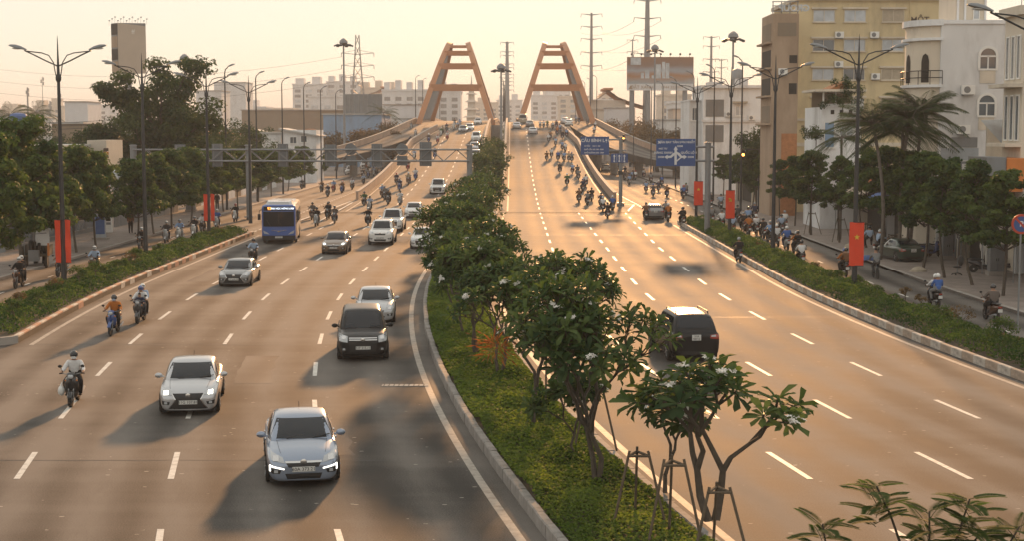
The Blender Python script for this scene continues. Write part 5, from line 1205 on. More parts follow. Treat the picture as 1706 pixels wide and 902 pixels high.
def clump_cloud(name, clumps, per, leaf, m, r, flat=.6, tint=(.1, .7)):
    """clumps: (x,y,z,radius); leaves fill each clump near its surface, lighter tint differs by clump"""
    C = []; N = []; T_ = []
    for (x, y, z, rad) in clumps:
        d = rand_dirs(per, r); rr = rad * (r.random(per) ** .45)[:, None]; p = d * rr; p[:, 2] *= flat; C.append(p + (x, y, z)); n = d + r.normal(size=(per, 3)) * .5; n[:, 2] += .6; N.append(n)
        T_.append(np.clip(r.uniform(*tint) + r.normal(size=per) * .18, 0, 1))
    C = np.concatenate(C); N = np.concatenate(N); T_ = np.concatenate(T_); n = len(C)
    return leaf_mesh(name, C, np.cross(N, rand_dirs(n, r)), N, r.uniform(.7, 1.3, n) * leaf, r.uniform(.45, .7, n) * leaf, T_, m)
def limb(b, p0, p1, r0, r1, r, bend=.12, n=4, sides=6):
    p0 = Vector(p0); p1 = Vector(p1); L = (p1 - p0).length; off = Vector(r.normal(size=3)) * L * bend
    pts = [p0.lerp(p1, t) + off * (4 * t * (1 - t)) for t in [i / n for i in range(n + 1)]]; b.tube(pts, [r0 + (r1 - r0) * i / n for i in range(n + 1)], sides); return pts
# --- street trees: slim trunk, layered umbrella crowns
def street_tree_meshes(seed, H, spread, trunk_h, layers, leafm, per=110, leaf=.24, tr=.09):
    r = np.random.default_rng(seed); t = MB(); limb(t, (0, 0, 0), (r.normal() * .1, r.normal() * .1, H * .86), tr, tr * .35, r, .03, 6, 8)
    clumps = []
    for k in range(layers):
        f = k / max(1, layers - 1); z = trunk_h + (H - trunk_h) * (.08 + .84 * f); sp = spread * (1.0 - .62 * f ** 1.3) * r.uniform(.85, 1.1); nb = int(7 - 2 * f)
        a0 = r.uniform(0, 6.28)
        for j in range(nb):
            a = a0 + 2 * math.pi * j / nb + r.normal() * .25; L = sp * r.uniform(.7, 1.05); zz = z + r.uniform(-.25, .25)
            e = (L * math.cos(a), L * math.sin(a), zz + .15 * L); limb(t, (0, 0, max(trunk_h * .85, zz - .5 - .15 * L)), e, tr * .4, .012, r, .08, 3, 5)
            for q in (.45, .75, 1.0): clumps.append((e[0] * q + r.normal() * .12, e[1] * q + r.normal() * .12, zz + .15 * L * q + r.normal() * .26, (.56 - .12 * q) * spread / 1.9 * r.uniform(.8, 1.2)))
        clumps.append((0, 0, z + .2, .45 * spread / 1.7))
    return t.mesh('trunk', M['bark'], 60), clump_cloud('crown', clumps, per, leaf, leafm, r, .62, (.05, .85))
STV = [street_tree_meshes(40 + i, 6.9, 2.35, 2.4, 5, M['street'], 105, .29) for i in range(5)]
def tree_from(var, X, Y, z, s, rz, label, group, sx=1.0, name='street_tree'):
    root = thing(name, label, 'tree', (X, Y, z), rz, group); link('trunk', var[0], root); link('crown', var[1], root); root.scale = (s * sx, s * sx, s); return root
STR = [street_tree_meshes(80 + i, 6.9, 1.75, 3.1, 4, M['street'], 85, .27) for i in range(5)]
tr_ = random.Random(11)
def place_street(side, spots):
    for i, (px, Y, top, lab) in enumerate(spots):
        X = (px - 853) / FPX * Y; s = zat(top - (2 if side > 0 else 10), Y) / 6.9
        tree_from((STR if side > 0 else STV)[(i * 3 + (side > 0)) % 5], X, Y, .13, s, tr_.uniform(0, 6.28), lab, 'trees along the shop pavement' if side > 0 else 'trees along the service road pavement', tr_.uniform(.95, 1.15) / max(.75, s) ** .35)
place_street(1, [(1676, 73.5, 300, 'slim tree nearest the picture edge in front of the orange sign'), (1624, 78.5, 285, 'slim tree between the office chair and the grey cabinet'), (1577, 82.5, 275, 'slim tree behind the two motorbikes on the service road'), (1541, 88, 268, 'slim tree at the corner of the parked green car'), (1512, 94, 262, 'tree rising behind the parked green car'),
  (1478, 99, 258, 'tree below the palm, beside the parked green car'), (1445, 104, 262, 'tree just beside the starred banner pole'), (1400, 109, 270, 'tree below the small white house with roof garden'), (1352, 117, 262, 'tree with three long stakes on the pavement'), (1325, 128, 268, 'tree behind the pack of motorbikes'),
  (1300, 138, 275, 'tree beside the dark lamp post in front of the unfinished block'), (1272, 150, 262, 'tree carrying the amber traffic light in its crown'), (1254, 160, 258, 'tree below the round bushy tree'), (1230, 172, 262, 'tree next to the flat-roofed white house'), (1205, 186, 262, 'tree just beyond the direction sign post'), (1186, 200, 266, 'tree half behind the direction sign post'), (1160, 222, 262, 'tree behind the small star banner')])
place_street(-1, [(-20, 75, 250, 'dark leafy tree cut by the picture edge'), (35, 86, 225, 'dense tree beside the first red banners'), (70, 92, 262, 'second dense tree behind the first red banners'), (125, 100, 262, 'tree in front of the showroom glass'), (158, 104, 272, 'tree hiding the showroom totem'), (228, 111, 285, 'leaning slim tree by the second lamp post'), (255, 118, 275, 'slim tree right of the second lamp post'), (285, 124, 268, 'tree below the spreading tree, near the service road riders'), (318, 132, 262, 'tree between the second and third lamp posts'),
  (345, 142, 268, 'tree behind the farther plain red banners'), (372, 150, 262, 'tree left of the gantry post'), (396, 158, 268, 'tree just behind the gantry post'), (430, 170, 268, 'tree above the bus roof'), (452, 184, 262, 'tree right behind the bus'), (480, 200, 262, 'tree on the riverside pavement under the second gantry board'), (505, 218, 258, 'tree on the riverside pavement by the third gantry board'), (530, 240, 258, 'tree on the riverside pavement farthest along')])
# --- big spreading tree
r = np.random.default_rng(5); t = MB(); cl = []
BX, BY = (268 - 853) / FPX * 152, 152.0
limb(t, (0, 0, 0), (.4, 0, 5), .55, .4, r, .03, 4, 10)
for k in range(20):
    a = 2 * math.pi * k / 20 * 2.4; f = k / 19; L = 6.6 * (1 - .45 * f) * r.uniform(.75, 1.08); z = 4.2 + 8.6 * f; e = (L * math.cos(a), L * math.sin(a), z + .6)
    limb(t, (.2, 0, 3 + 4.5 * f), e, .2, .04, r, .08, 4, 6)
    for q in (.35, .6, .85, 1.05): cl.append((e[0] * q + r.normal() * .5, e[1] * q + r.normal() * .5, (3 + 4.5 * f) * (1 - q) + e[2] * q + r.normal() * .4, r.uniform(1.0, 1.7) * (1.15 - .35 * q)))
    if L * math.cos(a) < -2: cl.append((e[0] * 1.15, e[1], e[2] + .3, .8))
for k in range(26):
    a = r.uniform(0, 6.28); rad = r.uniform(2.5, 6.5); cl.append((rad * math.cos(a), rad * math.sin(a), r.uniform(2.2, 6.5), r.uniform(1.1, 1.7)))
root = thing('spreading_tree', 'big dark spreading tree with layered boughs behind the gantry', 'tree', (BX, BY, 0)); t.obj('trunk', M['bark'], root, smooth=60); link('crown', clump_cloud('crown', [(x, y, z, q * 1.3) for x, y, z, q in cl], 260, .38, M['bigtree'], r, .6, (.05, .75)), root); root.scale = (1.08, 1.08, 1.12)
r = np.random.default_rng(6); cl = [(r.normal() * 1.5, r.normal() * 1.2, 2.2 + abs(r.normal()) * 1.6, r.uniform(.7, 1.1)) for _ in range(60)]
def bushy(px, Y, top, w, label, m=M['bigtree'], seed=0, n=46, leaf=.32, name='round_tree', per=120):
    r = np.random.default_rng(seed + 100); H = zat(top, Y); X = (px - 853) / FPX * Y; cl = []
    for _ in range(n):
        d = rand_dirs(1, r)[0]; q = r.random() ** .4; cl.append((d[0] * w * q * .85, d[1] * w * q * .85, H * .56 + d[2] * q * H * .36, r.uniform(.28, .42) * w * .8))
    t = MB(); limb(t, (0, 0, 0), (.1, 0, H * .6), .05 * w + .1, .06, r, .04, 4, 8)
    for k in range(5): limb(t, (0, 0, H * .35), tuple(np.array(cl[k][:3]) * .8), .08, .02, r, .1, 3, 5)
    root = thing(name, label, 'tree', (X, Y, 0)); t.obj('trunk', M['bark'], root, smooth=60); link('crown', clump_cloud('crown', cl, per, leaf, m, r, .8, (.1, .7)), root); return root
bushy(1264, 158, 193, 3.1, 'round bushy tree in front of the pale unfinished block', seed=1); bushy(365, 190, 185, 4.2, 'dark tree beside the spreading tree, behind the gantry', seed=2); bushy(205, 176, 188, 4.2, 'dense tree between the showroom sign and the spreading tree', seed=6); bushy(325, 178, 160, 4.4, 'tall dark tree filling the gap behind the second gantry board', seed=7); bushy(418, 215, 196, 3.8, 'rounded tree behind the gantry post', seed=8); bushy(145, 170, 200, 3.6, 'tree behind the showroom roof', seed=3); bushy(70, 190, 195, 4.0, 'loose tree behind the showroom next to the water tank', seed=4); bushy(20, 150, 215, 3.5, 'tree at the picture edge behind the pavement trees', seed=5)
for i, (px, Y, top, w) in enumerate(((440, 260, 205, 3.5), (480, 270, 215, 3.5), (560, 300, 210, 4.5), (610, 300, 206, 4.5), (640, 320, 190, 5.0), (655, 300, 215, 4.0))): bushy(px, Y, top, w, f'brownish riverside tree, {ordn[i]} in the row behind the riverside street', M['dry'] if i > 1 else M['bigtree'], 20 + i, 34, .5, 'riverside_tree', 80)
for i, (px, Y, top, w) in enumerate(((1030, 330, 195, 6), (1060, 300, 200, 6), (1095, 290, 200, 6), (1130, 270, 205, 5), (1150, 250, 212, 4), (1020, 380, 200, 7), (1075, 360, 190, 7))): bushy(px, Y, top, w, f'brownish riverside tree below the picture billboard, {ordn[i]} in the row', M['dry'], 40 + i, 34, .5, 'riverside_tree', 80)
# --- palms
def palm(px, Y, top, label, fr=22, L=3.0, seed=0, n_stem=1, spread=0.0, base=None):
    r = np.random.default_rng(seed + 300); H = zat(top, Y) - L * .35; X = (px - 853) / FPX * Y; root = thing('palm_tree', label, 'palm', (X, Y, .1)); 
    for q in range(n_stem):
        ox, oy = (r.normal() * spread, r.normal() * spread) if n_stem > 1 else (0, 0); h = H * r.uniform(.82, 1.0) if n_stem > 1 else H
        t = MB(); limb(t, (ox * .6, oy * .6, 0), (ox, oy, h), .13, .09, r, .03, 5, 8); t.obj('trunk', M['palebark'], root, smooth=60)
        C = []; D = []; N = []; LL = []; st = MB()
        for k in range(fr):
            a = 2 * math.pi * k / fr * 2.6 + r.normal() * .2; el_ = r.uniform(.05, 1.25); l = L * r.uniform(.8, 1.1); pts = []
            for i in range(9):
                s = i / 8; hx = l * s * math.cos(el_) + .15 * l * s * s; z = l * s * math.sin(el_) - l * .62 * s * s * (1.15 - .5 * el_)
                pts.append(Vector((ox + hx * math.cos(a), oy + hx * math.sin(a), h + z)))
            st.tube(pts, [.03 - .003 * i for i in range(9)], 4, cap=False)
            for i in range(1, 27):
                s = .12 + .88 * i / 26; j = min(7, int(s * 8)); p = pts[j].lerp(pts[j + 1], s * 8 - j); d = (pts[j + 1] - pts[j]).normalized(); sd = d.cross(Vector((0, 0, 1))).normalized()
                for sg in (-1, 1):
                    dd = (sd * sg * .8 + d * .55 + Vector((0, 0, -.45))).normalized(); ll = .62 * L / 3 * (1.1 - .75 * abs(s - .45)); C.append(p + dd * ll / 2); D.append(dd); N.append(Vector((0, 0, 1)) + sd * sg * .3); LL.append(ll)
        n = len(C); st.obj('frond_stems', M['palebark'], root, smooth=60)['kind'] = 'stuff'
        link('fronds', leaf_mesh('fronds', C, D, N, LL, np.full(n, .055), r.uniform(.1, .8, n), M['palm']), root)
    return root
palm(1493, 95, 148, 'broad clump of feathery palms before the white arched-window building', 42, 2.9, 1, 4, .8); palm(1400, 112, 215, 'low palm beside the small white house', 18, 2.2, 2)
palm(20, 200, 178, 'coconut palm by the water tank', 20, 3.6, 3); palm(65, 230, 175, 'coconut palm behind the showroom', 18, 3.6, 4); palm(640, 330, 178, 'dry palm next to the blue-walled shed', 18, 4, 5)
# ------------------------------------------------------------------ median: ground cover, frangipani trees, stakes; hedges on the dividers
r = np.random.default_rng(21)
n = 110000; Yq = 24 + (1 - np.sqrt(1 - r.random(n) * .98)) * 140; Xo = r.uniform(-4.28, -1.62, n); S_ = .00172 * np.maximum(0, 85 - Yq) ** 2
lump = .10 * np.sin(Xo * 2.3 + Yq * .9) + .08 * np.sin(Xo * 4.1 - Yq * 1.7); C = np.stack([Xo + S_, Yq, .22 + r.random(n) * .12 + np.maximum(0, lump)], 1)
Nn = r.normal(size=(n, 3)) * .5; Nn[:, 2] += 1; Dd = r.normal(size=(n, 3)); Dd[:, 2] *= .5
patch = .5 + .35 * np.sin(Xo * 1.3 + Yq * .37) * np.sin(Yq * .21 + 1) + r.normal(size=n) * .15
sz = np.clip(.075 + (Yq - 25) * .0022, .075, .26)
g_ = link('ground_cover', leaf_mesh('ground_cover', C, Dd, Nn, sz * r.uniform(.8, 1.5, n), sz * .8, np.clip(patch, 0, 1), M['grass'])); tag(g_, 'low bright green ground cover filling the median', 'ground cover', kind='stuff')
# frangipani: forked branches that end in rosettes of long leaves
lf = leaf_mesh('leaf', [(0, .15, 0)], [(0, 1, 0)], [(0, 0, 1)], [.30], [.085], [.5], M['frang'], .18, 2)
LEAFV = []
for k in range(5):
    LEAFV.append(leaf_mesh('leaf', [(0, .15, 0)], [(0, 1, 0)], [(0, 0, 1)], [.30], [.10], [.1 + .18 * k], M['frang'], .18, 2))
pb = MB()
for k in range(5):
    a = 2 * math.pi * k / 5; pb.add([(0, 0, 0), (.035 * math.cos(a - .5), .035 * math.sin(a - .5), .02), (.06 * math.cos(a), .06 * math.sin(a), .012), (.035 * math.cos(a + .5), .035 * math.sin(a + .5), .02)], [(0, 1, 2, 3)])
def frang_skeleton(r, H, spread, levels=4, lean=(0, 0)):
    """returns branch mesh builder and tips (pos, dir)"""
    b = MB(); tips = []
    def grow(p, d, L, rad, lv):
        e = p + d * L; bend = Vector(r.normal(size=3)) * L * .06; b.tube([p, p.lerp(e, .5) + bend, e], [rad, rad * .85, rad * .7], 6)
        if lv == 0 or L < .16: tips.append((e, d)); return
        k = 2 if r.random() < .55 else 3
        a0 = r.uniform(0, 6.28); q = d.orthogonal().normalized(); w = d.cross(q)
        for j in range(k):
            a = a0 + 2 * math.pi * j / k + r.normal() * .3; sp = spread * r.uniform(.6, 1.15)
            nd = (d + (q * math.cos(a) + w * math.sin(a)) * sp + Vector((0, 0, .18))).normalized(); grow(e, nd, L * r.uniform(.66, .86), rad * .72, lv - 1)
        if lv < levels - 1 and r.random() < .35: tips.append((e, d))
    nst = 2 if r.random() < .4 else 1
    for j in range(nst):
        d0 = Vector((lean[0] + r.normal() * .12, lean[1] + r.normal() * .12, 1)).normalized(); L0 = H * .30
        grow(Vector((.1 * j, .06 * j, 0)), d0, L0, .075 * H / 4.2, levels)
    # scale the crown to the wanted height
    top = max(t[0].z for t in tips) + .12; k = H / top
    b.v = [(x * k, y * k, z * k) for x, y, z in b.v]; return b, [(t[0] * k, t[1]) for t in tips]
def rosette_leaves(tips, r, per=(11, 17), L=.30):
    C = []; D = []; N = []; LL = []; T_ = []
    for p, d in tips:
        q = d.orthogonal().normalized(); w = d.cross(q); n = r.integers(*per); tint = r.uniform(.1, .8)
        for k in range(n):
            a = 2.4 * k + r.normal() * .15; up = r.uniform(-.35, .75) if k < n * .7 else r.uniform(.7, 1.6); dd = (q * math.cos(a) + w * math.sin(a) + d * up).normalized(); l = L * r.uniform(.75, 1.15)
            base = p - d * (.10 * (1 - k / n)); C.append(base + dd * l * .55); D.append(dd); N.append(d + Vector((0, 0, .3))); LL.append(l); T_.append(min(1, max(0, tint + r.normal() * .15)))
    return C, D, N, LL, T_
def blossoms(tips, r, n, root, name='blossom'):
    idx = r.permutation(len(tips))[:n]
    for i in idx:
        p, d = tips[i]; b = MB(); dd = (d + Vector((0, 0, .5))).normalized(); q = dd.to_track_quat('Z', 'Y')
        for k in range(9):
            o = Vector(r.normal(size=3) * .055); o.z = abs(o.z) * .6; rq = Vector((r.normal() * .6, r.normal() * .6, 1)).to_track_quat('Z', 'Y')
            b.add([q @ (o + rq @ Vector(v)) for v in pb.v], pb.f)
        o = b.obj(name, M['petal'], root, smooth=0, fix=False); o.location = p + dd * .10
FR = 'flowering frangipani trees along the median'
def frangipani(X, Y, H, spread, label, seed, levels=4, lean=(0, 0), nbl=6, single=False, sx=1.0, L=.30, per=(11, 17)):
    r = np.random.default_rng(seed); b, tips = frang_skeleton(r, H, spread, levels, lean); root = thing('frangipani_tree', label, 'tree', (X, Y, .2), 0, FR)
    b.obj('trunk', M['bark'], root, smooth=60); C, D, N, LL, T_ = rosette_leaves(tips, r, per, L)
    if single:      # close tree: its leaves are pieces of their own, the smallest-looking rest is one part
        order = sorted(range(len(C)), key=lambda i: C[i].y)[:300]
        for i in order:
            o = link('leaf', LEAFV[min(4, int(T_[i] * 5))], root); d = D[i]; s = d.cross(N[i]).normalized(); u = s.cross(d); mm = Matrix((s, d, u)).transposed().to_4x4(); o.matrix_local = Matrix.Translation(C[i] - d * LL[i] * .5) @ mm @ Matrix.Scale(LL[i] / .30, 4)
        rest = [i for i in range(len(C)) if i not in set(order)]
        if rest:
            cr = link('crown', leaf_mesh('crown', [C[i] for i in rest], [D[i] for i in rest], [N[i] for i in rest], [LL[i] for i in rest], [LL[i] * .29 for i in rest], [T_[i] for i in rest], M['frang'], .18, 2), root); cr['kind'] = 'stuff'
    else: link('crown', leaf_mesh('crown', C, D, N, LL, [l * .33 for l in LL], T_, M['frang'], .18, 2), root)
    blossoms(tips, r, nbl, root); root.scale.x = sx; return root
def stakes(X, Y, label, H=1.5, w=.42, tilt=.12):
    root = thing('tree_stakes', label, 'tree stakes', (X, Y, .2), 0, 'wooden stakes propping the median trees')
    for k, (sx, sy) in enumerate(((-1, -1), (1, -1), (0, 1.1))):
        b = MB(); b.tube([(sx * (w + tilt), sy * (w + tilt), 0), (sx * w * .45, sy * w * .45, H)], .028, 6); b.obj('stake', M['wood'], root)
    for z in (H * .93,):
        for (a, c) in (((-1, -1), (1, -1)), ((1, -1), (0, 1.1)), ((0, 1.1), (-1, -1))):
            b = MB(); q = w * .52; b.tube([(a[0] * q, a[1] * q, z), (c[0] * q, c[1] * q, z)], .03, 6); b.obj('cross_bar', M['wood'], root)
    return root
frangipani(4.05, 30.6, 3.35, .68, 'nearest flowering frangipani with open forked branches and few leaf tufts', 3, 3, (.16, 0), 6, True, 1.5, .36)
frangipani(1.9, 33.9, 4.7, .55, 'tall frangipani with a leaning forked trunk on the ground cover', 12, 5, (-.28, .05), 12, True, 1.0, .36, (7, 11))
frangipani(3.4, 33.0, 2.35, .6, 'dense frangipani between the tall one and the open-branched one', 31, 4, (.1, 0), 6, True, 1.2, .34, (7, 12))
frangipani(1.6, 36.4, 2.2, .6, 'frangipani in front of the black off-roader', 14, 4, (.0, .1), 6, False, 1.1)
frangipani(.6, 40.5, 4.3, .55, 'frangipani with a reddish withered tuft', 15, 5, (-.05, 0), 10, False, 1.1, .34, (7, 11))
frangipani(1.2, 44.5, 4.5, .55, 'frangipani overlapping the lane line of the outgoing road', 16, 5, (.05, 0), 9, False, 1.0, .34, (7, 11))
Y = 49.0; k = 0
where = ['fourth', 'fifth', 'sixth', 'seventh', 'eighth', 'ninth', 'tenth', 'eleventh', 'twelfth', 'thirteenth', 'fourteenth', 'fifteenth', 'sixteenth', 'seventeenth', 'eighteenth', 'nineteenth', 'twentieth', 'twenty-first', 'twenty-second', 'twenty-third', 'twenty-fourth', 'twenty-fifth']
FV = []
while Y < 172 and k < len(where):
    X = -2.85 + sh(Y) + tr_.uniform(-.3, .3); H = tr_.uniform(3.7, 4.6)
    frangipani(X, Y, H, .58, f'flowering frangipani in the dense middle row of the median, {where[k]} from the camera', 60 + k, 5 if Y < 100 else 4, (tr_.uniform(-.08, .08), 0), 9 if Y < 100 else 6, False, .98, .32 if Y < 100 else .42, (11, 17) if Y < 80 else (8, 12)); Y += tr_.uniform(3.9, 5.0) if Y < 100 else 6.2; k += 1
for i, Y in enumerate((176, 183, 190, 198, 206, 214, 222, 230, 238, 246, 254)):
    bushy(853 + (-2.9) / Y * FPX, Y, 0, 1.5, f'rounded tree between the two ramps, {ordn[i] if i < 8 else ("ninth", "tenth", "eleventh")[i - 8]} beyond the frangipani row', M['bigtree'], 70 + i, 26, .34, 'ramp_tree', 90) if False else None
    r2 = np.random.default_rng(500 + i); H = 5.0 + max(0, Y - 190) * .03; cl = [(r2.normal() * .75, r2.normal() * 1.6, H * .35 + r2.random() * H * .6, r2.uniform(.6, .95)) for _ in range(22)]; root = thing('ramp_tree', f'rounded green tree between the two ramps, {(ordn + ["ninth", "tenth", "eleventh"])[i]} beyond the frangipani row', 'tree', (-2.9, Y, .2), 0, 'trees between the two ramps'); t = MB(); limb(t, (0, 0, 0), (.1, 0, H * .7), .1, .05, r2, .04, 4, 6); t.obj('trunk', M['bark'], root, smooth=60); link('crown', clump_cloud('crown', cl, 110, .36, M['bigtree'], r2, .85, (.15, .9)), root)
for i, (px, py, H) in enumerate(((990, 745, 1.55), (1062, 868, 1.5), (1120, 905, 1.7), (910, 690, 1.4), (775, 540, 1.4), (1195, 930, 1.4))):
    X, Yq = gnd(px, py, .2); stakes(X, Yq, ('three stakes with a bar right of the tall leaning trunk', 'three stakes with a clear top bar below the middle tree', 'stakes round the dark slim trunk at the picture foot', 'stakes leaning on the trunk over the ground cover', 'stakes far along the ground cover by the edge line', 'stakes beside the nearest frangipani trunk')[i], H)
# withered reddish frond tuft
r = np.random.default_rng(9); nn = 160; C = r.normal(size=(nn, 3)) * (.28, .28, .22); wx = atY(828, 578, 39.5)
wt_ = link('withered_tuft', leaf_mesh('withered_tuft', C, C + r.normal(size=(nn, 3)) * .1, r.normal(size=(nn, 3)), r.uniform(.2, .4, nn), np.full(nn, .035), r.uniform(.3, 1, nn), leaf_mat('withered_leaf', (.16, .05, .02), (.36, .15, .05), .4, .6))); wt_.location = wx; tag(wt_, kind='stuff'); tag(wt_, 'reddish brown withered leaf tuft hanging in the median trees', 'dead leaves')
# feathery young flame tree rising from the median at the picture foot
def flame_tree(X, Y, H, label):
    r = np.random.default_rng(77); root = thing('flame_tree', label, 'tree', (X, Y, .2)); t = MB(); limb(t, (0, 0, 0), (.05, 0, H * .8), .06, .025, r, .03, 5, 8)
    C = []; D = []; N = []; LL = []; rach = MB()
    ends = [(-1.05, .1, H * .90), (-.55, -.1, H * 1.0), (-.72, .2, H * .80), (.05, .1, H * .93), (.40, -.1, H * .97), (.62, .15, H * .88), (.95, 0, H * .90), (1.25, .1, H * .84), (-.25, 0, H * .84)]
    for e in ends:
        limb(t, (0, 0, H * .62), e, .022, .009, r, .1, 4, 5)
        for k in range(15):
            a = 2.4 * k + r.normal() * .2; d = Vector((math.cos(a), math.sin(a), r.uniform(.0, .75))).normalized(); l = r.uniform(.30, .46); p = Vector(e) - Vector((0, 0, .03 * k)); pts = [p + d * l * s - Vector((0, 0, .2 * l * s * s)) for s in (0, .25, .5, .75, 1)]; rach.tube(pts, .004, 4, cap=False)
            sd = d.cross(Vector((0, 0, 1))).normalized()
            for i in range(3, 29):
                s = i / 28; j = min(3, int(s * 4)); q = pts[j].lerp(pts[j + 1], s * 4 - j)
                for sg in (-1, 1):
                    dd = (sd * sg + d * .45).normalized(); ll = .10 * (1.15 - .8 * abs(s - .4)); C.append(q + dd * ll / 2); D.append(dd); N.append(Vector((0, 0, 1)) + d * .3); LL.append(ll)
    t.obj('trunk', M['bark'], root, smooth=60); rach.obj('leaf_stems', M['feather'], root, smooth=0)['kind'] = 'stuff'; n = len(C)
    link('crown', leaf_mesh('crown', C, D, N, LL, np.full(n, .019), np.clip(r.normal(.5, .2, n), 0, 1), M['feather']), root)
p = atY(1545, 850, 15.2); flame_tree(p.x, 15.2, 4.45, 'young feathery-leaved flame tree rising at the picture foot')
# --- hedges and shrubs on the dividers
def hedge(name, l, r_, ya, yb, label, h=.68, dens=1.15):
    rr_ = np.random.default_rng(int(ya) + int(abs(l))); n = int((yb - ya) * (r_ - l) * 150 * dens); Yq = rr_.uniform(ya, yb, n); Xo = rr_.uniform(l, r_, n); S_ = .00172 * np.maximum(0, 85 - Yq) ** 2
    hh = h * (.72 + .28 * np.sin(Yq * 1.9 + Xo) * np.sin(Xo * 2.2 - Yq * .8) + .12 * np.sin(Yq * .63)); ed = np.minimum(Xo - l, r_ - Xo); hh *= np.clip(.45 + ed * 1.4, 0, 1)
    z = .2 + hh * (1 - rr_.random(n) ** 2.2 * .75); C = np.stack([Xo + S_, Yq, z], 1); Nn = rr_.normal(size=(n, 3)) * .7; Nn[:, 2] += .7; Dd = rr_.normal(size=(n, 3))
    ti = np.clip(.45 + .3 * np.sin(Yq * .9) * np.sin(Xo * 1.7 + Yq * .33) + rr_.normal(size=n) * .2, 0, 1)
    root = thing(name, label, 'hedge'); link('foliage', leaf_mesh('foliage', C, Dd, Nn, rr_.uniform(.09, .18, n), rr_.uniform(.06, .10, n), ti, M['hedge']), root)
    b = MB(); Y = ya + .3
    while Y < yb:
        x = rr_.uniform(l + .2, r_ - .2) + sh(Y); b.tube([(x, Y, .15), (x + rr_.normal() * .06, Y, .2 + h * .6)], .015, 4); Y += .55
    b.obj('stems', M['bark'], root, smooth=0)['kind'] = 'stuff'; return root
hedge('hedge', -23.3, -20.7, 58.6, 118.5, 'clipped green hedge on the divider between oncoming lanes and service road'); hedge('hedge', 14.95, 17.3, 42, 132, 'clipped hedge with reddish tips on the divider beside the shop-side service road')
def shrub(px, py, Y, rad, label, bare=False):
    p = atY(px, py, Y); r = np.random.default_rng(int(px)); root = thing('shrub', label, 'shrub', (p.x, Y, .2), 0, 'round shrubs standing above the hedges'); H = p.z - .2; t = MB(); limb(t, (0, 0, 0), (r.normal() * .05, 0, H), .03, .015, r, .08, 4, 5); tips = []
    for k in range(9):
        d = rand_dirs(1, r)[0]; d[2] = abs(d[2]) * .8; e = np.array((0, 0, H)) + d * rad * .8; limb(t, (0, 0, H * .75), tuple(e), .012, .004, r, .12, 3, 4); tips.append((*e, rad * .45))
    t.obj('stem', M['bark'], root, smooth=60); link('foliage', clump_cloud('foliage', tips, 26 if bare else 90, .085, M['dry'] if bare else M['hedge'], r, .8, (.1, .7)), root)
sl_ = [(130, 458, 75, .55, 0), (60, 500, 66, .6, 0), (20, 515, 61, .5, 0), (33, 497, 64, .3, 1), (160, 447, 78, .5, 0), (92, 474, 72, .4, 1), (225, 425, 88, .5, 0), (200, 440, 83, .45, 0), (265, 414, 97, .4, 0), (365, 385, 112, .4, 1), (215, 430, 86, .4, 1)]
for i, q in enumerate(sl_): shrub(*q[:4], f'{"thin bare" if q[4] else "round leafy"} shrub above the oncoming-side hedge, {(ordn + ["ninth", "tenth", "eleventh"])[i]} listed from the first banners', bool(q[4])) if False else shrub(*q[:4], ['round leafy shrub under the first pair of plain red banners', 'round shrub at the near end of the oncoming-side hedge', 'low round shrub at the picture edge on the oncoming-side hedge', 'small bare shrub at the near end of the hedge', 'broad round shrub beside the first lamp post', 'thin bare shrub in front of the first lamp post', 'round shrub left of the second lamp post', 'round shrub before the second lamp post rider', 'small shrub right of the second lamp post', 'bare shrub beside the farther plain red banners', 'bare shrub close to the second lamp post'][i], bool(q[4]))
sr_ = [(1509, 488, 68, .28, 1), (1534, 500, 67, .28, 1), (1565, 525, 62, .55, 0), (1601, 530, 59, .6, 1), (1672, 553, 54, .6, 0), (1455, 490, 72, .5, 0), (1425, 470, 78, .45, 0), (1395, 462, 80, .45, 0), (1358, 446, 84, .35, 1), (1310, 430, 93, .45, 1), (1290, 424, 95, .4, 0), (1262, 410, 100, .35, 1)]
for i, q in enumerate(sr_): shrub(*q[:4], ['little lollipop shrub on the shop-side hedge, left of two', 'little lollipop shrub on the shop-side hedge, right of two', 'round shrub in front of the rider with the blue-backed passenger', 'thin shrub between two rounder ones on the shop-side hedge', 'widest round shrub near the picture edge', 'round shrub just right of the starred banner post', 'round shrub at the foot of the starred banner post', 'round shrub left of the starred banner post', 'thin shrub before the white-shirted rider', 'reddish thin shrub before the dark lamp post', 'round shrub at the foot of the dark lamp post', 'thin shrub behind the lone rider at the kerb'][i], bool(q[4]))
# ------------------------------------------------------------------ buildings
def wall_mat(n, c, d=(.16, .13, .10), amt=.5): return mat(n, c, .85, var=.07, scale=.5, dirt=d, dirt_amt=amt, bump=.06)
M['yellow'] = wall_mat('yellow_render', (.62, .51, .31)); M['cream'] = wall_mat('cream_render', (.64, .57, .47)); M['offwhite'] = wall_mat('white_render', (.66, .66, .66)); M['raw'] = wall_mat('raw_concrete', (.38, .28, .20), (.17, .11, .07), .6)
M['whitewall'] = wall_mat('white_house', (.72, .73, .74)); M['greymetal'] = mat('grey_sheet_metal', (.20, .21, .22), .5, .3, var=.1, scale=1, dirt=(.15, .12, .09), dirt_amt=.4); M['pane'] = mat('window_pane', (.10, .12, .14), .08, spec=.8, var=.3, scale=.6); M['palepane'] = mat('curtained_pane', (.42, .46, .50), .15, spec=.7, var=.3, scale=.9)
M['dark'] = mat('dark_panel_and_shade', (.03, .025, .02), .8, var=.3); M['orange'] = mat('orange_sign', (.55, .17, .03), .5, var=.08); M['roofsheet'] = mat('corrugated_roof', (.42, .42, .41), .5, .3, var=.15, scale=1, dirt=(.2, .13, .08), dirt_amt=.5); M['tile'] = mat('clay_tile', (.40, .17, .07), .8, var=.2)  # near-black: painted shade inside openings, also plain dark panels
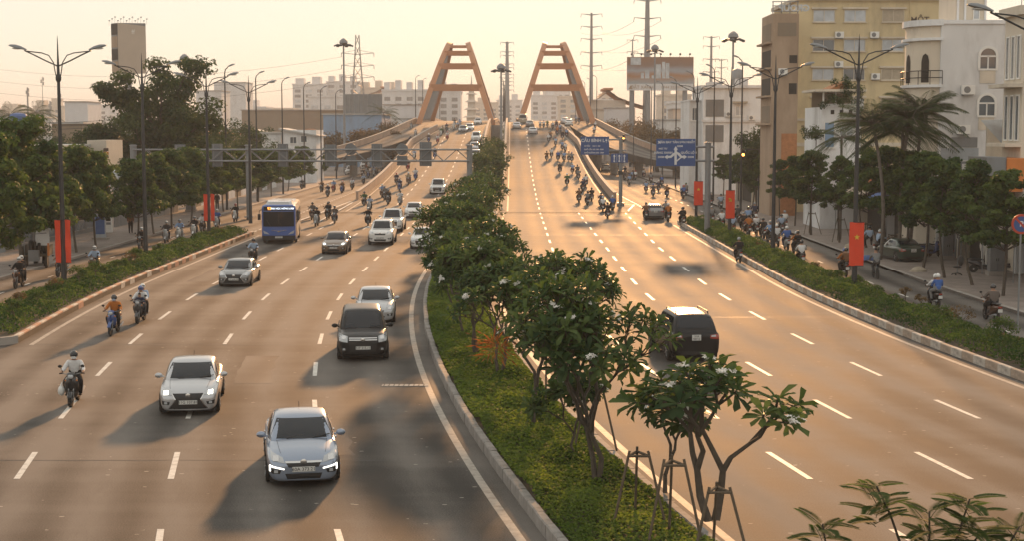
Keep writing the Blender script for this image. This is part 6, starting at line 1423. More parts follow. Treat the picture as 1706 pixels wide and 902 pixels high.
M['blueshed'] = wall_mat('blue_sheet', (.22, .33, .48)); M['brownwall'] = wall_mat('brown_wall', (.24, .19, .14)); M['far1'] = wall_mat('far_block_pale', (.62, .62, .63), (.4, .37, .33)); M['far2'] = wall_mat('far_block_warm', (.58, .50, .42), (.4, .34, .28)); M['awning'] = mat('awning_cloth', (.40, .34, .26), .8, var=.15); M['bluecl'] = mat('blue_tarp', (.07, .13, .30), .7, var=.15)
def XP(px, Y): return (px - 853) / FPX * Y
def bbox(root, name, x0, x1, y0, y1, z0, z1, m):
    b = MB(); b.box(x0, x1, y0, y1, z0, z1); return b.obj(name, m, root, smooth=0)
def win(root, x0, x1, z0, z1, Y, pane=None, frame=None, face='Y', mull=1, sill=True, ft=.06):
    """a window on a wall that faces the camera (face Y, wall at Y) or the street (face X, wall at X=Y argument; x = world Y)"""
    fm = frame or M['white']
    def bx(a0, a1, d0, d1, c0, c1, n, m, p):
        b = MB()
        if face == 'Y': b.box(a0, a1, Y - d1, Y - d0, c0, c1)
        elif face == '-X': b.box(Y - d1, Y - d0, a0, a1, c0, c1)
        else: b.box(Y + d0, Y + d1, a0, a1, c0, c1)
        return b.obj(n, m, p, smooth=0)
    w = bx(x0, x1, .004, .02, z0, z1, 'window', pane or M['pane'], root)
    bx(x0 - ft, x0, .004, .07, z0 - ft, z1 + ft, 'frame', fm, w); bx(x1, x1 + ft, .004, .07, z0 - ft, z1 + ft, 'frame', fm, w); bx(x0, x1, .004, .07, z1, z1 + ft, 'frame', fm, w); bx(x0, x1, .004, .07, z0 - ft, z0, 'frame', fm, w)
    for k in range(mull): xm = x0 + (x1 - x0) * (k + 1) / (mull + 1); bx(xm - .025, xm + .025, .02, .06, z0, z1, 'mullion', fm, w)
    if sill: bx(x0 - .15, x1 + .15, .004, .16, z0 - ft - .08, z0 - ft - .004, 'sill', fm, w)
    return w
def arch_win(root, xc, z0, w, h, Y):
    n = 10; poly = [(xc - w / 2, z0), (xc + w / 2, z0), (xc + w / 2, z0 + h - w / 2)] + [(xc + w / 2 * math.cos(math.pi * k / n), z0 + h - w / 2 + w / 2 * math.sin(math.pi * k / n)) for k in range(1, n)] + [(xc - w / 2, z0 + h - w / 2)]
    b = MB(); b.prism(poly, 'Y', Y - .03, Y - .004); o = b.obj('arched_window', M['pane'], root, smooth=0); fr = MB()
    big = [(xc + (p[0] - xc) * 1.28, z0 + (p[1] - z0) * 1.12) for p in poly]
    for k in range(1, len(poly) - 0):
        a, c = poly[k % len(poly)], poly[(k + 1) % len(poly)]; A, Cc = big[k % len(poly)], big[(k + 1) % len(poly)]
        if k == len(poly) - 1: continue
        fr.prism([a, c, Cc, A], 'Y', Y - .10, Y - .003)
    fr.prism([poly[0], poly[-1], big[-1], (big[0][0], z0)], 'Y', Y - .10, Y - .003); fr.obj('frame', M['white'], o, smooth=0)
    for (a0, a1, c0, c1) in ((xc - .04, xc + .04, z0, z0 + h - w / 2), (xc - w / 2, xc + w / 2, z0 + h - w / 2 - .05, z0 + h - w / 2 + .05), (xc - w * .62, xc + w * .62, z0 - .12, z0)):
        b = MB(); b.box(a0, a1, Y - .08, Y - .032, c0, c1); b.obj('glazing_bar', M['white'], o, smooth=0)
    b = MB(); b.box(xc - w / 2, xc + w / 2, Y - .05, Y - .004, z0 - .95, z0 - .13); b.obj('panel', M['cream'], o, smooth=0)
def Zp(py, Y): return zat(py, Y)
# yellow block
Y = 149.5; root = thing('yellow_building', 'large yellow rendered block with rows of wide windows', 'building', (0, 0, 0)); x0, x1 = XP(1325, Y), XP(1606, Y); zt = Zp(4, Y)
bbox(root, 'wall', x0, x1, Y, Y + 14, 0, zt, M['yellow']); bbox(root, 'cornice', x0 - .3, x1 + .3, Y - .35, Y + 14.2, zt, zt + .35, M['cream']); bbox(root, 'string_course', x0 - .1, x1, Y - .15, Y - .003, Zp(201, Y), Zp(197, Y), M['cream']); bbox(root, 'string_course', x0 - .1, x1, Y - .12, Y - .003, Zp(243, Y), Zp(237, Y), M['cream']); bbox(root, 'drain_pipe', XP(1508, Y), XP(1510, Y), Y - .15, Y - .003, 0, zt, M['yellow'])
for i, (py0, py1) in enumerate(((20, 38), (68, 86), (116, 133), (165, 183))):
    for j, (a, c) in enumerate(((1350, 1384), (1401, 1435), (1464, 1498))):
        w_ = win(root, XP(a, Y), XP(c, Y), Zp(py1, Y), Zp(py0, Y), Y, (M['palepane'], M['palepane'], M['pane'])[(i * 2 + j) % 3] if not (j == 2 and i != 1) else M['awning'], M['cream'])
        b = MB(); b.box(XP(a - 4, Y), XP(c + 4, Y), Y - .22, Y - .004, Zp(py0 - 2, Y), Zp(py0 - 5, Y)); b.obj('hood_mould', M['cream'], w_, smooth=0)
LET = mat('dark_letters', (.09, .06, .045), .6, var=0)
text_obj('MỘT', .85, LET, root, (XP(1525, Y), Y - .03, Zp(36, Y)), bold=.012); text_obj('“GIỮ', .8, LET, root, (XP(1347, Y), Y - .03, Zp(213, Y)), bold=.01)
# unfinished brown block with open bays and the rear of a rooftop sign
Y = 143.0; root = thing('unfinished_building', 'tall raw brown concrete block with open bays beside the yellow block', 'building'); x0, x1 = 24.36, XP(1326, Y); zt = Zp(25, Y)
bbox(root, 'wall', x0, x1, Y, Y + 6, 0, zt, M['raw'])
for i, (p0, p1) in enumerate(((40, 62), (84, 104), (130, 150), (176, 196))):
    bbox(root, 'bay_shade_panel' if i in (1, 2) else 'bay_panel', x0 - .03, x0 - .004, Y + .6, Y + 5.4, Zp(p1 + 8, Y), Zp(p0, Y), M['dark'] if i in (1, 2) else M['brownwall'])  # open bays are flat dark panels, their shade put into the colour
    bbox(root, 'floor_slab', x0 - .5, x0 - .003, Y + .1, Y + 6, Zp(p1 + 12, Y), Zp(p1 + 9, Y), M['raw'])
for (p0, p1) in ((93, 106), (139, 157)): bbox(root, 'opening_shade_panel', XP(1311, Y), XP(1324, Y), Y - .02, Y - .004, Zp(p1, Y), Zp(p0, Y), M['dark'])  # flat near-black panels stand in for the shade in the openings
bbox(root, 'recessed_panel', XP(1291, Y), XP(1322, Y), Y - .02, Y - .004, Zp(62, Y), Zp(40, Y), M['brownwall']); bbox(root, 'brick_patch', XP(1300, Y), x1, Y - .03, Y - .004, 0, Zp(222, Y), M['tile'])
rs = thing('rooftop_sign', 'rooftop letter sign seen from behind on the unfinished block', 'sign', (0, 0, 0))
for xx in (1283, 1297, 1311, 1324): bbox(rs, 'strut', XP(xx, Y), XP(xx, Y) + .08, Y + .3, Y + .4, zt, Zp(5, Y), M['steel'])
for py in (6, 13, 22): bbox(rs, 'rail', x0, x1, Y + .2, Y + .28, Zp(py, Y), Zp(py, Y) + .08, M['steel'])
tm = text_mesh('GROUP', .85, M['palepane'], .12, bold=.03); o = link('lettering', tm, rs); o.location = (XP(1318, Y), Y + .1, Zp(16.5, Y)); o.rotation_euler = (PI / 2, 0, PI)
# white building with arched windows
Y = 100.0; root = thing('arched_building', 'tall pale building with two white-framed arched windows in a blank side wall', 'building'); x0 = XP(1561, Y); zt = Zp(42, Y)
bbox(root, 'wall', x0, x0 + 9, Y, Y + 7, 0, zt, M['offwhite']); bbox(root, 'roof_edge', x0 - .1, x0 + 9, Y - .12, Y + 7, zt, zt + .25, M['whitewall'])
for py in (115, 192): arch_win(root, XP(1639, Y), Zp(py, Y), 1.02, Zp(py - 33, Y) - Zp(py, Y), Y)
bx_ = MB(); n = 8; cx, cy, rad = x0 + .1, Y + 2.4, 1.75
pts = [(cx + rad * math.cos(R(90 + 180 * k / n)), cy + rad * 1.3 * math.sin(R(90 + 180 * k / n))) for k in range(n + 1)]; bx_.prism(pts, 'Z', 0, zt - .1); bx_.obj('corner_bay', M['cream'], root, smooth=0)
for z in (Zp(64, Y), Zp(141, Y), Zp(215, Y)):
    b = MB(); b.prism([(cx + (p[0] - cx) * 1.14, cy + (p[1] - cy) * 1.14) for p in pts], 'Z', z - .18, z); b.obj('balcony_slab', M['whitewall'], root, smooth=0)
b = MB(); b.prism([(cx + (p[0] - cx) * 1.12, cy + (p[1] - cy) * 1.12) for p in pts], 'Z', zt - .1, zt + .3); b.obj('corner_cornice', M['whitewall'], root, smooth=0)
for k in range(n + 1):
    z = Zp(141, Y); x, y = cx + (pts[k][0] - cx) * 1.12, cy + (pts[k][1] - cy) * 1.12; b = MB(); b.tube([(x, y, z), (x, y, z + .9)], .025, 5); b.obj('baluster', M['black'], root)
for z in (Zp(141, Y) + .9, Zp(141, Y) + .45):
    b = MB(); b.tube([(cx + (p[0] - cx) * 1.12, cy + (p[1] - cy) * 1.12, z) for p in pts], .03, 5); b.obj('railing', M['black'], root)
for z in (Zp(140, Y), Zp(213, Y)):
    for k in (2, 4, 6):
        a, c = pts[k], pts[k + 1] if k < n else pts[k]; d = Vector((c[0] - a[0], c[1] - a[1], 0)); q = Vector((d.y, -d.x, 0)).normalized(); m_ = Vector(((a[0] + c[0]) / 2, (a[1] + c[1]) / 2, 0)); m_ += (m_ - Vector((cx, cy, 0))).normalized() * .03
        b = MB(); dn = d.normalized(); hw = d.length * .36; P_ = [(m_ + dn * t * hw, zz) for t, zz in ((-1, .1), (1, .1), (1, 1.5), (.7, 1.85), (0, 2.0), (-.7, 1.85), (-1, 1.5))]
        b.add([(p.x, p.y, z + zz) for p, zz in P_], [tuple(range(7))]); b.obj('bay_door', M['dark'], root, smooth=0, fix=False)
bbox(root, 'roof_tower', XP(1598, Y), XP(1650, Y), Y + 2, Y + 6, zt, zt + 4, M['cream']); win(root, XP(1629, Y), XP(1637, Y), Zp(30, Y), Zp(8, Y), Y + 2, M['palepane'], mull=0)
for xx in (1600, 1612, 1646): bbox(root, 'pilaster', XP(xx, Y), XP(xx + 3, Y), Y + 1.85, Y + 1.998, zt, zt + 4, M['whitewall'])
bbox(root, 'shutter_band', XP(1582, Y), XP(1625, Y), Y - .08, Y - .004, Zp(245, Y), Zp(228, Y), M['greymetal'])
# cream house at the picture edge
root = thing('cream_house', 'narrow cream town house with tall slit windows at the picture edge', 'building'); X0, Ya, Yb = 28.6, 85.3, 88.6; zt = Zp(28, 86)
bbox(root, 'wall', X0, X0 + 9, Ya, Yb, 0, zt, M['cream']); bbox(root, 'side_wall_coat', X0 + .3, X0 + 9, Ya - .04, Ya - .003, 0, zt - .5, M['offwhite']); bbox(root, 'cornice', X0 - .35, X0 + 9, Ya - .25, Yb + .2, zt, zt + .5, M['cream']); bbox(root, 'balcony_slab', X0 - .9, X0 - .003, Ya, Yb, Zp(140, 86) - .2, Zp(140, 86), M['cream']); bbox(root, 'balcony_slab', X0 - .9, X0 - .003, Ya, Yb, Zp(238, 86) - .2, Zp(238, 86), M['cream'])
for (za, zb) in ((Zp(130, 86), Zp(62, 86)), (Zp(232, 86), Zp(160, 86))):
    for ya in (Ya + .45, Ya + 1.4, Ya + 2.35): win(root, ya, ya + .5, za, zb, X0, M['pane'], M['white'], '-X', 0, False, .08)
for k in range(9): b = MB(); b.tube([(X0 - .2 + k * .4, Ya, zt + .5), (X0 - .2 + k * .4, Ya, zt + 1.5)], .02, 4); b.obj('terrace_baluster', M['black'], root)
for z in (1.0, 1.5): b = MB(); b.tube([(X0 - .2, Ya, zt + z), (X0 + 3.2, Ya, zt + z)], .03, 5); b.obj('terrace_rail', M['black'], root)
ca = thing('corrugated_canopy', 'slanting striped corrugated canopy leaning on the cream house', 'canopy', (0, 0, 0)); A_c, B_c, C_c, D_c = atY(1634, 200, 92), atY(1672, 199, 92), atY(1673, 238, 89), atY(1668, 238, 89); b = MB(); b.grid([[A_c.lerp(B_c, k / 24).lerp(D_c.lerp(C_c, k / 24), t) + Vector((0, -.07 * (k % 2), .04 * (k % 2))) for t in (0, .5, 1)] for k in range(25)]); b.obj('sheet', M['roofsheet'], ca, smooth=0); bbox(ca, 'end_wall', XP(1641, 93), XP(1670, 93), 93, 93.2, 0, Zp(206, 93), M['cream'])
# small white house with a roof garden
Y = 124.0; root = thing('roof_garden_house', 'small white house with a planted roof terrace under a tiled shelter', 'building'); x0, x1 = XP(1366, Y), XP(1432, Y); zt = Zp(178, Y)
bbox(root, 'wall', x0, x1, Y, Y + 7, 0, zt, M['whitewall']); win(root, XP(1372, Y), XP(1387, Y), Zp(244, Y), Zp(204, Y), Y, M['blueshed'], M['white'], mull=0); win(root, XP(1397, Y), XP(1418, Y), Zp(225, Y), Zp(208, Y), Y, M['palepane'], M['white'], mull=1)
for xx in (1381, 1396, 1411): bbox(root, 'vent', XP(xx, Y), XP(xx + 6, Y), Y - .02, Y - .004, Zp(190, Y), Zp(183, Y), M['dark'])
bbox(root, 'window_awning', XP(1393, Y), XP(1424, Y), Y - .6, Y - .003, Zp(203, Y), Zp(198, Y), M['awning']); bbox(root, 'parapet', x0 - .1, x1 + .1, Y - .1, Y + .1, zt, zt + .25, M['whitewall'])
for xx in (1368, 1388, 1428): bbox(root, 'terrace_post', XP(xx, Y), XP(xx, Y) + .12, Y + .1, Y + .22, zt, Zp(152, Y), M['white'])
bbox(root, 'terrace_roof', x0 - .7, x1 + .3, Y - .5, Y + 5, Zp(153, Y), Zp(149, Y), M['cream']); b = MB(); b.prism([(x0 + .6, Zp(149, Y)), (x0 + 2.2, Zp(149, Y)), (x0 + 2.0, Zp(135, Y))], 'Y', Y, Y + 4); b.obj('tiled_gable', M['tile'], root, smooth=0)
bbox(root, 'back_wall', x0, x1, Y + 4, Y + 4.2, zt, Zp(153, Y), M['brownwall'])
r = np.random.default_rng(8)
for nm, lab, xx, py, w_, n_ in (('potted_plant', 'trailing greenery filling the roof terrace of the small white house', 1400, 166, 1.2, 14), ('potted_plant', 'bush of greenery on top of the terrace roof', 1414, 141, .8, 9), ('climbing_plant', 'climbing plant hanging on the front of the small white house', 1357, 222, .55, 9)):
    cl = [(XP(xx, Y) + r.normal() * w_ * .8, Y - .2 + r.normal() * .25, Zp(py, Y) + r.normal() * .35, .42) for _ in range(n_)]; rt = thing(nm, lab, 'plant'); link('foliage', clump_cloud('foliage', cl, 110, .16, M['bigtree'], r, .9, (.2, .9)), rt); b = MB(); b.tube([(XP(xx, Y), Y - .2, Zp(py, Y) - 1.2), (XP(xx, Y), Y - .2, Zp(py, Y))], .04, 5); b.obj('stem', M['bark'], rt)
# flat-roofed white house
Y = 190.0; root = thing('flat_roofed_house', 'two-storey white flat-roofed house with shuttered bays below a water tank', 'building'); x0, x1 = XP(1170, Y), XP(1272, Y); zt = Zp(147, Y)
bbox(root, 'wall', x0, x1, Y, Y + 12, 0, zt, M['whitewall']); bbox(root, 'roof_slab', x0 - .4, x1 + .2, Y - .5, Y + 12, zt, zt + .35, M['offwhite']); bbox(root, 'floor_band', x0 - .2, x1, Y - .25, Y - .003, Zp(203, Y), Zp(199, Y), M['offwhite'])
for (a, c, p0, p1) in ((1174, 1204, 166, 194), (1174, 1204, 208, 236)):
    o = bbox(root, 'shutter', XP(a, Y), XP(c, Y), Y - .05, Y - .004, Zp(p1, Y), Zp(p0, Y), M['greymetal'])
    for k in range(9): xk = XP(a, Y) + (XP(c, Y) - XP(a, Y)) * (k + .5) / 9; bbox(o, 'rib', xk - .03, xk + .03, Y - .09, Y - .051, Zp(p1, Y), Zp(p0, Y), M['greymetal'])
win(root, XP(1224, Y), XP(1236, Y), Zp(192, Y), Zp(177, Y), Y, M['palepane'], M['white']); bbox(root, 'window_awning', XP(1218, Y), XP(1242, Y), Y - .7, Y - .003, Zp(172, Y), Zp(169, Y), M['awning'])
lw = thing('low_white_annex', 'lower white annex beside the flat-roofed house', 'building'); bbox(lw, 'wall', XP(1147, 192), XP(1169.5, 192), 192, 202, 0, Zp(168, 192), M['offwhite']); bbox(lw, 'roof_slab', XP(1146, 192), XP(1169.5, 192), 191.7, 202, Zp(168, 192), Zp(166, 192), M['whitewall']); win(lw, XP(1152, 192), XP(1160, 192), Zp(200, 192), Zp(180, 192), 192)
wt = thing('water_tank', 'steel water tank on legs on the flat white roof', 'water tank', (XP(1227, 195), 196, zt + .35)); b = MB(); b.lathe([(.62, 1.0), (.68, 1.1), (.68, 2.0), (.6, 2.15), (.2, 2.3)], 16); b.obj('drum', M['steel'], wt)
for k in range(4): b = MB(); a = PI / 4 + k * PI / 2; b.tube([(.6 * math.cos(a), .6 * math.sin(a), 0), (.5 * math.cos(a), .5 * math.sin(a), 1.0)], .05, 5); b.obj('leg', M['steel'], wt)
# shops along the pavement
def shop(Ya, Yb, H, wall, sign, label, X0=28.3, aw=None, txt=None, goods=None):
    root = thing('shop', label, 'shop'); bbox(root, 'wall', X0 + .8, X0 + 8, Ya + .003, Yb - .003, 0, H, wall); bbox(root, 'interior_shade', X0 + .75, X0 + .797, Ya + .3, Yb - .3, .13, H - 1.3, M['dark']); bbox(root, 'roof', X0 - .1, X0 + 8.2, Ya + .003, Yb - .003, H, H + .15, M['roofsheet'])  # dark sheet behind the shop front stands in for the shade inside
    for y in (Ya, Yb - .3): bbox(root, 'pier', X0, X0 + .798, y + .01, y + .29, .13, H - .003, wall)
    s = bbox(root, 'signboard', X0 - .12, X0 + .0, Ya + .2, Yb - .2, H - 1.15, H - .15, sign); bbox(root, 'side_wall', X0, X0 + .74, Ya - .0, Ya + .008, .13, H - .01, wall)
    if aw:
        b = MB(); n = 10; b.grid([[(X0 - .14, Ya + .2 + (Yb - Ya - .4) * k / n, H - 1.2), (X0 - 1.9, Ya + .2 + (Yb - Ya - .4) * k / n, H - 1.75 + .04 * math.sin(k * 2))] for k in range(n + 1)]); b.obj('awning', aw, root, smooth=0)
        for y in (Ya + .25, Yb - .25): b = MB(); b.tube([(X0 - 1.85, y, .13), (X0 - 1.85, y, H - 1.75)], .03, 5); b.obj('awning_post', M['steel'], root)
    return root
shop(60, 70, 4.6, M['offwhite'], M['bluecl'], 'shop with blue fascia beyond the picture edge of the pavement'); shop(70.2, 79, 5.0, M['cream'], M['greymetal'], 'shop with grey fascia nearest in view'); shop(79.2, 85, 5.2, M['whitewall'], M['white'], 'shop with white awning behind the white mannequins', aw=M['white'])
shop(89.2, 96, 5.2, M['cream'], M['orange'], 'shop with beige awning behind the office chair', aw=M['awning']); shop(96.2, 99.6, 5.4, M['greymetal'], M['white'], 'narrow grey shop below the arched building'); shop(106.4, 115, 4.8, M['offwhite'], M['bluecl'], 'shop with blue fascia under the palms', aw=M['bluecl'])
shop(115.2, 123.8, 5.0, M['cream'], M['orange'], 'shop with dark doorway behind the motorbike pack', aw=M['awning']); shop(131.3, 142.5, 4.6, M['brownwall'], M['orange'], 'low brown shop before the yellow block', X0=27.5); shop(149.6, 158, 4.4, M['offwhite'], M['greymetal'], 'low white shop before the unfinished block', X0=25.6)
shop(164, 176, 4.4, M['cream'], M['bluecl'], 'low cream shop below the round bushy tree', X0=26); shop(203, 216, 4.6, M['offwhite'], M['white'], 'low white shop beyond the flat-roofed house', X0=26); shop(217, 232, 4.2, M['brownwall'], M['white'], 'low brown shop farthest along the pavement', X0=26)
# orange box sign and pale roof hoarding
sg = thing('orange_box_sign', 'big orange box sign with a cut-out hand on its grey side', 'sign', (0, 0, 0)); xa, xb = XP(1652, 86), XP(1688, 86); bbox(sg, 'box', xa, xb + .2, 83.5, 87.5, Zp(318, 84), Zp(263, 84), M['orange']); bbox(sg, 'side_panel', XP(1617, 86) + .1, xa - .003, 83.6, 87.0, Zp(330, 84), Zp(261, 84), M['greymetal'])
b = MB(); hz_ = Zp(316, 84); hx = XP(1623, 83.5) + .1; b.prism([(hx, hz_), (hx + .75, hz_), (hx + .82, hz_ + .75), (hx + .5, hz_ + .9), (hx + .3, hz_ + .95), (hx + .28, hz_ + 1.5), (hx + .1, hz_ + 1.5), (hx + .02, hz_ + .6)], 'Y', 83.5, 83.59); b.obj('hand_cutout', M['orange'], sg, smooth=0); bbox(sg, 'support', XP(1660, 86), XP(1664, 86), 84.2, 84.4, .13, Zp(318, 84), M['steel'])
hd_ = thing('roof_hoarding', 'long pale blue hoarding on the shop roofs below the arched building', 'hoarding', (0, 0, 0)); bbox(hd_, 'panel', XP(1566, 93), XP(1628, 93), 93, 93.12, Zp(266, 93), Zp(246, 93), M['palepane']); bbox(hd_, 'rail', XP(1564, 93), XP(1630, 93), 92.9, 92.997, Zp(272, 93), Zp(268, 93), M['greymetal'])
for xx in (1572, 1600, 1622): bbox(hd_, 'strut', XP(xx, 93), XP(xx, 93) + .08, 93.13, 93.2, 5.3, Zp(246, 93), M['steel'])
# pavement furniture: cabinets, board, mannequins, chair
def cabinet(px, py, Y, w, h, label):
    X = XP(px, Y); rt = thing('utility_cabinet', label, 'cabinet', (X, Y, .13)); bbox(rt, 'plinth', -w / 2 - .08, w / 2 + .08, -.33, .33, 0, .22, M['concrete']); bbox(rt, 'body', -w / 2, w / 2, -.28, .28, .22, h, M['lampgrey']); bbox(rt, 'roof', -w / 2 - .05, w / 2 + .05, -.34, .34, h, h + .06, M['lampgrey'])
    for s in (-1, 1): o = bbox(rt, 'door', min(s * .02, s * (w / 2 - .04)), max(s * .02, s * (w / 2 - .04)), -.30, -.281, .3, h - .08, M['steel']); bbox(o, 'handle', s * .06 - .015, s * .06 + .015, -.33, -.301, h * .5, h * .5 + .15, M['black'])
cabinet(1662, 455, 84, .78, 1.7, 'grey utility cabinet nearest the mannequins'); cabinet(1580, 430, 95, .65, 1.55, 'grey utility cabinet behind a slim tree'); cabinet(318, 346, 150, .9, 1.9, 'grey utility cabinet beyond the service road riders')
def mannequin(px, Y, h, label, rz):
    me = PM['stand'].copy(); o = link('mannequin', me)
    for i in range(4): o.data.materials[i] = M['white']
    o.location = (XP(px, Y), Y, .35); o.scale = (h, h, h); o.rotation_euler = (0, 0, rz); tag(o, label, 'mannequin', 'white shop mannequins'); b = MB(); b.lathe([(.22, -.22), (.22, -.18), (.05, -.16), (.03, .05)], 12); b.obj('stand', M['steel'], o)
for i, px in enumerate((1643, 1658, 1669, 1694)): mannequin(px, 88.5 - i * .5, 1.0, ('white shop mannequin at the outer end of the row, full figure', 'white shop mannequin second in the row with raised look', 'white shop mannequin behind the cabinet', 'white shop mannequin close to the picture edge')[i], .2 * i - .2)
lb = thing('menu_board', 'white hand-lettered food board hanging by the shop', 'sign', (XP(1604, 92), 92, 0)); bbox(lb, 'board', -.32, .32, -.04, .04, Zp(397, 92), Zp(363, 92), M['white']); text_obj('LẨU', .36, M['ink'], lb, (0, -.045, Zp(393, 92)), bold=.012); text_obj('BÒ\nGÀ\nCÁ', .22, M['ink'], lb, (0, -.045, Zp(376, 92)), bold=.004); bbox(lb, 'post', -.03, .03, .05, .11, .13, Zp(363, 92), M['steel'])
oc = thing('office_chair', 'black swivel office chair standing on the pavement', 'chair', (XP(1598, 84), 84, .13), .4)
for k in range(5): a = 2 * PI * k / 5; b = MB(); b.tube([(0, 0, .12), (.28 * math.cos(a), .28 * math.sin(a), .06)], .025, 5); b.ball((.28 * math.cos(a), .28 * math.sin(a), .035), .035, 6, 4); b.obj('foot', M['black'], oc)
b = MB(); b.tube([(0, 0, .1), (0, 0, .45)], .03, 6); b.obj('column', M['steel'], oc); b = MB(); b.ball((0, 0, .49), .25, 12, 6, (1, 1, .25)); b.obj('seat', M['black'], oc); b = MB(); b.ball((.22, 0, .85), .26, 12, 8, (.22, .9, 1.2)); b.tube([(.1, 0, .48), (.24, 0, .6)], .03, 5); b.obj('backrest', M['black'], oc)
# stakes round pavement trees
for i, (px, Y) in enumerate(((1352, 117), (1400, 109), (1445, 104))):
    stakes(XP(px, Y), Y, ('three long stakes round a tree behind the motorbike pack', 'stakes round the tree below the roof garden house', 'stakes round the tree by the starred banner pole')[i], 1.7, .55)
# parked motorbikes, a cyclist, people on the pavements
def parked(px, py, z, col, rz, label):
    X, Y = gnd(px, py, z); o = motorbike(col, True, False, label, 'motorbikes parked on the pavements'); o.location = (X, Y, z); o.rotation_euler = (0, R(7), rz)
for i, (px, py, c, rz) in enumerate(((1478, 425, 'black', 1.9), (1492, 424, 'dark grey', 2.1), (1550, 428, 'blue', 1.6), (1562, 427, 'silver', 1.7), (1590, 425, 'red', 1.5), (1680, 452, 'black', 1.2), (1640, 455, 'dark grey', 1.4))): parked(px, py, .13, c, rz, ('black scooter parked beside the green car under the seated man', 'dark grey scooter parked nearest the green car bumper', 'blue scooter parked beyond the green car', 'silver scooter parked before the beige awning', 'red scooter parked behind the farther cabinet', 'black scooter parked right of the near cabinet', 'dark grey scooter parked left of the near cabinet')[i])
def place_person(px, py, z, pose, shirt, tr, hel, label, rz=0.0, s=1.0):
    X, Y = gnd(px, py, z); o = person(pose, shirt, tr, hel, label, near=Y < 110); o.location = (X, Y, z); o.rotation_euler = (0, 0, rz); o.scale = (s, s, s); return o
X, Y = gnd(1462, 466); bc = thing('bicycle', 'bicycle ridden along the kerb by a boy in grey', 'bicycle', (X, Y + .5, 0), PI)
for y in (-.5, .5):
    w_ = MB(); w_.lathe([(.30, -.018), (.33, -.018), (.335, 0), (.33, .018), (.30, .018)], 20, (0, y, .335), 'X'); wo = w_.obj('wheel', M['tyre'], bc)
    for k in range(4): a = PI * k / 4; b = MB(); b.tube([(0, y - .3 * math.cos(a), .335 - .3 * math.sin(a)), (0, y + .3 * math.cos(a), .335 + .3 * math.sin(a))], .006, 4); b.obj('spoke', M['steel'], wo)
f = MB(); [f.tube([a, c], .018, 6) for a, c in (((0, -.5, .335), (0, -.38, .92)), ((0, -.4, .8), (0, .05, .30)), ((0, .05, .30), (0, .2, .88)), ((0, .5, .335), (0, .2, .80)), ((0, .05, .30), (0, .5, .335)), ((0, -.4, .82), (0, .18, .78)))]; f.obj('frame', M['steel'], bc); b = MB(); b.tube([(-.26, -.34, 1.0), (0, -.4, .96), (.26, -.34, 1.0)], .014, 6); b.obj('handlebar', M['steel'], bc); b = MB(); b.ball((0, .2, .90), .12, 10, 6, (.7, 1.1, .35)); b.obj('saddle', M['black'], bc)
o = place_person(1462, 466, 0, 'cycle', 'grey', 'dark grey', None, 'boy in grey riding the bicycle along the kerb', PI); o.location.y += .5
place_person(1468, 422, .13, 'ride', 'pale blue', 'black', 'white', 'man in pale blue sitting on a parked scooter beside the green car', 1.9); place_person(1447, 415, .13, 'ride', 'pale blue', 'black', 'black', 'man in pale blue at the end of the parked scooters', PI)
place_person(218, 388, .13, 'stand', 'brown', 'black', 'grey', 'person in brown standing before the grey metal fence', .4); place_person(362, 348, .13, 'stand', 'black', 'black', None, 'person in black walking beyond the farther red banners', .2); place_person(1284, 333, .13, 'stand', 'navy', 'black', None, 'person in navy standing under the far pavement trees'); place_person(1500, 412, .13, 'stand', 'dark grey', 'black', None, 'person in dark grey standing in the shop doorway', PI)
cb = thing('cargo_crates', 'open wooden crate on the seat of a parked scooter', 'crate', (XP(1492, 99), 99, .95)); 
for k in range(4): bbox(cb, 'slat', -.35, .35, -.3, -.28, .05 + k * .11, .13 + k * .11, M['wood']); bbox(cb, 'slat', -.35, -.33, -.279, .3, .05 + k * .11, .13 + k * .11, M['wood'])
bbox(cb, 'floor', -.35, .35, -.27, .3, 0, .03, M['wood'])
for i, (px, py, m) in enumerate(((1445, 433, M['bluecl']), (1530, 453, M['awning']), (1418, 412, M['awning']))):
    X, Y = gnd(px, py, .13); b = MB(); rr3 = np.random.default_rng(i); P_ = []
    for a in range(7):
        t = PI / 2 * a / 6; P_.append([((.5 * math.cos(t)) * math.cos(q) * rr3.uniform(.85, 1.1), .4 * math.cos(t) * math.sin(q) * rr3.uniform(.85, 1.1), .32 * math.sin(t)) for q in [2 * PI * k / 10 for k in range(11)]])
    for row in P_: row[-1] = row[0]
    b.grid(P_); o = b.obj('sack', m, smooth=60); o.location = (X, Y, .13); tag(o, ('blue bundle lying by the parked scooters', 'pale bundle at the foot of the tree by the green car', 'pale bundle at the foot of a staked tree')[i], 'bundle')

# small fittings on the walls
for rn, lst in (('yellow_building', ((1392, 60, 149.5), (1392, 108, 149.5), (1450, 60, 149.5), (1453, 128, 149.5))), ('arched_building', ((1606, 150, 100), (1600, 215, 100))), ('flat_roofed_house', ((1212, 190, 190), (1250, 196, 190))), ('unfinished_building', ((1300, 120, 143),))):
    for (px, py, Yw) in lst:
        rt = bpy.data.objects[rn]; x, z = XP(px, Yw), Zp(py, Yw); o = bbox(rt, 'air_conditioner', x - .42, x + .42, Yw - .40, Yw - .06, z - .3, z + .3, M['white']); bf = MB(); bf.lathe([(.22, -.012), (.22, 0)], 14, (x - .1, Yw - .402, z), 'Y'); bf.obj('fan_grille', M['greymetal'], o); bbox(rt, 'bracket', x - .35, x + .35, Yw - .38, Yw - .004, z - .36, z - .302, M['steel'])
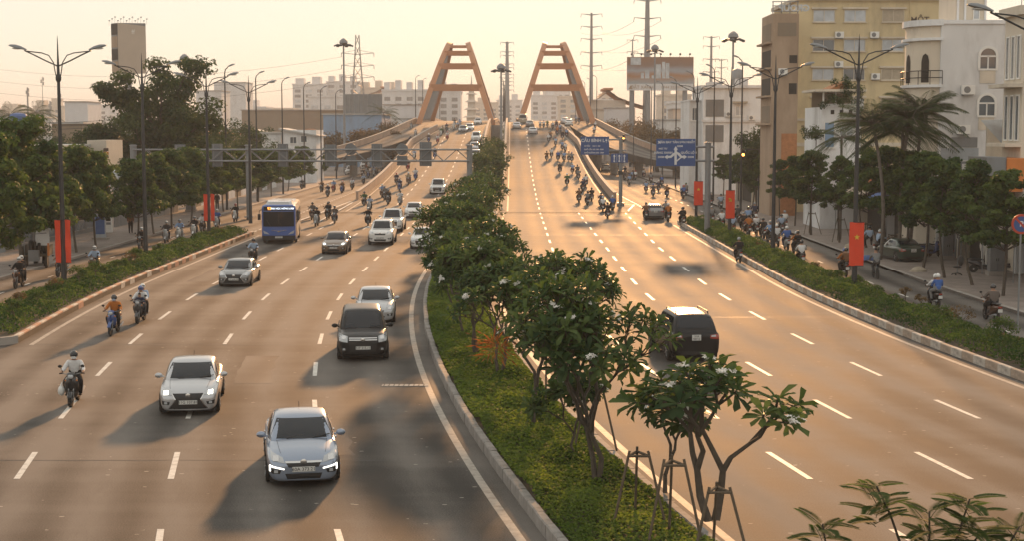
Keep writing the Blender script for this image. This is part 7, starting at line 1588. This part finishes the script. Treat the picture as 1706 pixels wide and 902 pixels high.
# ------------------------------------------------------------------ the other side: showroom, sheds, far town
root = thing('showroom', 'glass-fronted showroom with a pale box sign above the pavement trees', 'building'); Xf = -33.6
bbox(root, 'wall', Xf - 12, Xf, 100, 122, 0, 6.9, M['greymetal']); bbox(root, 'roof', Xf - 12.2, Xf + .3, 99.8, 122, 6.9, 7.1, M['roofsheet'])
for k in range(8):
    for (za, zb) in ((.5, 3.2), (3.5, 6.6)): win(root, 100.5 + k * 2.65, 102.85 + k * 2.65, za, zb, Xf, M['pane'], M['steel'], 'X', 0, False, .07)
bx = bbox(root, 'box_sign', Xf + .004, XP(185, 121), 120, 125, Zp(275, 120), Zp(233, 120), mat('box_sign_panel', (.50, .45, .38), .6, var=.08, scale=.8))
text_obj('hancook', .62, LET, bx, (XP(162, 120) - .2, 119.96, Zp(253, 120)), bold=.02)
for k, m in enumerate((LET, M['orange'], LET)): bbox(bx, 'sign_bar', XP(175, 120), XP(183, 120), 119.95, 119.997, Zp(249 + k * 6 + 2, 120), Zp(246 + k * 6, 120), m)
bbox(root, 'side_glass', Xf - 12, Xf - .1, 99.93, 99.98, 3.2, 6.6, M['pane'])
tt = thing('totem_sign', 'white totem with an orange head and striped panels by the showroom', 'sign', (XP(176, 117), 117, .13)); bbox(tt, 'pylon', -.52, .46, -.12, .12, .2, Zp(291, 117), M['white']); bbox(tt, 'orange_panel', -.45, .38, -.16, -.121, Zp(328, 117), Zp(312, 117), M['orange'])
for k in range(7): bbox(tt, 'strip', -.45, .38, -.16, -.121, Zp(340 + k * 6, 117), Zp(336 + k * 6, 117), M['dark'] if k % 2 else M['steel'])
ab = thing('notice_board', 'blue and white standing board in front of the totem', 'sign', (XP(166, 112), 112, .13)); bbox(ab, 'board', -.42, .42, -.06, .06, .15, 1.9, M['palepane']); bbox(ab, 'panel', -.34, .34, -.075, -.061, .4, 1.7, M['bluecl']); bbox(ab, 'plinth', -.6, .6, -.2, .2, 0, .148, M['concrete'])
fn = thing('metal_fence', 'tall grey sheet metal fence along the pavement', 'fence', (0, 0, 0))
for k in range(12): bbox(fn, 'panel', -33.2, -33.14 + .02 * (k % 2), 126 + k * 2, 127.97 + k * 2, .13, 3.4, M['greymetal'])
fn2 = thing('wooden_fence', 'weathered pale fence behind the riverside pavement trees', 'fence', (0, 0, 0))
for k in range(14): bbox(fn2, 'panel', -33.4, -33.3, 158 + k * 4, 161.9 + k * 4, .13, 2.2 + .3 * (k % 3), M['offwhite'] if k % 2 else M['brownwall'])
wt = thing('water_tank', 'pale water tank above the metal fence', 'water tank', (XP(196, 132), 132, 0)); b = MB(); b.lathe([(.7, 3.4), (.75, 3.6), (.75, 4.4), (.6, 4.7), (.15, 4.85)], 16); b.obj('drum', M['palepane'], wt); b = MB(); b.tube([(0, 0, 0), (0, 0, 3.4)], .3, 8); b.obj('stand', M['steel'], wt)
wt = thing('water_tank', 'blue water tank among the palms behind the showroom', 'water tank', (XP(35, 190), 190, 0)); b = MB(); b.lathe([(.9, 8.6), (1.1, 8.8), (1.1, 9.9), (.9, 10.2), (.2, 10.35)], 16); b.obj('drum', M['bluecl'], wt); b = MB(); b.box(-1, 1, -1, 1, 0, 8.6); b.obj('stand', M['concrete'], wt)
# tractor cart on the service road
X, Y = gnd(55, 447); ct = thing('tractor_cart', 'loaded cart with big dark tyres parked on the service road pavement', 'cart', (X, Y + .6, 0), .15)
for (x, y, r_) in ((-.6, 0, .42), (.6, 0, .42), (-.25, 1.6, .3), (.25, 1.6, .3)):
    b = MB(); b.lathe([(r_ * .5, -.1), (r_ * .95, -.1), (r_, -.05), (r_, .05), (r_ * .95, .1), (r_ * .5, .1)], 18, (x, y, r_), 'X'); b.obj('wheel', M['tyre'], ct)
bbox(ct, 'bed', -.75, .75, -.5, 1.7, .7, .8, M['wood'])
for x in (-.75, .72): bbox(ct, 'side_board', x, x + .03, -.5, 1.7, .802, 1.3, M['wood'])
for s in (-1, 1): bbox(ct, 'striped_mudguard', s * .82 - .06, s * .82 + .06, -.55, -.5, .75, 1.5, M['orange'])
bbox(ct, 'engine', -.3, .3, -.9, -.5, .45, 1.1, M['greymetal']); bbox(ct, 'canopy_panel', -.05, .75, .4, .45, 1.3, 2.3, M['offwhite']); b = MB(); b.tube([(-.6, -.3, .8), (-.6, -.3, 2.0), (.7, -.3, 2.1)], .03, 5); b.obj('rail', M['steel'], ct)
for k in range(4): b = MB(); b.lathe([(.2, -.09), (.4, -.09), (.42, 0), (.4, .09), (.2, .09)], 14, (-.35 + .25 * k, .5 + .1 * k, 1.2), 'X'); b.obj('spare_tyre', M['tyre'], ct)
# houses beyond the street trees
def house(name, label, pa, pb, Y, ptop, wall, roof=None, depth=10, wins=(), slope=0.0):
    rt = thing(name, label, 'building'); x0, x1 = XP(pa, Y), XP(pb, Y); z = Zp(ptop, Y); bbox(rt, 'wall', x0, x1, Y, Y + depth, 0, z, wall)
    if slope:
        b = MB(); b.prism([(x0 - .5, z + .01), (x1 + .5, z + .01 - slope), (x1 + .5, z + .16 - slope), (x0 - .5, z + .3)], 'Y', Y - .6, Y + depth); b.obj('roof', roof or M['roofsheet'], rt, smooth=0)
    else: bbox(rt, 'roof', x0 - .3, x1 + .3, Y - .3, Y + depth, z, z + .25, roof or M['concrete'])
    for (a, c, p0, p1) in wins: win(rt, XP(a, Y), XP(c, Y), Zp(p1, Y), Zp(p0, Y), Y, M['pane'], M['white'])
    return rt
house('tin_roofed_house', 'white house with a sloping tin roof behind the riverside trees', 472, 528, 232, 216, M['whitewall'], M['roofsheet'], 9, ((485, 495, 228, 238), (503, 512, 226, 236)), 1.0); house('tin_roofed_house', 'low pale shed with a tin roof left of the sloping-roofed house', 437, 470, 238, 222, M['offwhite'], M['roofsheet'], 9)
house('blue_shed', 'blue-walled shed under the grey billboard back', 540, 637, 330, 191, M['blueshed'], M['roofsheet'], 25); house('viaduct_wall', 'long brown wall with flat deck behind the riverside trees', 405, 575, 400, 184, M['brownwall'], M['concrete'], 12)
bb = thing('billboard', 'grey back of a large billboard above the blue shed', 'billboard', (0, 0, 0)); Y = 334; bbox(bb, 'panel', XP(577, Y), XP(638, Y), Y, Y + .5, Zp(189, Y), Zp(157, Y), M['greymetal'])
for k in range(9): xk = XP(577 + 7.4 * k, Y); bbox(bb, 'rib', xk - .1, xk + .1, Y - .2, Y - .003, Zp(189, Y), Zp(157, Y), M['steel'])
for xx in (590, 625): bbox(bb, 'post', XP(xx, Y) - .3, XP(xx, Y) + .3, Y + .51, Y + 1.1, 0, Zp(160, Y), M['steel'])
house('far_house', 'white house between the palms and the spreading tree', 112, 150, 420, 170, M['far1'], None, 14); house('far_house', 'grey long roof behind the showroom', 0, 62, 260, 196, M['offwhite'], M['roofsheet'], 12); house('far_house', 'low brown shed behind the showroom sign', 90, 140, 230, 206, M['brownwall'], M['roofsheet'], 10); house('far_house', 'pale tower block behind the lamp posts', 360, 412, 700, 138, M['far1'], None, 20); house('far_house', 'lower white block beside the pale tower block', 330, 372, 520, 152, M['far1'], None, 16)
house('far_house', 'low white building at the end of the riverside street', 640, 700, 420, 175, M['far1'], None, 14); house('far_house', 'white riverside house left of the bridge', 655, 690, 360, 198, M['whitewall'], M['roofsheet'], 10)
# apartment blocks across the river
def apartment(label, pa, pb, Y, ptop, wall, steps=0, name='apartment_block'):
    rt = thing(name, label, 'building'); x0, x1 = XP(pa, Y), XP(pb, Y); z = Zp(ptop, Y); bbox(rt, 'wall', x0, x1, Y, Y + 25, 0, z, wall); r = random.Random(int(pa))
    n = max(2, int((x1 - x0) / 5.5)); fl = max(2, int((z - 6) / 3.3)); wb = MB(); db = MB()
    for i in range(n):
        for j in range(fl):
            xa = x0 + (x1 - x0) * (i + .2) / n; xb = x0 + (x1 - x0) * (i + .72) / n; za = 6 + j * 3.3; (wb if r.random() < .75 else db).box(xa, xb, Y - .12, Y - .01, za, za + 1.9)
    if wb.v: wb.obj('windows', M['pane'], rt, smooth=0)['kind'] = 'stuff'
    if db.v: db.obj('balconies', M['palepane'], rt, smooth=0)['kind'] = 'stuff'
    bbox(rt, 'roof_edge', x0 - .4, x1 + .4, Y - .4, Y + 25, z, z + .9, wall)
    for k in range(steps):
        xa = x0 + (x1 - x0) * (k + .15) / steps; bbox(rt, 'roof_house', xa, xa + (x1 - x0) / steps * .5, Y + 2, Y + 12, z + .9, z + 4.5 + (k % 2), wall)
    return rt
apartment('pale apartment block far behind the mast, tallest left part', 490, 545, 1000, 142, M['far1'], 2); apartment('pale apartment block far behind the mast, stepped right part', 546, 600, 1010, 138, M['far1'], 3); apartment('pale apartment block behind the lattice pylon', 602, 665, 1020, 148, M['far2'], 3)
apartment('wide white apartment block left of the arches', 516, 580, 820, 162, M['far1'], 0); apartment('wide white apartment block behind the left arch', 638, 712, 760, 152, M['far1'], 4); apartment('white apartment block inside the left arch', 713, 768, 780, 154, M['far1'], 3)
for i, (pa, pb, Y, pt) in enumerate(((985, 1040, 900, 168), (1000, 1022, 1100, 158), (885, 930, 1100, 160), (930, 980, 1000, 162), (905, 950, 1300, 152), (1100, 1150, 700, 160), (1120, 1175, 560, 172), (790, 830, 1200, 172), (828, 870, 1250, 168), (440, 490, 900, 182), (400, 445, 850, 180), (60, 110, 1000, 178), (150, 200, 1100, 176), (0, 50, 1200, 182), (1175, 1260, 480, 160))): apartment(f'hazy far block on the skyline, {(ordn + ["ninth", "tenth", "eleventh", "twelfth", "thirteenth", "fourteenth", "fifteenth"])[i]} of the scattered ones', pa, pb, Y, pt, (M['far1'], M['far2'])[i % 2], i % 3, 'far_block')
# pagoda and temple roofs
Y = 700; pg = thing('pagoda', 'tall tiered pagoda silhouette inside the left arch', 'pagoda', (XP(786, Y), Y, 0)); z = 4.0
for k in range(7):
    w_ = 4.2 - .42 * k; b = MB(); b.lathe([(w_ * .72, z), (w_ * .68, z + 2.9)], 8); b.obj('storey', M['far2'], pg); b = MB(); b.lathe([(w_ * 1.22, z + 2.7), (w_ * 1.15, z + 2.95), (w_ * .7, z + 3.6)], 8); b.obj('eave', M['far2'], pg); z += 3.5
b = MB(); b.tube([(0, 0, z), (0, 0, z + 4.5)], [.5, .08], 6); b.obj('spire', M['far2'], pg); bbox(pg, 'base', -6, 6, -6, 6, 0, 4.2, M['far2'])
def temple(label, pc, Y, ptop, w):
    rt = thing('temple', label, 'temple', (XP(pc, Y), Y, 0)); z = Zp(ptop, Y); bbox(rt, 'wall', -w * .7, w * .7, 0, 14, 0, z - 5, M['far2']); rows = []
    for t in (-1, -.75, -.5, -.25, 0, .25, .5, .75, 1): rows.append([(t * w, y, z - 4.8 * abs(t) ** .62) for y in (-1.5, 15.5)])
    b = MB(); b.grid(rows); b.grid([[(x, y, zz - .5) for x, y, zz in r_] for r_ in rows], flip=True); b.obj('roof', M['tile'], rt, smooth=60); bbox(rt, 'ridge', -w * .12, w * .12, -1.5, 15.5, z - .1, z + .5, M['tile']); bbox(rt, 'gable', -w * .45, w * .45, -.5, -.1, z - 5.5, z - 2.9, M['far2']); return rt
temple('brown temple roof with upswept eaves right of the bridges', 1012, 430, 150, 11); temple('pale temple roof far behind the left arch', 640, 800, 146, 13)
house('far_house', 'white walled house below the temple roof', 1010, 1050, 390, 180, M['far1'], M['roofsheet'], 12); house('far_house', 'warm walled house right of the outgoing bridge', 1120, 1150, 360, 182, M['far2'], M['roofsheet'], 12); house('far_house', 'long low roof in front of the picture billboard posts', 1098, 1148, 300, 200, M['offwhite'], M['roofsheet'], 12)
# billboards
Y = 330; bb = thing('billboard', 'large picture billboard of towers on tall posts right of the bridges', 'billboard', (0, 0, 0)); xa, xb, z0, z1 = XP(1043, Y), XP(1153, Y), Zp(151, Y), Zp(96, Y)
PIC = bpy.data.materials.new('billboard_print'); PIC.use_nodes = True; nt = PIC.node_tree; gt = nt.nodes.new('ShaderNodeTexCoord'); sp = nt.nodes.new('ShaderNodeSeparateXYZ'); rp_ = nt.nodes.new('ShaderNodeValToRGB'); nz_ = nt.nodes.new('ShaderNodeTexNoise'); nz_.inputs['Scale'].default_value = 4; md_ = nt.nodes.new('ShaderNodeMath'); md_.operation = 'MULTIPLY_ADD'; md_.inputs[1].default_value = .25
nt.links.new(gt.outputs['Generated'], sp.inputs[0]); nt.links.new(gt.outputs['Generated'], nz_.inputs['Vector']); nt.links.new(nz_.outputs['Fac'], md_.inputs[0]); nt.links.new(sp.outputs[2], md_.inputs[2]); nt.links.new(md_.outputs[0], rp_.inputs[0])
e = rp_.color_ramp.elements; e[0].position = .15; e[0].color = (.30, .33, .36, 1); e[1].position = 1.1; e[1].color = (.25, .14, .09, 1); q = e.new(.42); q.color = (.34, .17, .08, 1); q = e.new(.62); q.color = (.30, .32, .36, 1); q = e.new(.85); q.color = (.22, .14, .11, 1)
nt.links.new(rp_.outputs[0], nt.nodes['Principled BSDF'].inputs['Base Color'])
pn = bbox(bb, 'picture', xa, xb, Y, Y + .4, z0 + 1.45, z1, PIC); st_ = bbox(bb, 'caption_strip', xa, xb, Y - .02, Y + .4, z0, z0 + 1.44, M['far1'])
text_obj('ĐẤT XANH', .95, M['raw'], st_, (XP(1068, Y), Y - .05, z0 + .68), bold=.01); text_obj('0944 321 005', .85, M['raw'], st_, (XP(1118, Y), Y - .05, z0 + .68)); b = MB(); b.prism([(XP(1046, Y), z0 + .3), (XP(1052, Y), z0 + .3), (XP(1049, Y), z0 + 1.1)], 'Y', Y - .06, Y - .021); b.obj('logo', M['raw'], st_); bbox(pn, 'logo_panel', XP(1049, Y), XP(1066, Y), Y - .04, Y - .003, Zp(109, Y), Zp(97, Y), M['palepane'])
for (a, c, t) in ((1066, 1071, 122), (1073, 1080, 118), (1084, 1088, 126), (1091, 1099, 108), (1101, 1106, 104), (1107, 1113, 106)): bbox(pn, 'printed_tower', XP(a, Y), XP(c, Y), Y - .012, Y - .002, z0 + 2.6, Zp(t, Y), M['palepane'])
for xx in (1052, 1078, 1140): b = MB(); b.tube([(XP(xx, Y), Y + 1.0, 0), (XP(xx, Y), Y + 1.0, z1 - 1)], .55, 10); b.obj('post', M['steel'], bb)
for k in range(7): xk = XP(1050 + 16 * k, Y); b = MB(); b.tube([(xk, Y + .2, z1), (xk, Y - .9, z1 + .6)], .05, 4); b.ball((xk, Y - 1, z1 + .55), .25, 6, 4); b.obj('flood_lamp', M['darkpole'], bb)
Y = 260; bb = thing('billboard', 'tall three-sided billboard tower with a bird roost above the spreading tree', 'billboard', (0, 0, 0)); z0, z1 = Zp(123, Y), Zp(41, Y); xa, xm, xb = XP(190, Y), XP(206, Y), XP(249, Y)
b = MB(); b.prism([(xm, Y - 1.2), (xb, Y), (xa + 1.5, Y + 4.5), (xa, Y + .8)], 'Z', z0, z1); b.obj('core', M['greymetal'], bb, smooth=0)
pan = mat('billboard_panel', (.44, .37, .30), .6, var=.06, scale=.5); b = MB(); b.add([(xm, Y - 1.25, z0), (xb, Y - .05, z0), (xb, Y - .05, z1 - .5), (xm, Y - 1.25, z1)], [(0, 1, 2, 3)]); b.obj('front_panel', pan, bb, smooth=0, fix=False); text_obj('ff', 1.1, M['white'], bb, (XP(230, Y), Y - .75, Zp(56, Y)), rz=.26)
for k in range(4): za = z0 + (z1 - z0) * k / 4; b = MB(); b.add([(xa, Y + .74, za + .15), (xm - .1, Y - 1.16, za + .15), (xm - .1, Y - 1.16, za + (z1 - z0) / 4 - .1), (xa, Y + .74, za + (z1 - z0) / 4 - .1)], [(0, 1, 2, 3)]); b.obj('side_panel', M['dark'] if k % 2 else M['raw'], bb, smooth=0, fix=False)
b = MB(); b.tube([(XP(215, Y), Y + 1.5, 0), (XP(215, Y), Y + 1.5, z0)], .55, 10); b.obj('post', M['steel'], bb)
for k in range(14): px = 186 + k * 5; b = MB(); zz = Zp(36 - 3 * ((k * 7) % 3) + .1 * k, Y); b.tube([(XP(px, Y), Y + 1 - .1 * k, z1 - .3), (XP(px, Y) + .1, Y + 1 - .1 * k, zz)], .02, 3); b.ball((XP(px, Y) + .1, Y + 1 - .1 * k, zz), .13, 5, 4, (1.4, 1, .7)); b.obj('lamp_arm', M['darkpole'], bb)
# pylons
def pole_pylon(px, ptop, Y, label, arms, w=1.0, aw=5.0):
    rt = thing('power_pylon', label, 'pylon', (XP(px, Y), Y, 0)); z = Zp(ptop, Y); b = MB(); b.tube([(0, 0, 0), (0, 0, z)], [w, w * .4], 10); b.obj('pole', M['steel'], rt)
    for p in arms:
        za = Zp(p, Y)
        for s in (-1, 1):
            b = MB(); b.tube([(0, 0, za - .3), (s * aw, 0, za + .1)], [.22, .06], 5); ao = b.obj('cross_arm', M['steel'], rt); b = MB(); b.tube([(s * aw * .96, 0, za), (s * aw * 1.02, 0, za - 1.0)], .09, 5); b.obj('insulator', M['darkpole'], ao)
    return rt
pole_pylon(984, 24, 520, 'slim pole pylon just right of the outgoing arch', (26, 46, 66, 88, 110), .9, 3.6); pole_pylon(1076, -4, 430, 'thick pole pylon rising behind the picture billboard out of the frame', (3, 32, 61, 90), 1.4, 3.8); pole_pylon(1052, 67, 620, 'thin pole pylon at the edge of the picture billboard', (68, 87), .6, 2.2); pole_pylon(1182, 62, 560, 'pole pylon above the flat-roofed house, taller of two', (63, 78, 99, 120), .9, 3.0); pole_pylon(1199, 99, 600, 'pole pylon above the flat-roofed house, shorter of two', (100, 113), .5, 2.4)
pole_pylon(845, 71, 600, 'dense many-armed pole pylon between the two arches', (72, 87, 93, 107, 113, 124, 130, 136, 142, 150), 1.3, 2.6)
Y = 500; rt = thing('lattice_pylon', 'lattice transmission tower behind the tall mast', 'pylon', (XP(598, Y), Y, 0)); zt = Zp(60, Y)
def lw(z): return 3.6 * (1 - z / zt) ** 1.4 + .55
legs = [(sx, sy) for sx in (-1, 1) for sy in (-1, 1)]
for sx, sy in legs: b = MB(); b.tube([(sx * lw(z), sy * lw(z), z) for z in [zt * k / 8 for k in range(9)]], .14, 4); b.obj('leg', M['steel'], rt)
b = MB()
for k in range(11):
    za, zb = zt * k / 11, zt * (k + 1) / 11
    for (a, c) in (((-1, -1), (1, -1)), ((1, -1), (1, 1)), ((1, 1), (-1, 1)), ((-1, 1), (-1, -1))):
        b.tube([(a[0] * lw(za), a[1] * lw(za), za), (c[0] * lw(zb), c[1] * lw(zb), zb)], .07, 4); b.tube([(c[0] * lw(za), c[1] * lw(za), za), (a[0] * lw(zb), a[1] * lw(zb), zb)], .07, 4)
b.obj('lattice', M['steel'], rt)['kind'] = 'stuff'
for p in (92, 112, 131):
    for s in (-1, 1): b = MB(); za = Zp(p, Y); b.tube([(0, 0, za), (s * 5.4, 0, za + .5)], .13, 4); b.tube([(0, 0, za + 1.5), (s * 5.4, 0, za + .5)], .08, 4); b.tube([(s * 5.3, 0, za + .4), (s * 5.4, 0, za - .8)], .12, 5); b.obj('cross_arm', M['steel'], rt)
# radio masts on the left skyline
for i, (px, pt) in enumerate(((51, 146), (76, 128), (104, 155), (88, 168))):
    rt = thing('radio_mast', ('thick lattice radio mast on the skyline by the palms', 'tallest thin radio mast on the skyline', 'short radio mast beside the first lamp post', 'stubby radio mast beside the first lamp post')[i], 'mast', (XP(px, 700), 700, 0)); b = MB(); b.tube([(0, 0, 0), (0, 0, Zp(pt, 700))], [.7, .35] if i in (0, 3) else [.3, .1], 6); b.obj('shaft', M['steel'], rt)
    for k in range(3): b = MB(); b.cbox((.5 * (-1) ** k, 0, Zp(pt, 700) - 1.2 - k), (.5, .4, 1.6)); b.obj('antenna', M['lampgrey'], rt)
# far woods along the opposite bank: one mass
r = np.random.default_rng(31); cl = []
for k in range(420): px = r.uniform(-300, 2000); Y = r.uniform(520, 900); cl.append((XP(px, Y), Y, r.uniform(1, 7.5), r.uniform(4, 7)))
fw = link('far_wood', clump_cloud('far_wood', cl, 60, 1.6, M['bigtree'], r, .7, (.1, .7))); tag(fw, 'hazy far belt of trees along the opposite bank', 'wood', kind='stuff')
# gapless low town: roofs between the street trees and the river
for i in range(26):
    s = -1 if i % 2 else 1; Y = 240 + (i // 2) * 15; rr2 = random.Random(i); X = s * rr2.uniform(44, 95) if s < 0 else rr2.uniform(40, 90); w_ = rr2.uniform(7, 13); z = rr2.uniform(4, 8.5)
    rt = thing('low_house', f'low hazy roof {"behind the riverside trees" if s < 0 else "behind the shops"}, {(ordn + ["ninth", "tenth", "eleventh", "twelfth", "thirteenth"])[i // 2]} nearest', 'building', (X, Y, 0), 0, 'low houses behind the ' + ('riverside trees' if s < 0 else 'shops')); bbox(rt, 'wall', -w_ / 2, w_ / 2, 0, 10, 0, z, rr2.choice([M['offwhite'], M['cream'], M['brownwall'], M['whitewall']])); b = MB(); b.prism([(-w_ / 2 - .4, z), (w_ / 2 + .4, z), (w_ / 2 + .4, z + .15), (0, z + rr2.uniform(.4, 1.8)), (-w_ / 2 - .4, z + .15)], 'Y', -.5, 10.5); b.obj('roof', rr2.choice([M['roofsheet'], M['tile'], M['roofsheet']]), rt, smooth=0); win(rt, -w_ * .3, -w_ * .1, z * .4, z * .7, 0.0); win(rt, w_ * .1, w_ * .3, z * .4, z * .7, 0.0)

# overhead power lines
def wire(a, c, sag, label, r_=.035):
    a = Vector(a); c = Vector(c); b = MB(); b.tube([a.lerp(c, t) - Vector((0, 0, sag * 4 * t * (1 - t))) for t in [k / 14 for k in range(15)]], r_, 4); tag(b.obj('power_line', M['darkpole']), label, 'wire', 'overhead power lines')
nm = ['lowest', 'second', 'third', 'upper', 'highest']
for i, py in enumerate((90, 61, 32)):
    for s in (-1, 1): wire((XP(1076, 430) + s * 3.7, 430, zat(py, 430) - 1), (XP(984, 520) + s * 3.5, 520, zat(py + 20, 520) - 1), 2.0, f'power line between the two pole pylons by the billboard, {nm[i]} on its {"outer" if s > 0 else "inner"} side', .05)
for i, py in enumerate((131, 112, 92)): wire((XP(598, 500) - 5.4, 500, zat(py, 500) - .8), (XP(-80, 560), 560, zat(py + 12, 560)), 6, f'power line running from the lattice pylon over the riverside roofs, {nm[i]} one', .05)
for i in range(3): wire((XP(-40, 160), 160, 8.6 + .35 * i), (XP(250, 172), 172, 9.2 + .35 * i), .6, f'cable over the showroom roof, {nm[i]} of three', .03)
# ------------------------------------------------------------------ haze: the golden dusty air over the whole place
hb = MB(); hb.box(-3700, 3700, -3400, 4000, -1.2, 78); hz = hb.mesh('haze', [], 0)
hm = bpy.data.materials.new('haze_air'); hm.use_nodes = True; nt = hm.node_tree; nt.nodes.remove(nt.nodes['Principled BSDF'])
pv = nt.nodes.new('ShaderNodeVolumePrincipled'); pv.inputs['Color'].default_value = (.93, .91, .90, 1); pv.inputs['Density'].default_value = HAZE; pv.inputs['Anisotropy'].default_value = 0.0
nt.links.new(pv.outputs[0], nt.nodes['Material Output'].inputs['Volume'])
hz.materials.append(hm); tag(link('haze', hz), 'pale golden haze hanging over the whole avenue', kind='stuff')
